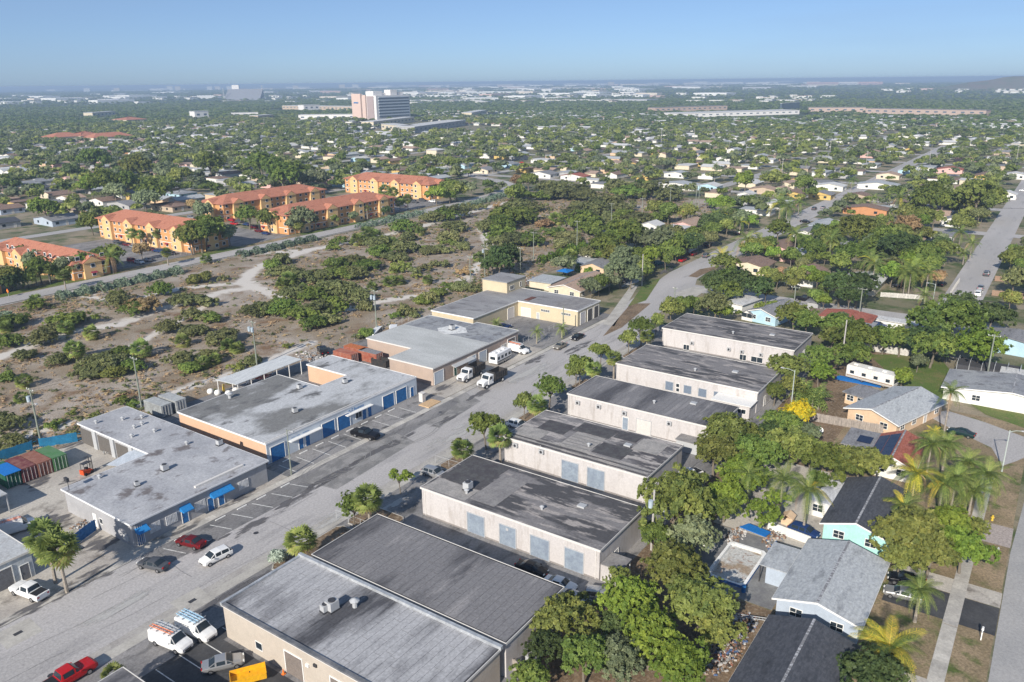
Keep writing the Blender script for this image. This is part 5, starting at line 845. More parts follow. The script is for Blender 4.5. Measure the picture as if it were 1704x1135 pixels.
for px, py, L, W, wc, rc, kd, lb in [(1120,330,0,0,0,0,0,0),
    (1002,413,12,7,'white','lightgrey','flat','pale flat roof showing among the trees by the poles'),(1085,373,8,6,'white','white','gable','small white gabled roof near the turquoise pool fence'),(1148,370,16,10,'pink','tan','gable','pink tan roofed house near the bend of the main street'),(1128,378,9,6,'white','white','flat','white walled pool house with blue shade'),
    (1253,437,12,12,'cream','brown','gable','cream house with brown roof behind the yellow coconut palm'),(1300,408,14,9,'pink','brown','gable','brown roofed house among the palms'),(1325,421,9,9,'pink','lightgrey','gable','pale grey roofed pink house'),(1372,372,14,10,'bluegrey','lightgrey','gable','pale grey roofed house on the cross street'),(1345,385,12,9,'white','grey','gable','dark grey roofed house behind the trees'),
    (1443,346,10,20,'orange','brown','gable','orange house with a brown roof on the cross street'),(1468,344,9,8,'orange','lightgrey','flat','pale garage roof of the orange house'),(1236,330,12,9,'grey','grey','gable','grey green house by the red drive'),(1243,322,6,5,'white','white','gable','small white gable behind the grey green house'),(1273,314,9,16,'tan','tan','gable','tan roofed house behind the lawn'),(1300,314,7,9,'green','tan','gable','green walled small house'),
    (1320,320,10,12,'yellow','brown','gable','yellow house beside the coconut palm'),(1368,322,10,12,'yellow','grey','gable','yellow house with grey roof'),(1383,308,10,16,'white','white','gable','white house with pale roof'),(1430,325,10,14,'tan','brown','gable','tan house with brown roof behind the orange house'),(1462,306,11,22,'white','lightgrey','gable','long white house with a light grey roof'),(1480,290,10,14,'cream','tan','gable','cream house behind the long white one'),
    (1515,283,10,14,'lightblue','white','gable','pale blue house with a white roof'),(1582,281,10,16,'pink','red','gable','pink house with a reddish roof'),(1585,365,8,7,'white','grey','gable','small white house beneath the largest olive tree'),(1560,388,9,12,'grey','grey','flat','dark roofed house beside the white van'),(1678,322,6,8,'white','white','gable','white shed at the end of the far street'),(1690,290,8,14,'white','white','gable','white roofed house at the right frame edge'),
    (1130,306,12,24,'white','lightgrey','gable','long pale roofed house beyond the field'),(1182,308,10,12,'lightblue','white','gable','pale blue house with carport'),(1128,288,10,16,'white','lightgrey','gable','white house at the end of the field'),(1020,270,10,14,'white','tan','gable','white walled house with tan roof'),(1050,270,8,12,'yellow','brown','gable','bright yellow house with brown roof'),(958,292,10,18,'white','red','gable','house with dark red roof by the trees'),(985,298,8,14,'white','white','flat','white fence like long shed'),
    (845,272,10,14,'lightblue','bluegrey','gable','pale blue gabled house near the bend'),(805,281,12,16,'cream','grey','gable','cream house with grey roof at the bend'),(730,280,9,12,'white','palegreen','flat','small pale green roofed house'),(756,266,9,14,'white','brown','gable','white house with red brown roof'),(725,255,12,12,'cream','white','hip','two storey cream house with a tower'),(710,262,8,8,'orange','tile','hip','small orange tiled house'),(803,268,10,16,'grey','grey','gable','grey walled house with dark roof'),(905,288,12,18,'white','grey','gable','grey roofed long house'),(905,265,12,18,'white','white','flat','white flat roofed house behind the thicket'),
    (40,305,14,16,'lightblue','bluegrey','gable','long blue grey roofed house at the left'),(55,312,14,16,'white','charcoal','gable','white house with a charcoal hipped roof'),(15,318,12,16,'tan','brown','gable','tan house at the left frame edge'),(95,322,13,16,'cream','brown','gable','cream house with a dark brown roof'),(118,328,10,14,'white','tan','gable','white carport house with tan roof'),(10,345,12,14,'bluegrey','brown','gable','blue grey house at the left edge'),(5,368,10,12,'grey','charcoal','gable','dark roofed house at the left frame edge'),
    (95,362,14,18,'bluegrey','grey','gable','slate gabled house left of the first orange block'),(175,332,11,14,'white','brown','gable','white house with red brown roof above the first orange block'),(210,338,10,22,'grey','grey','gable','long dark grey roofed house above the first block'),(285,340,12,20,'tan','brown','hip','wide brown hipped roof house above the orange blocks'),(300,320,12,16,'lightblue','bluegrey','hip','blue house with slate roof'),(70,300,10,14,'white','bluegrey','gable','pale house behind the charcoal roof'),(135,305,10,12,'tan','grey','gable','tan house with a grey roof by the trees'),
    (545,285,12,18,'white','lightgrey','gable','white house with pale roof above the orange blocks'),(548,298,10,14,'pink','tan','gable','pink house above the orange blocks'),(410,306,8,10,'white','lightgrey','gable','small pale roofed house behind the big trees'),(205,278,12,16,'cream','red','gable','cream house with red roof'),(172,253,10,16,'orange','brown','gable','brown roofed orange house by the dry lot'),(240,256,10,16,'white','lightgrey','gable','white house with pale roof by the dry lot'),(215,250,10,16,'orange','tan','gable','orange wall house beyond the dry lot'),(60,262,10,14,'tan','brown','gable','brown roofed house left of the dry lot'),(20,258,10,14,'white','brown','gable','brown roofed white house at far left')]:
    if L: x, y = at(px, py, 2.8); H(x, y, max(L, 8), max(W, 8), (0 if L > W or True else 0), wc, rc, lb, kind=kd, detail=2, ze=2.8 if 'two' not in lb else 6, zr=4.2 if 'two' not in lb else 7.5)
# --- orange apartment blocks
OR1 = mat('orange_stucco', (.6, .3, .125), (.55, .28, .115), scale=.5, fine=.04); OR2 = mat('yellow_stucco', (.7, .46, .22), (.65, .43, .2), scale=.5, fine=.04); TILE = RF['tile']
AWN = mat('awning_maroon', (.25, .03, .05))
def block(label, x0, x1, y0, y1, ze=8.6, zr=11.6, faces=('u', 'v')):
    NH.append(((x0+x1)/2, (y0+y1)/2, max(x1-x0, y1-y0)/2+3)); cx, cy = (x0+x1)/2, (y0+y1)/2; t = thing('apartment_block', label, 'apartment block', (cx, cy, 0)); a, b = (x1-x0)/2, (y1-y0)/2
    ob('wall', MB().box(-a, a, -b, b, -.1, ze), OR1, t)
    al = a > b; L, W = (2*a, 2*b) if al else (2*b, 2*a); r = ob('roof', gable_roof(L, W, ze, zr, .9, .25, hip=1), TILE, t); r.rotation_euler = (0, 0, 0 if al else R(90))
    ob('band', MB().box(-a-.06, a+.06, -b-.06, b+.06, 2.7, 2.9), WHITE, t); ob('band', MB().box(-a-.08, a+.08, -b-.08, b+.08, ze-.35, ze-.02), WHITE, t)
    wm = MB().box(-.06, 0, -.8, .8, -.75, .75).mesh('window'); wm.materials.append(WHITE); pm = MB().box(-.09, -.061, -.62, .62, -.57, .57).mesh('pane'); pm.materials.append(GLASS)
    for side in faces:
        ln = b if side == 'u' else a; off = a if side == 'u' else b; nb = max(1, round(2*ln/16)); dirs = 1
        for k in range(nb):
            c = -ln+2*ln*(k+.5)/nb; bw = 3.2; d0 = off
            bay = wallbox(MB(), side, -d0, c-bw, c+bw, -.1, ze-.36, 1.2, -.01); ob('bay', bay, OR2, t)
            g = MB().ext([(-d0-1.5, c-bw-.4, ze-.3), (-d0-1.5, c+bw+.4, ze-.3), (-d0-1.5, c, ze+2.0)], (5, 0, 0)) if side == 'u' else MB().ext([(c-bw-.4, -d0-1.5, ze-.3), (c+bw+.4, -d0-1.5, ze-.3), (c, -d0-1.5, ze+2.0)], (0, 5, 0))
            o = ob('gablet', g, TILE, t); gf = MB().ext([(-d0-1.56, c-bw, ze-.35), (-d0-1.56, c+bw, ze-.35), (-d0-1.56, c, ze+1.6)], (.05, 0, 0)) if side == 'u' else MB().ext([(c-bw, -d0-1.56, ze-.35), (c+bw, -d0-1.56, ze-.35), (c, -d0-1.56, ze+1.6)], (0, .05, 0)); ob('gable_front', gf, OR2, o)
        nw = int(2*ln/3.7)
        for i in range(nw):
            c = -ln+2*ln*(i+.5)/nw; inb = any(abs(c-(-ln+2*ln*(k+.5)/nb)) < 3.2-.8 for k in range(nb)); edge = any(abs(abs(c-(-ln+2*ln*(k+.5)/nb))-3.2) < .8 for k in range(nb))
            if edge: continue
            for f in range(3):
                z = 1.55+f*2.95; p = off+(1.2 if inb else 0); loc = (-p, c, z) if side == 'u' else (c, -p, z); o = ob('window', wm, None, t, loc, 0 if side == 'u' else R(90)); ob('pane', pm, None, o)
                if f == 0 and i % 3 == 1: a_ = ob('awning', MB().ext([(0, -1, .9), (-.9, -1, .4), (0, -1, .4)], (0, 2, 0)), AWN, t, loc, 0 if side == 'u' else R(90))
    return t
block('orange apartment block nearest the car park with three storeys and red tile roof', 185, 202, 284, 352)
block('low left orange block whose long tile roof shows above the trees', 134, 147, 277, 336, 6, 9.0); block('orange tile roof cut by the left frame edge', 100, 112, 280, 322, 5, 7.5)
block('orange block along the north road in the middle of the group', 233, 302, 283, 302, faces=('u', 'v')); block('orange block hidden behind the middle one', 240, 306, 338, 357); block('farthest orange block beside the bend of the road', 350, 369, 300, 368)
for cxy in ((205, 268, 500, 700),): pass
sheet('parking_lot', ASPHD, R4(150, 184, 281, 345), .07); sheet('parking_lot', ASPHD, R4(203, 232, 280, 340), .07); sheet('parking_lot', ASPHD, R4(303, 349, 284, 360), .07); sheet('lawn', GRASS, R4(100, 150, 275.2, 281), .075); sheet('lawn', GRASS, R4(185, 203, 275.2, 282), .075); sheet('lawn', GRASS, R4(236, 300, 275.2, 281), .075)
# dry open lot at the left, other tile roofed complex
sheet('dry_lot', mat('dry_lot', (.3, .22, .14), (.24, .19, .12), scale=.05, fine=.2), [at(0, 275), at(95, 263), at(190, 264), at(250, 280), at(180, 292), at(60, 295), at(0, 300)], .055)
sheet('path', WALK, [at(0, 281.5), at(90, 273.5), at(210, 268.5), at(210, 270), at(90, 275.5), at(0, 284)], .06)
for i, (px, py, L, W, lb) in enumerate([(105,226,40,30,'left wing of the far red tiled complex'),(140,224,30,40,'middle wing of the far red tiled complex'),(180,226,50,24,'right wing of the far red tiled complex'),(215,198,40,50,'far red roofed hall behind the trees')]):
    x, y = at(px, py, 6); H(x, y, L, W, 0, 'cream', 'tile', lb, kind='hip', detail=0, ze=5.5, zr=10)
# ---------------------------------------------------------------- landmarks in the distance
HW = mat('hospital_white', (.72, .7, .68)); HP = mat('hospital_pink', (.62, .47, .4)); HB = mat('hospital_taupe', (.36, .29, .28)); HG = mat('hospital_glass', (.09, .12, .16), rough=.3)
HV = 1015.0; u0, _ = onwall(627, 190, 'v', HV); u1, _ = onwall(683, 190, 'v', HV); v1, _ = onwall(590, 190, 'u', u0); _, ht = onwall(630, 159, 'v', HV); NH.append(((u0+u1)/2, HV+20, 70))
t = thing('hospital', 'tall white hospital block with dark window bands on the horizon', 'hospital', (u0, HV, 0)); Wd, Dp = u1-u0, v1-HV
ob('wall', MB().box(0, Wd, 0, Dp, -1, ht), HW, t); nf = 7
for i in range(nf): z = ht-4-i*(ht-8)/nf; ob('window_band', MB().box(6, Wd-3, -.6, -.01, z-2.6, z), HG, t); ob('spandrel', MB().box(6, Wd-3, -.9, -.01, z+.05, z+1.6), mat('spandrel_blue', (.5, .56, .62)), t)
ob('tower', MB().box(-4, -.02, Dp*.62, Dp*1.02, -1, ht+3), HP, t); ob('tower', MB().box(-1.5, -.03, Dp*.1, Dp*.38, -1, ht-1), HB, t); ob('tower', MB().box(-3, -.03, Dp*.42, Dp*.56, -1, ht+1), HP, t)
ob('sign', MB().box(-4.6, -4.01, Dp*.72, Dp*.92, ht-13, ht-11), BLUE, t)
for a, b, c, d, e in ((8, 30, 15, 35, 7), (45, 62, 8, 24, 9), (30, 45, 20, 40, 4), (66, 80, 10, 30, 5)): ob('penthouse', MB().box(min(a, Wd-12), min(b, Wd-2), c*Dp/60, d*Dp/60, ht+.01, ht+e), HW, t)
def slab(name, label, cat, p0, p1, h, dep, m, axis='px', z0=0, rm=None):
    """long building between two photo pixels at ground level"""
    (x0, y0), (x1, y1) = at(*p0), at(*p1); L_ = math.hypot(x1-x0, y1-y0); t = thing(name, label, cat, (x0, y0, z0), math.atan2(y1-y0, x1-x0)); NH.append(((x0+x1)/2, (y0+y1)/2, L_/2+5))
    ob('wall', MB().box(0, L_, 0, dep, -.5, h), m, t); ob('roof', MB().box(-.5, L_+.5, -.5, dep+.5, h+.001, h+.6), rm or RF['white'], t)
    for i in range(max(1, int(L_/14))): a = L_*(i+.5)/max(1, int(L_/14)); ob('window', MB().box(a-3, a+3, -.15, -.01, h*.45, h*.7), HG, t)
    return t
slab('hospital_wing', 'low cream wing in front of the hospital tower', 'building', (622, 212), (690, 203), 8, 20, WC['cream']); slab('parking_garage', 'long grey open parking garage right of the hospital', 'garage', (690, 222), (775, 209), 8, 30, WC['grey'])
slab('hospital_wing', 'pink cream podium left of the parking garage', 'building', (635, 216), (668, 220), 8, 20, WC['cream']); slab('arcade', 'white arcaded low building left of the hospital', 'building', (497, 200), (592, 199), 9, 25, HW)
slab('office', 'small white office left of the arcade', 'office', (385, 194), (430, 193), 7, 20, HW); slab('office', 'white office with striped windows', 'office', (325, 198), (348, 197), 14, 20, HW); slab('office', 'cream flat office beside the far red roof', 'office', (155, 196), (193, 193), 10, 20, WC['cream'])
slab('office', 'white low office above the trees right of the garage', 'office', (785, 195), (810, 190), 8, 20, WC['cream']); slab('round_office', 'white banded round office', 'office', (506, 185), (532, 184), 14, 24, HW); slab('clinic', 'tan low clinic behind the white office', 'clinic', (430, 200), (455, 198), 8, 18, WC['tan'])
slab('depot', 'long brown wall depot left of the hospital', 'depot', (470, 182), (590, 184), 9, 40, WC['tan'])
OP = mat('overpass_wall', (.46, .35, .29), (.42, .33, .28), scale=.02)
for i, (p0, p1, lb) in enumerate([((1090, 187), (1210, 183), 'left stretch of the pinkish highway wall'), ((1345, 187), (1440, 187), 'middle stretch of the pinkish highway wall'), ((1440, 189), (1640, 193), 'right stretch of the pinkish highway wall')]): slab('highway_wall', lb, 'highway wall', p0, p1, 9, 25, OP, rm=ASPHD)
slab('depot', 'white roofed depot in front of the highway', 'depot', (1130, 196), (1330, 190), 7, 50, HW); slab('billboard', 'dark panel beside the highway wall', 'billboard', (1300, 184), (1330, 181), 14, 3, HG)
slab('apartment_row', 'pink and white apartment row on the horizon', 'apartment block', (1342, 143), (1390, 143), 30, 60, WC['pink']); slab('apartment_row', 'white apartment row right of the pink one', 'apartment block', (1395, 143), (1425, 143), 32, 60, HW); slab('apartment_row', 'red and white apartment row on the horizon', 'apartment block', (1428, 143), (1460, 143), 32, 60, WC['pink'])
slab('warehouse_hall', 'very long white hall near the horizon on the right', 'warehouse', (1218, 131.5), (1328, 130), 20, 200, HW); slab('warehouse_hall', 'white hall left of the very long one', 'warehouse', (1136, 137), (1175, 137), 20, 100, HW)
# stadium: stepped grandstand with a white press tower
x, y = at(403, 167); t = thing('stadium', 'grey stepped stadium grandstand on the left horizon', 'stadium', (x, y, 0), R(-55)); 
for i in range(9): ob('tier', MB().box(-75, 75, i*7, i*7+6.6, -.5, 5+i*5), mat('stadium_grey', (.24, .25, .28)), t)
ob('press_tower', MB().box(-60, -30, 66, 76, -.5, 62), HW, t); ob('light_mast', MB().box(70, 72, 60, 62, -.5, 60), GREYM, t); ob('light_mast', MB().box(-77, -75, 0, 2, -.5, 50), GREYM, t)
# grassed landfill hill on the right horizon
def hill(p0, p1, h, dep, m):
    (x0, y0), (x1, y1) = p0, p1; n = 40; mb = MB(); L_ = math.hypot(x1-x0, y1-y0); d = Vector(((x1-x0)/L_, (y1-y0)/L_)); q = Vector((-d.y, d.x))
    prof = [(0, 0), (.12, .55), (.2, .92), (.8, 1.0), (.9, .5), (1, 0)]
    for i in range(n+1):
        s = i/n; e = min(1, s/.22)*min(1, (1-s)/.1)*(1+.07*math.sin(s*23)+.04*math.sin(s*61))
        for a, b in prof: p = Vector((x0, y0))+d*(s*L_)+q*(a*dep); mb.v.append((p.x, p.y, b*h*e-.5))
    for i in range(n):
        for j in range(5): a = i*6+j; mb.f.append((a, a+6, a+7, a+1))
    return struct('hill', mb, m)
def far_at(px, dist):
    d = FW+(px-852)/FPX*CX; k = dist/math.hypot(d[0], d[1]); return float(d[0]*k), float(d[1]*k)
hill(far_at(1470, 4600), far_at(2100, 4600), 66, 900, mat('hill_soil', (.16, .12, .08), (.12, .13, .07), scale=.006, stretch=(1, 1, 4), c3=(.09, .11, .05), s3=.02))
# far white halls, offices: one object each
fb = []
for nm, c in (('halls', (.8, .8, .78)), ('cream', (.7, .62, .52)), ('grey', (.42, .43, .45)), ('pinkish', (.62, .45, .4))):
    me = MB().box(-.5, .5, -.5, .5, 0, 1).mesh('far_hall'); me.materials.append(mat('far_'+nm, c, tuple(x*.85 for x in c), scale=.02)); fb.append(me)
rs = random.Random(4)
for k in range(285):
    band = rs.random()
    px = rs.uniform(-20, 1724) if band < .45 else rs.gauss(880, 190); py = 136+abs(rs.gauss(0, 10))+(0 if band < .7 else rs.uniform(0, 14)) if px > 350 else rs.uniform(143, 165)
    if px > 1400: py = 132+abs(rs.gauss(0, 9))
    x, y = at(px, py-(px-852)*.0108*1.0+0); D = math.hypot(x, y)
    if D > 16000 or any(math.hypot(x-a, y-b) < r_+20 for a, b, r_ in NH): continue
    w_ = rs.uniform(45, 170)*(D/3500)**.75; o = ob('far_hall', rs.choices(fb, (7, 2, 2, 1))[0], None, loc=(x, y, -.3), rz=rs.choice((0, 0, R(90), R(-35)))); o.scale = (w_*rs.uniform(.4, .8), w_, min(24, rs.uniform(6, 11)*(D/2500)**.6)); tag(o, 'far white or cream hall half hidden in the woods towards the horizon', 'far building', 'far halls towards the horizon')
for i, (px, h, w_) in enumerate([(340,55,60),(352,50,50),(400,45,120),(412,45,90),(430,45,120),(600,50,100),(620,50,80),(1005,45,60),(1140,40,200),(260,40,80),(215,40,90),(530,45,70)]):
    x, y = far_at(px, 10500); o = ob('far_tower', fb[i % 2], None, loc=(x, y, -.3), rz=R(-35)); o.scale = (60, w_, h); tag(o, 'pale high rise standing on the horizon', 'high rise', 'high rises on the horizon')
# ---------------------------------------------------------------- filler: blocks of small houses under trees
roads_v = [(15, 27), (-154, -146), (-324, -316), (176, 184), (346, 354), (516, 524)]
def blocked(x, y, m):
    if -60 < x < 200 and -20 < y < 150: return True
    if x < 432 and 140 < y < 268 and x > -50: return True
    if 90 < x < 372 and 264 < y < 366: return True
    if x < 460 and y > 262 and abs(y-269) < 8+m: return True
    if 395 < x < 470 and 270 < y < 345: return True
    if 200 <= x < 430 and 90 < y < 116 and m > 0: return 94-m < y < 112+m
    if 430 <= x < 905 and 98-m < y < 111+m: return True
    if y < 705 and any(abs(x-u) < 5+m for u in XS) and (y > 30 or x > 200) and not (x < 400 and y > 100): return True
    if x > 236 and 13-m*.8 < y < 29+m*.8: return True
    if x > 240 and any(a-m < y < b+m for a, b in roads_v) and (x > 465 or a == 15): return True
    if abs(x-330) < 4+m and y > 455: return True
    return any((x-a)**2+(y-b)**2 < (r_+m)**2 for a, b, r_ in NH)
rs = random.Random(11); HM = []
LBL = {'white': 'white walled', 'cream': 'cream', 'tan': 'tan', 'grey': 'grey', 'pink': 'pink', 'lightblue': 'pale blue', 'yellow': 'yellow', 'peach': 'peach'}
combos = [('white', 'white'), ('white', 'lightgrey'), ('cream', 'tan'), ('white', 'brown'), ('tan', 'grey'), ('grey', 'lightgrey'), ('pink', 'tan'), ('lightblue', 'white'), ('white', 'grey'), ('cream', 'white'), ('yellow', 'brown'), ('peach', 'lightgrey')]
protos = []
for wc, rc in combos:
    for kd in ('gable', 'flat'):
        t = house(0, 0, 16, 10, 0, WC[wc], RF[rc], LBL[wc]+' small house with a '+{'lightgrey': 'light grey'}.get(rc, rc)+' roof among the trees of the distant blocks', kd, detail=1, zr=4.0, group=LBL[wc]+' houses of the distant blocks'); protos.append(t)
cand = []
for u in np.arange(215, 1500, 26):
    for v in np.arange(-330, 1300, 19):
        x, y = u+rs.uniform(-3, 3), v+rs.uniform(-3, 3)
        if seen(x, y, 2, 20) and not blocked(x, y, 8) and rs.random() < .82: cand.append((depth(x, y), x, y))
cand.sort(); used = set()
hp = []
for k, (d, x, y) in enumerate(cand):
    if k >= 255: break
    p = rs.choice(protos); t = dup(p, (x, y, 0), rs.choice((0, R(90), 0, R(180)))); t.scale = (rs.uniform(.75, 1.1), rs.uniform(.85, 1.15), rs.uniform(.9, 1.1)); hp.append((x, y))
for p in protos:
    for c in list(p.children): bpy.data.objects.remove(c)
    bpy.data.objects.remove(p)
# the rest of the houses read as one mass
mbs = {rc: MB() for rc in ('white', 'lightgrey', 'tan', 'grey')}; wl = MB()
for d, x, y in cand[255:]:

    rc = rs.choice(('white', 'white', 'white', 'lightgrey', 'tan', 'grey')); a, b = (8, 5) if rs.random() < .5 else (5, 8); wl.box(x-a, x+a, y-b, y+b, 0, 2.8); m_ = mbs[rc]; n = len(m_.v)
    if a > b: m_.v += [(x-a-1, y-b-1, 2.7), (x+a+1, y-b-1, 2.7), (x+a+1, y+b+1, 2.7), (x-a-1, y+b+1, 2.7), (x-a, y, 4.2), (x+a, y, 4.2)]; m_.f += [(n, n+1, n+5, n+4), (n+2, n+3, n+4, n+5), (n+1, n+2, n+5), (n+3, n, n+4)]
    else: m_.v += [(x-a-1, y-b-1, 2.7), (x+a+1, y-b-1, 2.7), (x+a+1, y+b+1, 2.7), (x-a-1, y+b+1, 2.7), (x, y-b, 4.2), (x, y+b, 4.2)]; m_.f += [(n, n+1, n+4), (n+1, n+2, n+5, n+4), (n+2, n+3, n+5), (n+3, n, n+4, n+5)]
rz_ = random.Random(8); cl = [(at(rz_.choice((rz_.uniform(-50, 1300), rz_.uniform(350, 1100), rz_.uniform(-50, 1750))), rz_.choice((146, 150, 154, 158, 163, 170)))) for _ in range(44)]
for cx_, cy_ in cl:
    D_ = math.hypot(cx_, cy_)
    if D_ > 5200: continue
    for _ in range(rz_.randint(5, 16)):
        x, y = cx_+rz_.gauss(0, D_*.035), cy_+rz_.gauss(0, D_*.05)
        if math.hypot(x, y) < 1000 or blocked(x, y, 2): continue
        a, b = rz_.choice(((9, 6), (6, 9), (14, 8), (8, 16))); k_ = 1+D_/6000; wl.box(x-a*k_, x+a*k_, y-b*k_, y+b*k_, 0, 4.6*k_); mbs[rz_.choice(('white', 'white', 'lightgrey', 'tan'))].box(x-a*k_-.5, x+a*k_+.5, y-b*k_-.5, y+b*k_+.5, 4.61*k_, 5*k_)
stuff('distant_houses', wl, WC['white'])
for rc, m_ in mbs.items(): stuff('distant_roofs', m_, RF[rc])
# ---------------------------------------------------------------- filler woods
def forest(name, P, Rr, tmpl, m, flatz=.8, zoff=.55):
    """many crowns baked into one mesh: P centres, Rr radii"""
    Vt, Ft, Tt = zip(*tmpl); Vs, Fs, Ts, b = [], [], [], 0; rg = np.random.default_rng(3)
    for j in range(len(tmpl)):
        idx = np.arange(j, len(P), len(tmpl)); k = len(idx)
        if not k: continue
        a = rg.uniform(0, 6.28, k); c, s = np.cos(a), np.sin(a); V = Vt[j]; X = V[None, :, 0]*c[:, None]-V[None, :, 1]*s[:, None]; Y = V[None, :, 0]*s[:, None]+V[None, :, 1]*c[:, None]
        q = np.stack([X*Rr[idx, None]+P[idx, 0:1], Y*Rr[idx, None]+P[idx, 1:2], (V[None, :, 2]*flatz+zoff+.3)*Rr[idx, None]+rg.uniform(0, 1.5, (k, 1))], -1)
        Vs.append(q.reshape(-1, 3)); f = (Ft[j][None]+(np.arange(k)*len(V))[:, None, None]).reshape(-1, Ft[j].shape[1]); Fs.append(f+b); b += k*len(V); base = rg.random((k, 1)); Ts.append(np.clip(Tt[j][None]*.45+base*.6-.05, 0, 1).ravel())
    return stuff(name, fast_mesh(name, np.vstack(Vs), np.vstack(Fs), np.concatenate(Ts), [m]), None)
MIDT = [crown(200+i, 9, 120, .34) for i in range(5)]
def lump(seed):
    rg = np.random.default_rng(seed); V, F, T = crown(seed, 6, 26, .62); return V, F, T
FART = [lump(300+i) for i in range(6)]
rg = np.random.default_rng(5); P, Q = [], []
def scatter(x0, x1, y0, y1, n, m):
    out = []
    for x, y in zip(rg.uniform(x0, x1, n), rg.uniform(y0, y1, n)):
        if seen(x, y, 4, 30) and not blocked(x, y, m): out.append((x, y))
    return out
near = scatter(200, 1150, -420, 1350, 38000, 2.2)
hpn = np.array([(a, b) for _, a, b in cand]); pts = []
for x, y in near:
    d2 = np.min((hpn[:, 0]-x)**2+(hpn[:, 1]-y)**2)
    if d2 < 49: continue
    den = .5+.5*math.sin(x*.013+1)*math.sin(y*.017+2)+.25*math.sin(x*.041)*math.sin(y*.037); 
    if rg.random() < (.27+.42*den)*(.85 if y > 380 else 1): pts.append((x, y))
pts.sort(key=lambda p: depth(*p)); print('mid trees', len(pts))
kinds = [G1, G2, G2, G4, GDK, G1, G3, G5]; nidx = 0
for x, y in pts[:110]: tree(x, y, rs.uniform(2.6, 5.2), rs.choice(kinds), 'leafy tree of the residential blocks seen small beyond the gardens', group='trees of the residential blocks')
rest = np.array(pts[110:]); Rr = rg.uniform(2.2, 4.8, len(rest))*np.where(rest[:, 1] > 380, 1.15, 1.0); mk = rg.integers(0, 4, len(rest))
for j, m in enumerate((G1, G2, G5, G4)): s = mk == j; forest('distant_woods', rest[s], Rr[s], MIDT, m)
# palms rising over the woods
x_ = [p for p in pts if rs.random() < .035][:60]
for x, y in x_: palm(x, y, rs.uniform(7, 11), 'tall palm sticking out above the distant tree tops', 3.0, nf=12, lod='mid', group='palms above the distant woods')
far = scatter(1100, 9000, -1200, 9000, 60000, 0); far = [p for p in far if math.hypot(*p) < 9000 and (math.hypot(p[0], p[1]) < 3500 or rg.random() < .6)]
f2 = scatter(1000, 2600, -600, 2600, 36000, 0)+scatter(200, 1100, 1200, 2600, 9000, 0); far = np.array(far+f2); D = np.hypot(far[:, 0], far[:, 1]); print('far', len(far)); Rf = rg.uniform(3.5, 6, len(far))*np.maximum(.95, (D/2600)**.85); mk = rg.integers(0, 3, len(far))
for j, m in enumerate((G1, G4, GDK)): s = mk == j; forest('far_woods', far[s], Rf[s], FART, m, flatz=.5, zoff=.25) if s.any() else None
MATS_FAR = mat('far_forest_floor', (.04, .06, .025), (.07, .09, .04), scale=.004, c3=(.12, .13, .1), s3=.02, lo3=.55, hi3=.7)
struct('far_land', MB().poly([(1300, -9000, .0), (44000, -29000, .0), (44000, 39000, .0), (-2900, 39000, 0), (-1500, 1700, 0), (1300, 1300, .0)]), MATS_FAR)
# ---------------------------------------------------------------- vehicles
def paint(n, c, metal=.3, rough=.3): return mat('car_'+n, c, rough=rough, metal=metal, fine=0, obj=True)
CP = {'white': paint('white', (.75, .75, .74), 0), 'black': paint('black', (.012, .012, .015)), 'silver': paint('silver', (.45, .45, .45), .6), 'grey': paint('grey', (.1, .105, .115)), 'maroon': paint('maroon', (.16, .012, .015)), 'red': paint('red', (.42, .012, .015), 0), 'blue': paint('blue', (.02, .05, .16)), 'dkgreen': paint('dkgreen', (.015, .04, .04)), 'gold': paint('gold', (.36, .32, .26), .5), 'tealtruck': paint('teal', (.03, .14, .16))}
STYLE = {  # stations x, half width, hood/roof z, roof half width ; cab from index a to b
 'sedan': dict(L=4.7, W=.9, zb=.9, st=[(-2.35, .72, .72), (-2.2, .86, .95), (-1.55, .9, 1.0), (-.75, .9, 1.42), (.35, .9, 1.44), (1.15, .9, 1.0), (2.0, .87, .86), (2.35, .7, .66)], cab=(2, 5)),
 'suv': dict(L=4.7, W=.94, zb=1.05, st=[(-2.35, .8, 1.0), (-2.3, .9, 1.1), (-2.1, .93, 1.68), (-.6, .94, 1.74), (.4, .94, 1.7), (1.15, .94, 1.15), (2.1, .9, 1.02), (2.35, .76, .8)], cab=(1, 5)),
 'hatch': dict(L=4.5, W=.9, zb=.95, st=[(-2.25, .76, .85), (-2.18, .86, 1.0), (-1.7, .9, 1.5), (-.5, .9, 1.58), (.4, .9, 1.54), (1.25, .9, 1.05), (2.0, .86, .9), (2.25, .7, .7)], cab=(1, 5)),
 'van': dict(L=5.6, W=1.0, zb=1.25, st=[(-2.8, .94, 1.2), (-2.78, .97, 1.9), (-2.6, 1., 2.1), (-.5, 1., 2.15), (1.0, 1., 2.1), (1.75, .98, 1.3), (2.55, .93, 1.1), (2.8, .8, .85)], cab=(3, 5)),
 'pickup': dict(L=5.8, W=.98, zb=1.15, st=[(-2.9, .94, 1.12), (-2.8, .97, 1.14), (-1.25, .98, 1.15), (-1.0, .98, 1.82), (.35, .98, 1.86), (1.05, .98, 1.2), (2.6, .95, 1.12), (2.9, .84, .9)], cab=(2, 5))}
VC = {}
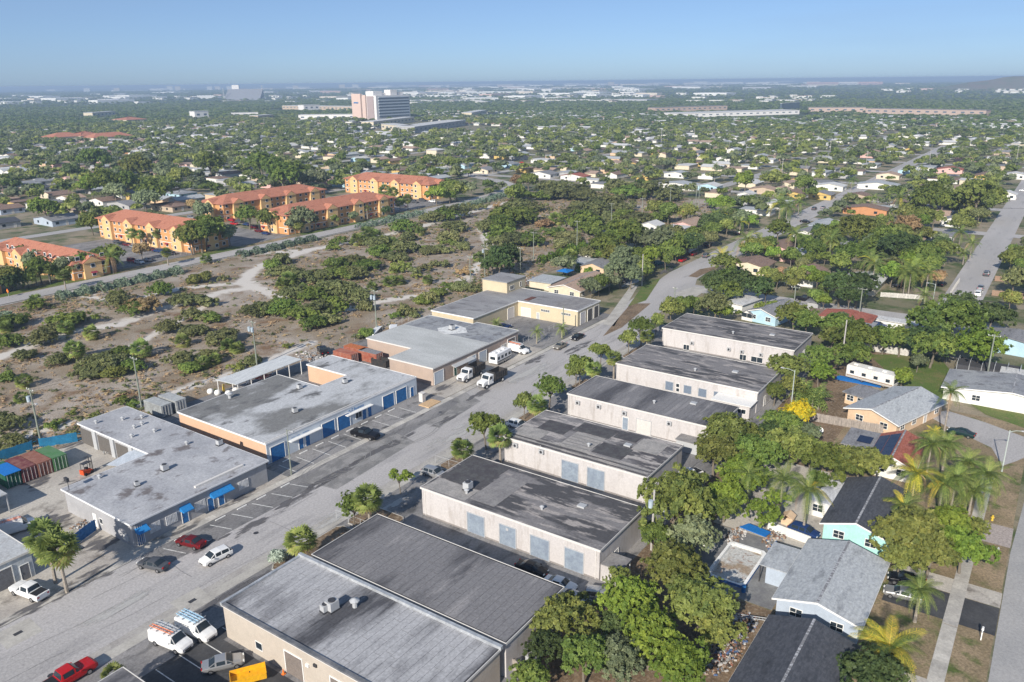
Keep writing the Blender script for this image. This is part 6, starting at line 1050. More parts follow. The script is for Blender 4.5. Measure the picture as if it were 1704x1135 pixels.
def car_parts(style, col, parent):
    s = STYLE[style]; mb = MB(); st = s['st']; zb = s['zb']; W = s['W']; c0, c1 = s['cab']; n = len(st); ring = 10
    for i, (x, hw_, zt) in enumerate(st):
        cab = c0 < i < c1; rw = hw_*(.76 if cab else .93); zbelt = min(zb, zt-.03); zl = .28 if 0 < i < n-1 else .4
        pr = [(-hw_*.9, zl), (-hw_, zl+.22), (-hw_*.99, zbelt-.08), (-hw_*.95, zbelt), (-rw, zt-.05)]; ringp = pr+[(0-rw*.5, zt)]; full = ringp+[(-y, z) for y, z in reversed(ringp)]
        mb.v += [(x, y, z) for y, z in full]
    k = 12
    for i in range(n-1):
        for j in range(k): mb.f.append((i*k+j, (i+1)*k+j, (i+1)*k+(j+1) % k, i*k+(j+1) % k))
    mb.f.append(tuple(range(k))); mb.f.append(tuple(reversed(range((n-1)*k, n*k))))
    body = ob('body', mb, CP[col], parent); q = lambda i, j: Vector(mb.v[i*k+j])
    def pane(a, b, c, d, name, ins=.12):
        cen = (a+b+c+d)/4; nrm = (b-a).cross(d-a).normalized(); nrm = nrm if nrm.dot(cen-Vector((cen.x*.5, 0, .9))) > 0 else -nrm; pts = [p.lerp(cen, ins)+nrm*.012 for p in (a, b, c, d)]
        ob(name, MB().poly(pts), GLASS, parent)
    def screen(i0, i1, name):
        P1 = [q(i0, j) for j in (4, 5, 6, 7)]; P2 = [q(i1, j) for j in (4, 5, 6, 7)]; m_ = MB(); e = Vector((.02 if i0 > i1 else -.02, 0, .03))
        for P_, t_ in ((P1, .06), (P2, .1)): pass
        A = [a.lerp(b, .07)+e for a, b in zip(P1, P2)]; B = [b.lerp(a, .1)+e for a, b in zip(P1, P2)]
        for arr in (A, B):
            arr[0] = arr[0].lerp(arr[3], .04); arr[3] = arr[3].lerp(arr[0], .04)
        for j in range(3): m_.poly([A[j], A[j+1], B[j+1], B[j]])
        ob(name, m_, GLASS, parent)
    screen(c1, c1-1, 'windshield')
    if style != 'van': screen(c0, c0+1, 'rear_window')
    for i in range(c0 if style in ('sedan', 'suv', 'hatch') else c0+(0 if style == 'van' else 1), c1):
        for j, o_ in ((3, 4), (8, 7)):
            a, b, c, d = q(i, j), q(i+1, j), q(i+1, o_), q(i, o_)
            if i in (c0, c1-1) and style != 'van': 
                if abs(a.x-b.x) > .3: pane(a, b, c, d, 'side_window', .3)
            elif style != 'van' or i >= 4 or i == 3 and False: pane(a, b, c, d, 'side_window', .14)
    L = s['L']; R_ = .36 if style in ('van', 'pickup', 'suv') else .32
    if 'tyre' not in VC: VC['tyre'] = {}
    if R_ not in VC['tyre']:
        a = MB().tube([(0, -.12, 0), (0, .12, 0)], R_, 16).mesh('tyre'); a.materials.append(BLACK); b = MB().tube([(0, -.13, 0), (0, .13, 0)], R_*.6, 10).mesh('rim'); b.materials.append(CHROME); VC['tyre'][R_] = (a, b)
    ty, rim = VC['tyre'][R_]
    for sx in (L*.31, -L*.3):
        for sy in (-1, 1): wl_ = ob('wheel', ty, None, parent, (sx, sy*(W-.1), R_)); ob('rim', rim, None, wl_, (0, 0, 0))
    for sy in (-1, 1):
        ob('headlight', MB().box(L/2-.16, L/2-.02, sy*W*.62-.16, sy*W*.62+.16, .62, .78), LENS, parent); ob('tail_light', MB().box(-L/2-.02, -L/2+.1, sy*W*.7-.13, sy*W*.7+.13, .75, .95), RED_L, parent)
        ob('mirror', MB().box(.75, .95, sy*(W+.12)-.08, sy*(W+.12)+.08, zb-.02, zb+.14), CP[col], parent)
    ob('grille', MB().box(L/2-.06, L/2+.01, -.45, .45, .42, .62), DARK, parent)
    if style == 'pickup':
        ob('bed', MB().box(-2.72, -1.4, -.82, .82, 1.155, 1.17), BLACK, parent)
def car(style, col, x, y, rz, label, group=None, z=.03, name='parked_car', cat='car'):
    key = (style, col)
    if key not in VC: t = thing(name, label, cat, (x, y, z), rz, group); car_parts(style, col, t); VC[key] = t; return t
    t = dup(VC[key], (x, y, z), rz, label)
    t.name = name; t['category'] = cat
    if group: t['group'] = group
    elif 'group' in t: del t['group']
    return t
def carp(style, col, px, py, rzd, label, **k): x, y = at(px, py, .7); return car(style, col, x, y, R(rzd), label, **k)
U = 0
carp('sedan','grey',255,938,105,'dark grey sedan parked angled before the grey building',name='parked_car'); carp('sedan','maroon',317,901,103,'maroon sedan in front of the blue awning door'); carp('hatch','white',359,925,174,'white hatchback driving down the wide street')
carp('pickup','white',48,983,100,'white pickup truck parked before the white metal building',name='pickup_truck',cat='pickup'); carp('pickup','black',608,722,-83,'black pickup with open hood by the blue roll doors',name='pickup_truck',cat='pickup')
t = carp('van','white',285,1066,-82,'white van with an orange and grey ladder on the roof rack',name='van',cat='van'); t2 = carp('van','white',327,1047,-86,'white van with pale blue ladders, nearer the cream wall',name='van',cat='van')
def ladder(parent, y, m, L=3.6, z=2.35):
    mb = MB(); 
    for s in (-.2, .2): mb.box(-L/2-.8, L/2-.8, y+s-.03, y+s+.03, z, z+.08)
    ob('ladder_rail', mb, m, parent); r = MB()
    for i in range(10): a = -L/2-.7+i*L/10; r.box(a, a+.05, y-.17, y+.17, z+.02, z+.06)
    ob('ladder_rung', r, m, parent)
for tt, ms_ in ((t, (mat('ladder_orange', (.7, .22, .1)), GREYM)), (t2, (mat('ladder_blue', (.35, .55, .7)), mat('ladder_blue', (0, 0, 0))))):
    for i, m in enumerate(ms_): ladder(tt, -.45+i*.75, m)
    rk = MB(); [rk.box(a, a+.06, -.95, .95, 2.2, 2.34) for a in (-2.2, -1.2, .0, .8)]; ob('roof_rack', rk, GREYM, tt)
carp('sedan','silver',371,1102,-35,'silver sedan parked beside the yellow trailer'); carp('pickup','red',115,1124,0,'red pickup truck with green load at the bottom edge',name='pickup_truck',cat='pickup')
carp('van','white',25,878,-15,'white van parked behind the metal building',name='van',cat='van')
carp('van','white',863,582,-97,'white passenger van behind the camper trailer',name='van',cat='van'); carp('sedan','gold',932,575,180,'beige sedan at the kerb before the planted yard'); carp('sedan','black',961,560,180,'black sedan at the kerb before the cream building'); carp('sedan','blue',838,543,-20,'dark blue car inside the cream building yard')
carp('sedan','white',932,971,-86,'white sedan parked between the two nearest warehouses'); carp('sedan','silver',957,995,-92,'silver sedan behind the end of the dark streaked roof'); carp('suv','silver',1003,992,-70,'silver car under the olive tree beside the porch'); carp('sedan','black',885,945,-88,'black car in the shaded lane between the warehouses'); carp('pickup','white',1144,792,160,'white pickup at the end of the patched roof warehouse',name='pickup_truck',cat='pickup')
carp('hatch','silver',722,786,-88,'silver car before the four door warehouse, half hidden by its roof'); carp('hatch','white',862,706,-88,'white car before the patched roof warehouse')
carp('sedan','dkgreen',1600,719,82,'dark green sedan on the dry lawn beside the very tall palm'); carp('sedan','black',1509,964,100,'glossy black sedan on the black drive'); carp('sedan','silver',1503,987,98,'silver sedan behind the small green palm'); carp('hatch','blue',1338,883,-98,'dark car with dusty windows at the back wall')
for i, (st, c, px, py, rz, lb) in enumerate([('suv','white',1345,506,0,0),('pickup','black',1338,497,90,'black pickup near the light blue cottage'),('sedan','blue',1461,540,-100,'blue car in the yard of the red roofed house'),('sedan','red',1136,432,0,'bright red car at the kerb of the main street'),('sedan','maroon',1154,422,0,'maroon car behind the bright red car'),('suv','black',1178,408,0,'black suv on the verge of the main street'),('suv','blue',1186,395,0,'dark blue car near the bend of the main street'),('suv','blue',1257,362,-90,'blue suv on the cross street'),('suv','black',1229,387,10,'black suv on the main street near the palms'),('sedan','black',1184,345,-90,'black car at the end of the dry field'),('suv','black',1245,338,0,'black suv on the red drive'),('van','white',1262,333,0,'white van on the red drive'),
    ('suv','grey',1355,347,0,'grey suv in front of the yellow house'),('sedan','silver',1370,345,0,'silver car next to the grey suv'),('sedan','black',1340,368,-90,'black car behind the trees on the cross street'),('sedan','maroon',1400,350,20,'maroon car beside the orange house'),('van','white',1580,412,-60,'white van in front of the dark roofed house by the far street'),('sedan','black',1495,475,-90,'black car under the palms behind the white curved fence'),('sedan','black',1568,472,-10,'black car parked at the near end of the far street'),('suv','white',1628,488,0,'white car on the pavement side of the far street'),('sedan','silver',1632,478,0,'silver blue car behind the white car on the far street'),('suv','grey',1642,455,0,'grey suv farther along the far street'),
    ('sedan','silver',1035,450,30,'silver car in the drive of the tan roofed bungalow'),('suv','grey',1040,465,10,'grey car beside the silver one in the bungalow drive'),('suv','tealtruck',1095,438,-20,'teal pickup in the gardens of the main street'),('sedan','white',1072,448,-20,'white car under a tarp among the garden trees'),('sedan','white',1285,468,-90,'white car on the side street behind the round dark tree'),('suv','grey',1175,425,5,'grey suv among the garden trees'),('hatch','black',557,573,0,0)]):
    if lb: carp(st, c, px, py, rz, lb)
rs = random.Random(21); k = 0
for i, (px, py) in enumerate([(195,402),(203,405),(212,407),(222,410),(232,411),(243,413),(252,415),(262,417),(272,419),(284,421),(220,434),(232,436),(245,432),(300,383),(318,362),(398,368),(410,373),(422,378),(430,384),(442,388),(390,372),(660,333),(668,328),(680,334),(690,336),(703,333),(720,335),(655,340),(670,343),(740,325),(750,322),(385,366),(640,328)]):
    carp(rs.choice(('sedan', 'suv', 'hatch')), rs.choice(('white', 'silver', 'black', 'grey', 'red', 'blue', 'maroon')), px, py, rs.choice((90, -90)), 'car parked in the car parks of the orange blocks', group='cars in the orange block car parks', z=.08)
carp('suv','black',664,341,0,'black suv driving on the north road', z=.14)
for i in range(70):     # parked along the streets of the far blocks
    u = rs.choice(XS); v = rs.uniform(-250, 420); x, y = (u+rs.choice((-5.8, 5.8)), v) if rs.random() < .75 else (rs.uniform(420, 1000), 21+rs.choice((-6.5, 6.5)))
    if seen(x, y, 0, 0) and 380 < x and not (y > 99 and x < 460): car(rs.choice(('sedan', 'suv', 'hatch')), rs.choice(('white', 'white', 'silver', 'black', 'grey', 'red', 'blue')), x, y, rs.choice((R(90), R(-90))), 'car parked small along a street of the distant blocks', group='cars in the distant blocks')
# dump trucks
def dump_truck(px, py, rz, label, color='white'):
    x, y = at(px, py, 1); t = thing('dump_truck', label, 'truck', (x, y, .03), R(rz)); P_ = CP['white']
    ob('hood', MB().ext([(2.3, -.95, .7), (4.0, -.95, .7), (4.05, -.95, 1.35), (3.6, -.95, 1.6), (2.3, -.95, 1.8)], (0, 1.9, 0)), P_, t)
    ob('cab', MB().ext([(.6, -1.05, .7), (2.29, -1.05, .7), (2.29, -1.05, 1.82), (1.9, -1.05, 2.65), (.6, -1.05, 2.7)], (0, 2.1, 0)), P_, t)
    ob('windshield', MB().poly([(2.33, -.9, 1.86), (2.33, .9, 1.86), (1.97, .85, 2.6), (1.97, -.85, 2.6)]), GLASS, t)
    for s in (-1, 1): ob('side_window', MB().box(1.0, 1.9, s*1.06-.01, s*1.06+.01, 1.8, 2.4), GLASS, t)
    ob('chassis', MB().box(-4.2, 2.3, -.4, .4, .6, .95), DARK, t)
    bd = MB().box(-4.2, .3, -1.2, 1.2, 1.1, 1.25).box(-4.2, .3, -1.25, -1.15, 1.26, 2.75).box(-4.2, .3, 1.15, 1.25, 1.26, 2.75).box(.2, .32, -1.14, 1.14, 1.26, 3.0).box(-4.3, -4.2, -1.2, 1.2, 1.1, 2.6)
    for i in range(6): a = -4.0+i*.8; bd.box(a, a+.1, -1.33, -1.26, 1.2, 2.7).box(a, a+.1, 1.26, 1.33, 1.2, 2.7)
    ob('dump_bed', bd, mat('bed_black', (.03, .032, .034), (.06, .05, .045), scale=2, rough=.6), t); ob('bumper', MB().box(4.06, 4.2, -1.05, 1.05, .5, .8), CHROME, t); ob('grille', MB().box(4.02, 4.08, -.5, .5, .85, 1.3), DARK, t)
    for sy in (-1, 1): ob('headlight', MB().box(4.0, 4.1, sy*.78-.14, sy*.78+.14, .95, 1.15), LENS, t); ob('mirror', MB().box(2.1, 2.2, sy*1.35-.1, sy*1.35+.1, 1.9, 2.4), DARK, t)
    a = MB().tube([(0, -.16, 0), (0, .16, 0)], .5, 16).mesh('tyre'); a.materials.append(BLACK); b = MB().tube([(0, -.17, 0), (0, .17, 0)], .28, 10).mesh('rim'); b.materials.append(WHITE)
    for sx in (3.1, -2.6):
        for sy in (-1, 1): w_ = ob('wheel', a, None, t, (sx, sy*1.0, .5)); ob('rim', b, None, w_)
    return t
dump_truck(783, 622, 180+2, 'white dump truck with black bed nearer the tan building'); dump_truck(818, 632, 180-2, 'white dump truck with black bed nearer the street, emblem on its side')
# camper trailer and motorhome
def trailer(px, py, rz, L, W, Hh, label, name, body, extra=0):
    x, y = at(px, py, 1.3); t = thing(name, label, name.replace('_', ' '), (x, y, .02), R(rz)); a = L/2
    ob('body', MB().ext([(-a, -W/2, .55), (a-.1, -W/2, .55), (a, -W/2, 1.2), (a-.15, -W/2, Hh), (-a+.2, -W/2, Hh+.05), (-a, -W/2, Hh-.3)], (0, W, 0)), body, t)
    for i in range(3): ob('roof_hatch', MB().box(-a+1.2+i*L*.3, -a+2.0+i*L*.3, -.4, .4, Hh+.02, Hh+.3), WHITE, t)
    for s in (-1, 1):
        ob('stripe', MB().box(-a+.1, a-.2, s*(W/2+.012)-.01, s*(W/2+.012)+.01, .9, 1.15), mat('stripe_brown', (.3, .22, .16)) if extra else DARK, t)
        for i in range(4): c = -a+L*(i+.5)/4; ob('window', MB().box(c-.45, c+.45, s*(W/2+.02)-.01, s*(W/2+.02)+.01, 1.5, 2.2), GLASS, t)
        for sx in ((-1.6, 3.2) if extra else (-.6, .5)): w_ = ob('wheel', MB().tube([(0, -.14, 0), (0, .14, 0)], .4, 14), BLACK, t, (sx, s*(W/2-.12), .4)); ob('rim', MB().tube([(0, -.15, 0), (0, .15, 0)], .2, 10), CHROME, w_)
    ob('window', MB().box(a-.06, a+.03, -.7, .7, 1.5, 2.2) if not extra else MB().box(a-.12, a-.0, -1, 1, 1.4, 2.3), GLASS, t); ob('lower_panel', MB().box(-a+.05, a-.15, -W/2-.022, W/2+.022, .5, .85), mat('panel_grey', (.4, .38, .35)), t)
    return t
trailer(832, 594, 182, 6.2, 2.4, 2.9, 'white camper trailer with dark curved stripes parked before the tan building', 'camper_trailer', CP['white'])
trailer(1451, 628, -103, 10.5, 2.6, 3.3, 'white and tan motorhome parked on the dry lawn over a blue tarp', 'motorhome', mat('rv_white', (.7, .69, .66), (.66, .63, .58), scale=.4), 1)
x, y = at(1435, 636); tag(ob('tarp', MB().box(-1.5, 1.6, -4, 5.5, .02, .06), mat('tarp_blue', (.01, .16, .5), (.4, .5, .6), scale=1.2, lo=.5, hi=.6), loc=(x, y, 0)), 'blue tarp on the ground along the motorhome', 'tarp')
# yellow trailer
x, y = at(413, 1124, .9); t = thing('trailer', 'bright yellow steel trailer at the bottom edge', 'trailer', (x, y, .03), R(147)); YT = mat('trailer_yellow', (.8, .42, .01), (.7, .36, .02), scale=2, rough=.5)
ob('bed', MB().box(-1.9, 1.9, -.95, .95, .6, .7), YT, t)
for a in (MB().box(-1.9, 1.9, -.99, -.93, .71, 1.35), MB().box(-1.9, 1.9, .93, .99, .71, 1.35), MB().box(-1.95, -1.88, -.9, .9, .71, 1.5), MB().box(1.88, 1.95, -.9, .9, .71, 1.2)): ob('side_panel', a, YT, t)
ob('drawbar', MB().box(1.95, 3.4, -.06, .06, .5, .6), YT, t)
for s in (-1, 1): ob('wheel', MB().tube([(0, -.1, 0), (0, .1, 0)], .36, 12), BLACK, t, (-.2, s*.75, .36))
# forklift
x, y = at(147, 788); t = thing('forklift', 'red and black forklift in the concrete yard', 'forklift', (x, y, .02), R(10)); ob('body', MB().ext([(-1.2, -.5, .25), (.6, -.5, .25), (.6, -.5, .7), (-.5, -.5, .9), (-1.2, -.5, 1.1)], (0, 1, 0)), mat('fork_red', (.6, .08, .02)), t)
for a in ((-.9, -.48), (-.9, .44), (.4, -.48), (.4, .44)): ob('cage_post', MB().box(a[0], a[0]+.06, a[1], a[1]+.06, .9, 2.1), DARK, t)
ob('cage_roof', MB().box(-.95, .5, -.5, .5, 2.101, 2.18), DARK, t); ob('mast', MB().box(.7, .8, -.4, -.3, .1, 3).box(.7, .8, .3, .4, .1, 3).box(.71, .79, -.29, .29, 2.0, 2.1), DARK, t); ob('fork', MB().box(.81, 1.8, -.35, -.22, .1, .15), DARK, t); ob('fork', MB().box(.81, 1.8, .22, .35, .1, .15), DARK, t); ob('seat', MB().box(-.4, 0, -.25, .25, .95, 1.3), BLACK, t)
for sx in (-.8, .35):
    for sy in (-.5, .5): ob('wheel', MB().tube([(0, -.1, 0), (0, .1, 0)], .28, 10), BLACK, t, (sx, sy, .28))
# shipping containers
def container(x, y, m, label, L=6.06, rz=0, top=None):
    t = thing('shipping_container', label, 'container', (x, y, .02), rz); W, Hh = 2.44, 2.59; mb = MB(); n = 20
    for s in (-1, 1):
        for i in range(n): a = -L/2+.15+(L-.3)*i/n; mb.box(a, a+(L-.3)/n*.5, s*(W/2-.04)-.04, s*(W/2-.04)+.04, .15, Hh-.12)
    ob('side_ribs', mb, m, t)['kind'] = 'stuff'; ob('body', MB().box(-L/2+.03, L/2-.03, -W/2+.08, W/2-.08, .08, Hh-.03), m, t); ob('roof', MB().box(-L/2, L/2, -W/2, W/2, Hh-.029, Hh), top or m, t)
    fr = MB()
    for a in (-L/2, L/2-.12):
        for b in (-W/2, W/2-.12): fr.box(a, a+.12, b, b+.12, 0, Hh-.03)
    ob('corner_posts' if False else 'frame', fr, m, t)
    for s in (-1, 1):
        d = MB().box(-L/2-.05, -L/2+.02, s*W/4-W/4+.1, s*W/4+W/4-.1, .12, Hh-.1); o = ob('door', d, m, t)
        for k in (-.3, .3): ob('lock_bar', MB().tube([(-L/2-.09, s*W/4+k, .15), (-L/2-.09, s*W/4+k, Hh-.15)], .03, 5), GREYM, o)
    return t
CG = mat('cont_green', (.08, .2, .08), (.12, .22, .12), scale=1); CB = mat('cont_brown', (.25, .1, .07), (.3, .15, .11), scale=1); CM = mat('cont_maroon', (.15, .04, .045), (.24, .11, .09), scale=1); CW = mat('cont_grey', (.42, .44, .44), (.33, .34, .34), scale=1); CD = mat('cont_dkgreen', (.02, .12, .07), (.05, .15, .1), scale=1); CO = mat('cont_rust', (.34, .1, .06), (.42, .2, .14), scale=1)
gx, gy = at(84, 752, 2.59)
for i, (m, lb) in enumerate([(CG, 'green container at the right end of the yard row'), (CB, 'rust brown container beside the green one'), (CM, 'maroon container third in the yard row'), (CD, 'dark green container with a blue tarp on top')]): container(gx-i*2.55, gy+.1*i, m, lb, rz=R(90))
x, y = gx-3*2.55, gy; tag(ob('tarp', MB().box(-1.3, 1.3, -3.1, 2, 2.62, 2.7), MATS['tarp_blue'], loc=(x, y, 0)), 'blue tarp spread on the dark green container', 'tarp')
x, y = at(262, 668, 2.59); container(x, y, CW, 'left pale grey container behind the peach building', rz=R(90)); x, y = at(284, 661, 2.59); container(x+.3, y, CW, 'right pale grey container behind the peach building', rz=R(90))
x, y = at(575, 585, 2.59); container(x, y, CO, 'rust red container beyond the notch, left one', rz=R(90)); x, y = at(597, 578, 2.59); container(x, y+1, CO, 'rust red container with an orange pile in its open top', rz=R(90), top=mat('orange_pile', (.55, .17, .05), (.3, .1, .05), scale=3)); x, y = at(616, 584, 2.59); container(x, y, CO, 'rust red container with white stained roof beside the tan building', rz=R(90), top=RF['grey'])
x, y = at(635, 600, 1.2); t = thing('dumpster', 'black open dumpster before the tan building yard', 'dumpster', (x, y, 0)); ob('body', MB().box(-1.1, 1.1, -2.4, 2.4, .1, .2).box(-1.1, -1, -2.4, 2.4, .21, 1.7).box(1, 1.1, -2.4, 2.4, .21, 1.7).box(-.99, .99, -2.4, -2.3, .21, 1.7).box(-.99, .99, 2.3, 2.4, .21, 1.7), MATS['bed_black'], t)
carp('pickup','black',537,583,60,'black stripped pickup in the dirt yard behind the peach building',name='pickup_truck',cat='pickup')
# canopy shed behind the peach building, with white bulk bags and goods
t = thing('canopy_shed', 'long white metal canopy roof on posts behind the peach building', 'canopy', (0, 0, 0)); c1, c2, c3, c4 = at(359, 632, 3.5), at(393, 640, 3.5), at(503, 598, 3.5), at(475, 591, 3.5)
ob('roof', MB().prism([c2, c3, c4, c1], 3.4, 3.52), mat('metal_white', (.6, .62, .62), (.5, .52, .53), scale=.5, stretch=(1, 3, 1)), t)
for i in range(6):
    for a, b in ((c1, c4), (c2, c3)): p = Vector(a).lerp(Vector(b), .02+i*.19); ob('post', MB().box(p.x-.07, p.x+.07, p.y-.07, p.y+.07, 0, 3.4), WHITE, t)
for i, (px, py) in enumerate([(350, 652), (362, 654), (380, 655), (415, 635), (392, 650)]):
    x, y = at(px, py, .4); mb = MB().tube([(0, 0, 0), (0, 0, .5), (.1, 0, 1.0), (.1, .05, 1.15)], [.6, .75, .55, .15], 9); tag(ob('bulk_bag', mb, WHITE, loc=(x, y, 0), smooth=True), 'white bulk bag standing at the near end of the canopy shed', 'bag', 'white bulk bags by the canopy shed')
x, y = at(438, 630, 1.5); tag(ob('banner', MB().box(-1.6, 1.6, -.9, .9, 1.9, 2.0), mat('banner_red', (.5, .04, .04), (.6, .55, .5), scale=2.2, lo=.5, hi=.55), loc=(x, y, 0), rz=R(12)), 'red and white banner lying beside the canopy shed', 'banner')
x, y = at(372, 645, 1); tag(ob('barrier', MB().box(-.2, .2, -.2, .2, 0, 1.8), YEL, loc=(x, y, 0)), 'yellow post by the white bulk bags', 'post')
for px, py, rz, L_, lb in [(505, 600, 20, 7, 'white boat hull under cover behind the tan building')]: pass
x, y = at(625, 551, .6); t = thing('boat', 'long upturned white boat hull by the sandy field', 'boat', (x, y, 0), R(25)); ob('hull', MB().ext([(-4.5, -.9, .3), (-4.2, -.9, 1.0), (3.4, -.7, 1.0), (4.6, -.1, .4)], (0, 1.6, 0)), CP['white'], t)
x, y = at(655, 545, .8); t = thing('boat', 'small white covered boat beside the long hull', 'boat', (x, y, 0), R(40)); ob('hull', MB().ext([(-3, -.9, .2), (-3, -.9, 1.2), (2, -.9, 1.1), (3.2, -.3, .5)], (0, 1.8, 0)), CP['white'], t)
# heap of yellow machines in the notch of the peach building, junk beside
x, y = at(536, 614, .5); 
for i in range(3): t = thing('machine', 'yellow machine lying in the notch of the peach building', 'machine', (x+i*.9, y-.6*i, 0), R(30*i), 'yellow machines in the notch'); ob('body', MB().box(-.7, .7, -.4, .4, .1, .8), mat('machine_yellow', (.6, .4, .08), (.3, .25, .15), scale=4), t); ob('wheel', MB().tube([(0, -.5, .3), (0, .5, .3)], .3, 10), BLACK, t)
# big square tank of the cabinet and planter by the parking
t = thing('utility_cabinet', 'pale utility cabinet beside the dump trucks drive', 'cabinet', (*at(703, 668), 0)); ob('body', MB().box(-.5, .5, -.5, .5, 0, 1.9), DOORP, t); ob('roof', MB().box(-.6, .6, -.6, .6, 1.901, 2.0), DOORP, t)
tag(ob('planter', MB().prism([(-2, -1.5), (2, -1.4), (2, 1.2), (-2, 1.3)], 0, .22), mat('planter_soil', (.55, .38, .22)), loc=(*at(715, 672), 0)), 'raised sandy planter beside the utility cabinet', 'planter')
# ---------------------------------------------------------------- poles, wires, lamps
WIRE = flat('wire', (.03, .03, .03))
def upole(px, py, h, label, cans=0, arm=2.4, m=POLE, group=None, rz=0, lamp=False):
    x, y = at(px, py); t = thing('utility_pole', label, 'utility pole', (x, y, 0), rz, group); ob('pole', MB().tube([(0, 0, -.2), (0, 0, h)], [.2, .13], 9), m, t)
    if arm: ob('crossarm', MB().box(-.08, .08, -arm/2, arm/2, h-.45, h-.3), m, t); [ob('insulator', MB().tube([(0, s, h-.3), (0, s, h-.1)], .07, 6), WHITE, t) for s in (-arm/2+.1, 0.35, arm/2-.1)]
    for i in range(cans): a = (i-.5*(cans-1))*1.1+.25; ob('transformer', MB().tube([(-.45, a, h-2.6), (-.45, a, h-1.5)], .34, 12), mat('can_grey', (.38, .45, .5)), t)
    if lamp: ob('lamp_arm', MB().tube([(0, 0, h-3.2), (0, -1.2, h-2.8)], .05, 5), GREYM, t); ob('lamp_head', MB().box(-.15, .15, -1.7, -1.15, h-2.9, h-2.7), GREYM, t)
    return (x, y, h)
PL_ = [upole(69, 740, 11.4, 'utility pole with a transformer near the blue fence at the left', 1, lamp=True), upole(236, 680, 11.4, 'utility pole rising behind the corner of the grey building'), upole(428, 610, 11.4, 'utility pole with two transformers beside the canopy shed', 2), upole(627, 550, 11.4, 'utility pole with transformers between the boats and the field', 2),
  upole(783, 470, 9, 'weathered utility pole left of the raised block'), upole(807, 463, 11.5, 'utility pole behind the raised cream block', 1), upole(866, 456, 9.5, 'utility pole right of the raised block'), upole(888, 437, 11.5, 'utility pole at the hedge corner'), upole(960, 415, 11.5, 'utility pole beyond the clipped hedge'), upole(1017, 380, 11.5, 'utility pole among the dark thicket'), upole(1068, 370, 11.5, 'utility pole before the turquoise pool fence'), upole(1115, 343, 10, 'utility pole at the end of the sandy field'), upole(1157, 350, 13, 'tall paired utility pole at the bend', ), upole(1162, 348, 12, 'second of the paired poles at the bend')]
def wires(ps, label, offs=(-1.0, .35, 1.0), dz=-.1, r=.022):
    mb = MB()
    for a, b in zip(ps[:-1], ps[1:]):
        for o in offs: mb.tube([(a[0]+(b[0]-a[0])*t, a[1]+(b[1]-a[1])*t+o, a[2]+(b[2]-a[2])*t+dz-4*t*(1-t)*.02*math.dist(a[:2], b[:2])) for t in [i/8 for i in range(9)]], r, 3, False)
    tag(ob('power_line', mb, WIRE), label, 'power line')
wires(PL_[:4], 'power lines strung from pole to pole behind the left buildings'); wires([PL_[3], PL_[5], PL_[7], PL_[8], PL_[9], PL_[10], PL_[11]], 'power lines along the edge of the sandy field')
def street_lamp(px, py, h, rz, label, arm=1.8, m=None):
    x, y = at(px, py); t = thing('street_lamp', label, 'street lamp', (x, y, 0), R(rz)); ob('pole', MB().tube([(0, 0, 0), (0, 0, h)], [.13, .08], 8), m or mat('lamp_grey', (.4, .45, .42)), t); ob('arm', MB().tube([(0, 0, h-.3), (arm*.5, 0, h), (arm, 0, h+.02)], .05, 6), m or MATS['lamp_grey'], t); ob('lamp_head', MB().box(arm-.1, arm+.55, -.14, .14, h-.06, h+.1), GREYM, t)
street_lamp(1667, 785, 7.7, -70, 'green grey street lamp at the corner of the curved driveway'); street_lamp(485, 790, 8.5, -90, 'slim street lamp before the corner of the peach building', 1.2, POLE); street_lamp(1315, 690, 9.5, 90, 'bent arm lamp pole beside the yellow flowering tree', 2.2); street_lamp(1550, 517, 8, 100, 'street lamp near the white curved fence')
b1 = upole(1084, 915, 9.6, 'utility pole at the end of the four door warehouse', 1, arm=0, lamp=True, m=mat('pole_grey', (.42, .4, .38))); b2 = upole(1400, 607, 11, 'grey pole at the far corner of the farthest warehouse', 0, arm=0, m=MATS['pole_grey']); b3 = upole(1319, 528, 9, 'pole beside the light blue cottage'); b4 = upole(1428, 538, 10, 'pole behind the red roofed house'); upole(1121, 523, 8, 'slim pole at the side street corner', arm=1.4); upole(1068, 475, 10.5, 'pale pole on the grass strip of the main street', arm=0, m=MATS['pole_grey']); upole(937, 558, 8, 'pole in the yard before the cream building', arm=0)
b5 = upole(1640, 640, 11.5, 'pole hidden behind the lime tree at right', arm=2.4); wires([b1, b2], 'service cable along the backs of the white warehouses', (0,), -1); wires([b3, b4, (b5[0]+40, b5[1]-38, 13)], 'power lines crossing above the largest green tree', (-1, -.3, .5, 1), 0)
wires([(*at(1090, 345), 12), (*at(1400, 372), 13), (*at(1704, 400), 13)], 'high power line over the gardens at right', (-1, 1), 0, .03)
for i, (px, py) in enumerate([(1326,255),(1240,270),(1212,260),(1380,262),(1440,285),(1690,275),(1545,280),(1155,235),(1012,232),(845,238),(745,232),(665,235),(440,215),(350,208),(240,218),(560,228),(590,240),(1100,240),(900,250),(1300,300)]): upole(px, py, 14, 'tall pale pole standing in the distant blocks', arm=1.6, m=MATS['pole_grey'], group='poles of the distant blocks')
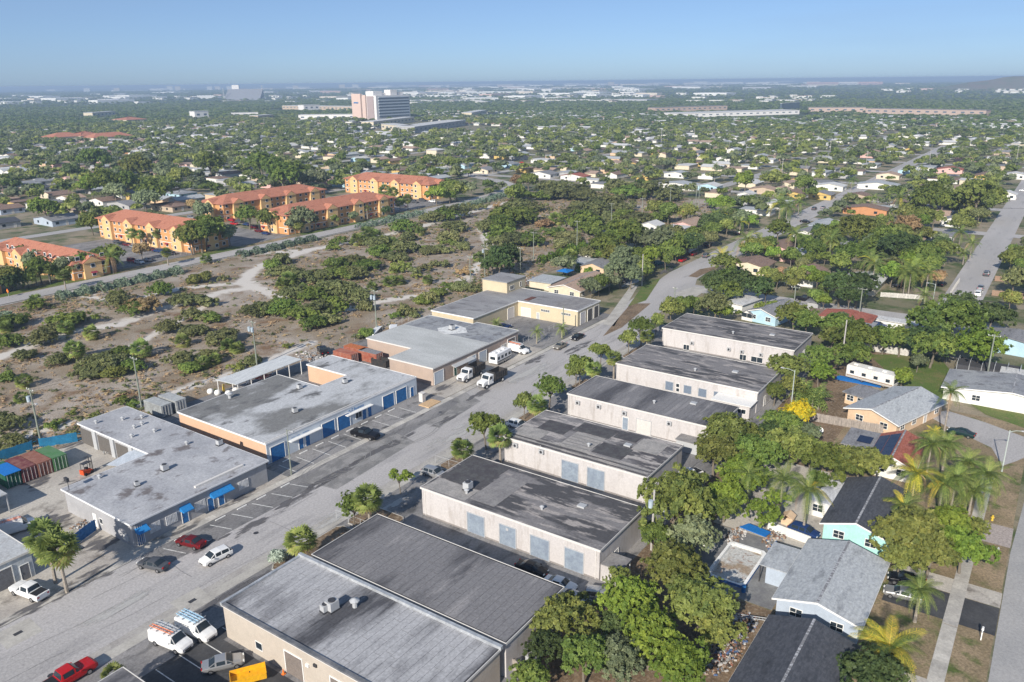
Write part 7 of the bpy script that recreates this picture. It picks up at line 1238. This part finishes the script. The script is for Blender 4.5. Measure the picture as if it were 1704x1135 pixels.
# ---------------------------------------------------------------- fences, pool, yard things
def fence(a, b, h, m, label, board=.15, gap=.02, th=.03, posts=2.4, name='wooden_fence', cat='fence'):
    a, b = Vector(a), Vector(b); L_ = (b-a).length; t = thing(name, label, cat, (a.x, a.y, 0), math.atan2(b.y-a.y, b.x-a.x)); n = int(L_/board)
    if n > 250: board = L_/250; n = 250
    me = MB().box(0, board-gap, 0, th, .05, h).mesh('board'); me.materials.append(m); rr = random.Random(int(L_*10))
    for i in range(n): o = ob('board', me, None, t, (i*board, 0, 0)); o.scale = (1, 1, 1+rr.uniform(-.03, .02))
    ob('rail', MB().box(0, L_, th+.002, th+.05, .4, .5).box(0, L_, th+.002, th+.05, h-.4, h-.3), m, t)
    for i in range(int(L_/posts)+1): ob('post', MB().box(i*posts-.05, i*posts+.05, th+.052, th+.15, 0, h+.05), m, t)
    return t
WF = mat('fence_wood', (.36, .32, .28), (.24, .21, .19), scale=2, stretch=(4, 4, .5), rnd=.15); BF = mat('fence_blue', (.015, .14, .27), (.02, .19, .36), scale=.8); WFW = mat('fence_white', (.6, .58, .54), (.45, .43, .4), scale=2)
fence(at(1347, 700), at(1470, 722), 1.8, WF, 'weathered wooden fence in front of the peach house'); fence(at(1437, 583), at(1512, 593), 1.8, WFW, 'whitish wooden fence at the far side of the lawn')
fence((60.5, 149.5), (66.5, 146), 1.9, BF, 'bright blue sheet fence behind the containers', .9, .01); fence((45, 150.5), (60.2, 149.6), 1.9, BF, 'blue sheet fence left of the utility pole', .9, .01); fence((76.2, 147.2), (78.8, 135), 1.9, BF, 'blue fence between the grey and the peach building', .9, .01); fence((45.9, 110.5), (51.1, 112.6), 1.9, mat('fence_blue_dark', (.02, .1, .28), (.03, .13, .34), scale=1), 'dark blue gate fence beside the two fan palms', .6, .01)
fence(at(1595, 470), at(1580, 492), 1.5, WFW, 'white fence running to the near end of the far street', .3, .05); fence(at(1465, 494), at(1536, 499), 1.5, WFW, 'white curved fence behind the dark broad trees', .3, .05); fence(at(1655, 468), at(1704, 470), 1.8, mat('fence_tan', (.3, .2, .14)), 'brown wooden fence at the right end of the far street', .3); fence(at(1650, 492), at(1704, 498), 1.8, MATS['fence_tan'], 'nearer brown wooden fence at the right edge', .3)
fence(at(830, 1103), at(862, 1122), 1.7, WF, 'short wooden fence at the bottom beside the nearest warehouse')
def chain(a, b, label, h=1.5):
    a, b = Vector(a), Vector(b); L_ = (b-a).length; t = thing('chain_fence', label, 'fence', (a.x, a.y, 0), math.atan2(b.y-a.y, b.x-a.x)); n = int(L_/2.5)
    for i in range(n+1): ob('post', MB().tube([(i*L_/n, 0, 0), (i*L_/n, 0, h)], .035, 5), GREYM, t)
    ob('rail', MB().tube([(0, 0, h), (L_, 0, h)], .025, 4), GREYM, t); ob('rail', MB().tube([(0, 0, .75), (L_, 0, .75)], .012, 4), GREYM, t)
chain(at(1512, 592), at(1640, 615), 'low wire fence between the lawn and the lime tree'); chain(at(100, 465), at(330, 420), 'post and rail fence on the far side of the north road'); chain((79.6, 136), (104, 136), 'wire fence behind the peach building'); chain((126, 147), (160, 147), 'wire fence behind the tan building')
chain((160.8, 108.5), (181, 108.7), 'wire fence closing the planted yard of the cream building'); chain((73.5, 84.6), (73.8, 74.5), 'wire gate at the lane beside the four door warehouse'); chain((96.5, 84), (96.8, 75), 'wire gate at the lane beside the patched roof warehouse')
chain(at(0, 520), at(130, 488), 'low wire fence along the silvery hedge of the north road', 1.1); chain(at(300, 452), at(390, 430), 'low wire fence between the two silvery hedges', 1.1)
# empty pool
t = thing('swimming_pool', 'empty white swimming pool with leaves on its floor', 'pool', (95.7, 29.1, 0)); a, b = 4.9, 2.7; PW = mat('pool_plaster', (.62, .62, .6), (.5, .5, .48), scale=.5)
o_ = [(-a, -b+.5), (-a+.5, -b), (a-.5, -b), (a, -b+.5), (a, b-.5), (a-.5, b), (-a+.5, b), (-a, b-.5)]; i_ = [(x*.92, y*.86) for x, y in o_]; mb = MB()
for k in range(8): q = (k+1) % 8; mb.poly([(*o_[k], .42), (*o_[q], .42), (*i_[q], .42), (*i_[k], .42)])
ob('coping', mb, mat('coping_white', (.8, .8, .78)), t); mb = MB()
for k in range(8): q = (k+1) % 8; mb.poly([(*o_[k], .0), (*o_[q], .0), (*o_[q], .419), (*o_[k], .419)])
ob('rim', mb, mat('pool_blue', (.06, .16, .4)), t); mb = MB()
for k in range(8): q = (k+1) % 8; mb.poly([(*i_[k], .419), (*i_[q], .419), (i_[q][0]*.97, i_[q][1]*.96, .03), (i_[k][0]*.97, i_[k][1]*.96, .03)])
ob('wall', mb, PW, t); ob('floor', MB().poly([(x*.97, y*.96, .03) for x, y in i_]), mat('pool_floor', (.52, .52, .5), (.34, .27, .2), scale=.3, lo=.48, hi=.6, c3=(.25, .14, .09), s3=1.4, lo3=.55, hi3=.7, fine=.2), t)
def chair(px, py, rz, label):
    x, y = at(px, py); t = thing('plastic_chair', label, 'chair', (x, y, .02), R(rz)); ob('seat', MB().box(-.25, .25, -.25, .25, .42, .46), WHITE, t); ob('backrest', MB().box(-.27, -.23, -.25, .25, .47, .95), WHITE, t)
    for a in (-.22, .18):
        for b in (-.24, .2): ob('leg', MB().box(a, a+.04, b, b+.04, 0, .419), WHITE, t)
chair(1173, 915, 20, 'white plastic chair nearest the tree by the pool'); chair(1186, 910, 140, 'white plastic chair closest to the pool corner'); chair(1181, 918, 250, 'white plastic chair in front of the other two')
tag(ob('water_barrel', MB().tube([(0, 0, 0), (0, 0, .9)], .3, 12), BLUE, loc=(*at(1237, 985), .02)), 'blue barrel at the pool corner', 'barrel')
t = thing('ladder', 'grey metal ladder lying between the pool and the rubbish heap', 'ladder', (*at(1243, 1032), .5), R(-70)); ob('rail', MB().box(-2.4, 2.4, -.25, -.2, 0, .08), GREYM, t); ob('rail', MB().box(-2.4, 2.4, .2, .25, 0, .08), GREYM, t)
for i in range(12): ob('rung', MB().box(-2.2+i*.4, -2.15+i*.4, -.199, .199, .02, .06), GREYM, t)
# rubbish heap: scraps nobody could count
def heap(name, px, py, rx, ry, n, label, cols, smax=.5):
    x, y = at(px, py); rr = random.Random(n); 
    for ci, c in enumerate(cols):
        mb = MB()
        for i in range(n//len(cols)):
            a, r_ = rr.uniform(0, 6.28), rr.random()**.6; u, v = x+math.cos(a)*rx*r_, y+math.sin(a)*ry*r_; s = rr.uniform(.1, smax); h = rr.uniform(.02, .5)*(1.2-r_); t_ = rr.uniform(0, 3.1)
            dx, dy = math.cos(t_)*s, math.sin(t_)*s; mb.prism([(u, v), (u+dx, v+dy), (u+dx-dy*.5, v+dy+dx*.5), (u-dy*.5, v+dx*.5)], h, h+rr.uniform(.03, .25))
        stuff(name, mb, c)
JC = [mat('junk_white', (.6, .58, .55)), mat('junk_brown', (.28, .18, .12)), mat('junk_grey', (.3, .3, .3)), mat('junk_tan', (.42, .32, .24)), mat('junk_pale', (.5, .48, .46)), mat('junk_dark', (.08, .07, .06)), mat('junk_red', (.3, .14, .1)), mat('junk_blue', (.1, .16, .3)), mat('junk_bark', (.18, .12, .08))]
heap('rubbish_heap', 1205, 1078, 5.5, 2.2, 900, '', JC); heap('rubbish_heap', 1240, 1040, 2.2, 1.5, 200, '', JC); heap('yard_clutter', 1225, 893, 3, 1.2, 160, '', JC[:3]); heap('yard_clutter', 1290, 895, 3.5, 1.5, 160, '', JC); heap('yard_clutter', 1205, 510, 6, 8, 420, '', JC); heap('yard_clutter', 1345, 535, 7, 5, 260, '', JC[:3]); heap('yard_clutter', 895, 468, 8, 6, 260, '', JC); heap('yard_clutter', 195, 748, 2.5, 1.5, 90, '', JC[:3]); heap('yard_clutter', 178, 728, 2.5, 1.2, 70, '', JC[:3]); heap('yard_clutter', 545, 600, 4, 10, 260, '', JC[:3], .9)
heap('yard_clutter', 135, 875, 1.2, 1.0, 60, '', JC[:3])
x, y = at(1255, 882, .8); tag(ob('tarp', MB().prism([(-1.2, -2), (.5, -2.3), (1.1, 1.2), (-.6, 2)], .9, 1.0), MATS['tarp_blue'], loc=(x, y, 0)), 'bright blue tarp hanging in the back yard by the fruit tree', 'tarp')
t = thing('dog_house', 'small peach coloured hut beside the tall coconut palm', 'hut', (*at(1311, 870), 0)); ob('wall', MB().box(-.8, .8, -.8, .8, 0, 1.2), WC['peach'], t); ob('roof', gable_roof(1.6, 1.6, 1.2, 1.7, .15, .06), WC['peach'], t)
tag(ob('garden_wall', MB().box(0, 9, 0, .2, 0, 1.6), WC['white'], loc=(*at(1215, 945), 0)) if False else ob('garden_wall', MB().ext([(*at(1277,880),0),(*at(1348,907),0),(*at(1348,907),1.3),(*at(1277,880),1.3)],(.2,.05,0)), WC['white']), 'white garden wall between the pool yard and the tall palms', 'wall')
def mailbox(px, py, label):
    t = thing('mailbox', label, 'mailbox', (*at(px, py), 0), R(90)); ob('post', MB().box(-.06, .06, -.06, .06, 0, 1.1), WHITE, t); ob('arm', MB().box(-.07, .07, -.6, .35, 1.1, 1.2), WHITE, t); ob('box', MB().ext([(-.12, -.75, 1.201), (.12, -.75, 1.201), (.12, -.75, 1.4), (0, -.75, 1.47), (-.12, -.75, 1.4)], (0, .5, 0)), WHITE, t)
mailbox(1658, 930, 'white mailbox before the paver drive'); mailbox(1632, 1065, 'white mailbox below the black drive')
t = thing('fire_hydrant', 'yellow fire hydrant on the verge by the paver drive', 'hydrant', (*at(1651, 866), 0)); ob('body', MB().tube([(0, 0, 0), (0, 0, .1), (0, 0, .12), (0, 0, .7), (0, 0, .78), (0, 0, .9)], [.2, .2, .14, .14, .18, .06], 10), YEL, t); ob('outlet', MB().tube([(0, -.26, .5), (0, .26, .5)], .07, 8), YEL, t)
t = thing('satellite_dish', 'white satellite dish on the ground by the wooden fence', 'satellite dish', (*at(1364, 724), 0)); ob('dish', MB().tube([(0, 0, .9), (-.15, 0, 1.0), (-.22, 0, 1.05)], [.1, .5, .62], 14), WHITE, t); ob('pole', MB().tube([(0, 0, 0), (0, 0, .95)], .05, 6), GREYM, t)
for px, py, lb in ((625, 835, 'traffic cone'),): pass
t = thing('traffic_cone', 'orange traffic cone beside the brown roll door of the cream warehouse', 'traffic cone', (*at(472, 1122), .03)); ob('base', MB().box(-.2, .2, -.2, .2, 0, .05), mat('cone_orange', (.8, .2, .03)), t); ob('cone', MB().tube([(0, 0, .05), (0, 0, .7)], [.15, .03], 10), MATS['cone_orange'], t)
t = thing('warning_sign', 'orange diamond road sign at the left of the north road', 'sign', (*at(15, 495), .1)); ob('post', MB().box(-.05, .05, -.05, .05, 0, 2.2), GREYM, t); ob('panel', MB().ext([(-.06, 0, 1.3), (-.06, .75, 2.05), (-.06, 0, 2.8), (-.06, -.75, 2.05)], (-.03, 0, 0)), MATS['cone_orange'], t)
o = thing('fabric_tarp', 'grey sheet hanging from the rear wing of the grey building', 'tarp', (0, 0, 0)); p = [(*aq('z1', 440, 235, .3), .3), (*aq('z1', 560, 165, 3.4), 3.4), (*aq('z1', 612, 188, 3.6), 3.6), (*aq('z1', 500, 240, 1.2), 1.2)]; ob('sheet', MB().ext(p, (0, 0, .05)), mat('sheet_grey', (.34, .38, .44), (.28, .32, .37), scale=1), o)
cu, cv = at(204, 1113, 4.2)
# dark concrete roof corner at the bottom edge
t, big = building('corner_building', 'roof corner with a white edge at the bottom edge beside the vans', 'building', [(cu-9, cv-20), (cu, cv-20), (cu, cv), (cu-9, cv)], 4.2, WARE, RD, EDGE, .1)

# ---------------------------------------------------------------- each tree and bush described by its own look and nearest landmark
LM = [(69,740,'the blue fence pole'),(236,680,'the pole behind the grey building'),(428,610,'the canopy shed pole'),(627,550,'the transformer pole by the boats'),(783,470,'the weathered pole left of the raised cream block'),(888,437,'the pole at the hedge corner'),(960,415,'the pole beyond the clipped hedge'),(1017,380,'the pole among the dark thicket'),(1068,370,'the pole by the turquoise fence'),(1115,343,'the pole at the end of the sandy field'),
 (425,478,'the bend of the white sandy path'),(200,540,'the long sandy track at left'),(520,415,'the fork of the sandy paths'),(690,380,'the sandy path opposite the middle orange block'),(830,340,'the bend of the north road'),(760,475,'the track left of the raised block'),(240,417,'the car park of the nearest orange block'),(100,480,'the tile roof at the left edge'),(346,420,'the nearest block right end'),(440,400,'the middle block left end'),(600,370,'the middle block right end'),(720,330,'the farthest orange block'),(180,330,'the trees above the first orange block'),(90,300,'the charcoal roofed house at left'),
 (1136,432,'the bright red car'),(1100,400,'the trees of the main street'),(1200,470,'the round dark tree at the street corner'),(1253,437,'the cream house with brown roof'),(1443,346,'the orange house'),(1273,333,'the white van on the red drive'),(1628,350,'the largest olive tree'),(1580,412,'the white van by the far street'),(1400,490,'the dark broad trees by the curved fence'),(1372,372,'the pale grey roofed house on the cross street'),(1340,320,'the yellow house'),(1500,430,'the dark tiered tree'),(1550,560,'the largest broad green tree'),(1660,440,'the right side of the far street'),(980,440,'the clipped garden hedge'),(300,600,'the scrub behind the pale containers'),(120,640,'the dry grass left of the transformer pole')]
LP = [(*at(a, b), n) for a, b, n in LM]; CW_ = {'leaf_green': 'green', 'leaf_olive': 'olive', 'leaf_bright': 'bright green', 'leaf_grey_green': 'grey green', 'leaf_scrub': 'dull olive', 'leaf_brown': 'brown', 'leaf_dark': 'dark green', 'fan_leaf': 'grey green headed', 'palm_leaf': 'feathery', 'silver_shrub': 'silvery'}
ORD = ['nearest', 'second nearest', 'third nearest', 'fourth nearest', 'fifth nearest', 'sixth nearest', 'seventh nearest', 'eighth nearest', 'ninth nearest', 'tenth nearest', 'eleventh nearest', 'twelfth nearest']
GRP = {'scrub bushes in the sandy field': 'bush', 'bright bushes of the sandy field': 'bush', 'sabal palms of the sandy field': 'sabal palm', 'trees round the orange blocks': 'tree', 'garden trees of the main street': 'garden tree', 'garden trees beyond the white warehouses': 'garden tree', 'sabal palms beside the orange blocks': 'sabal palm', 'coconut palms among the gardens': 'coconut palm', 'areca palm clump': 'areca palm'}
buck = {}
for o in list(sc.objects):
    g = o.get('group')
    if o.parent is None and g in GRP:
        c = next((k for k in o.children if k.name.startswith('crown')), o); me = c.data if c.data else None; m = me.materials[0].name if me and me.materials else 'palm_leaf'
        s_ = c.scale[0]; sz = 'small' if s_ < 2.2 else 'large' if s_ > 4.4 else 'medium'; d, nm = min(((o.location.x-a)**2+(o.location.y-b)**2, n) for a, b, n in LP)
        buck.setdefault((f"{'' if 'palm' in GRP[g] else sz+' '}{CW_.get(m, 'green')} {GRP[g]}", nm), []).append((d, o))
for (desc, nm), L_ in buck.items():
    for i, (d, o) in enumerate(sorted(L_, key=lambda q: q[0])): o['label'] = f"{desc} {'near' if len(L_) == 1 else ORD[min(i, 11)]+' to'} {nm}"

for o in sc.objects:
    l = o.get('label')
    if l and len(l.split()) > 16: o['label'] = l.replace('medium ', '').replace('garden ', '').replace(' the trees above the', ' trees above the')
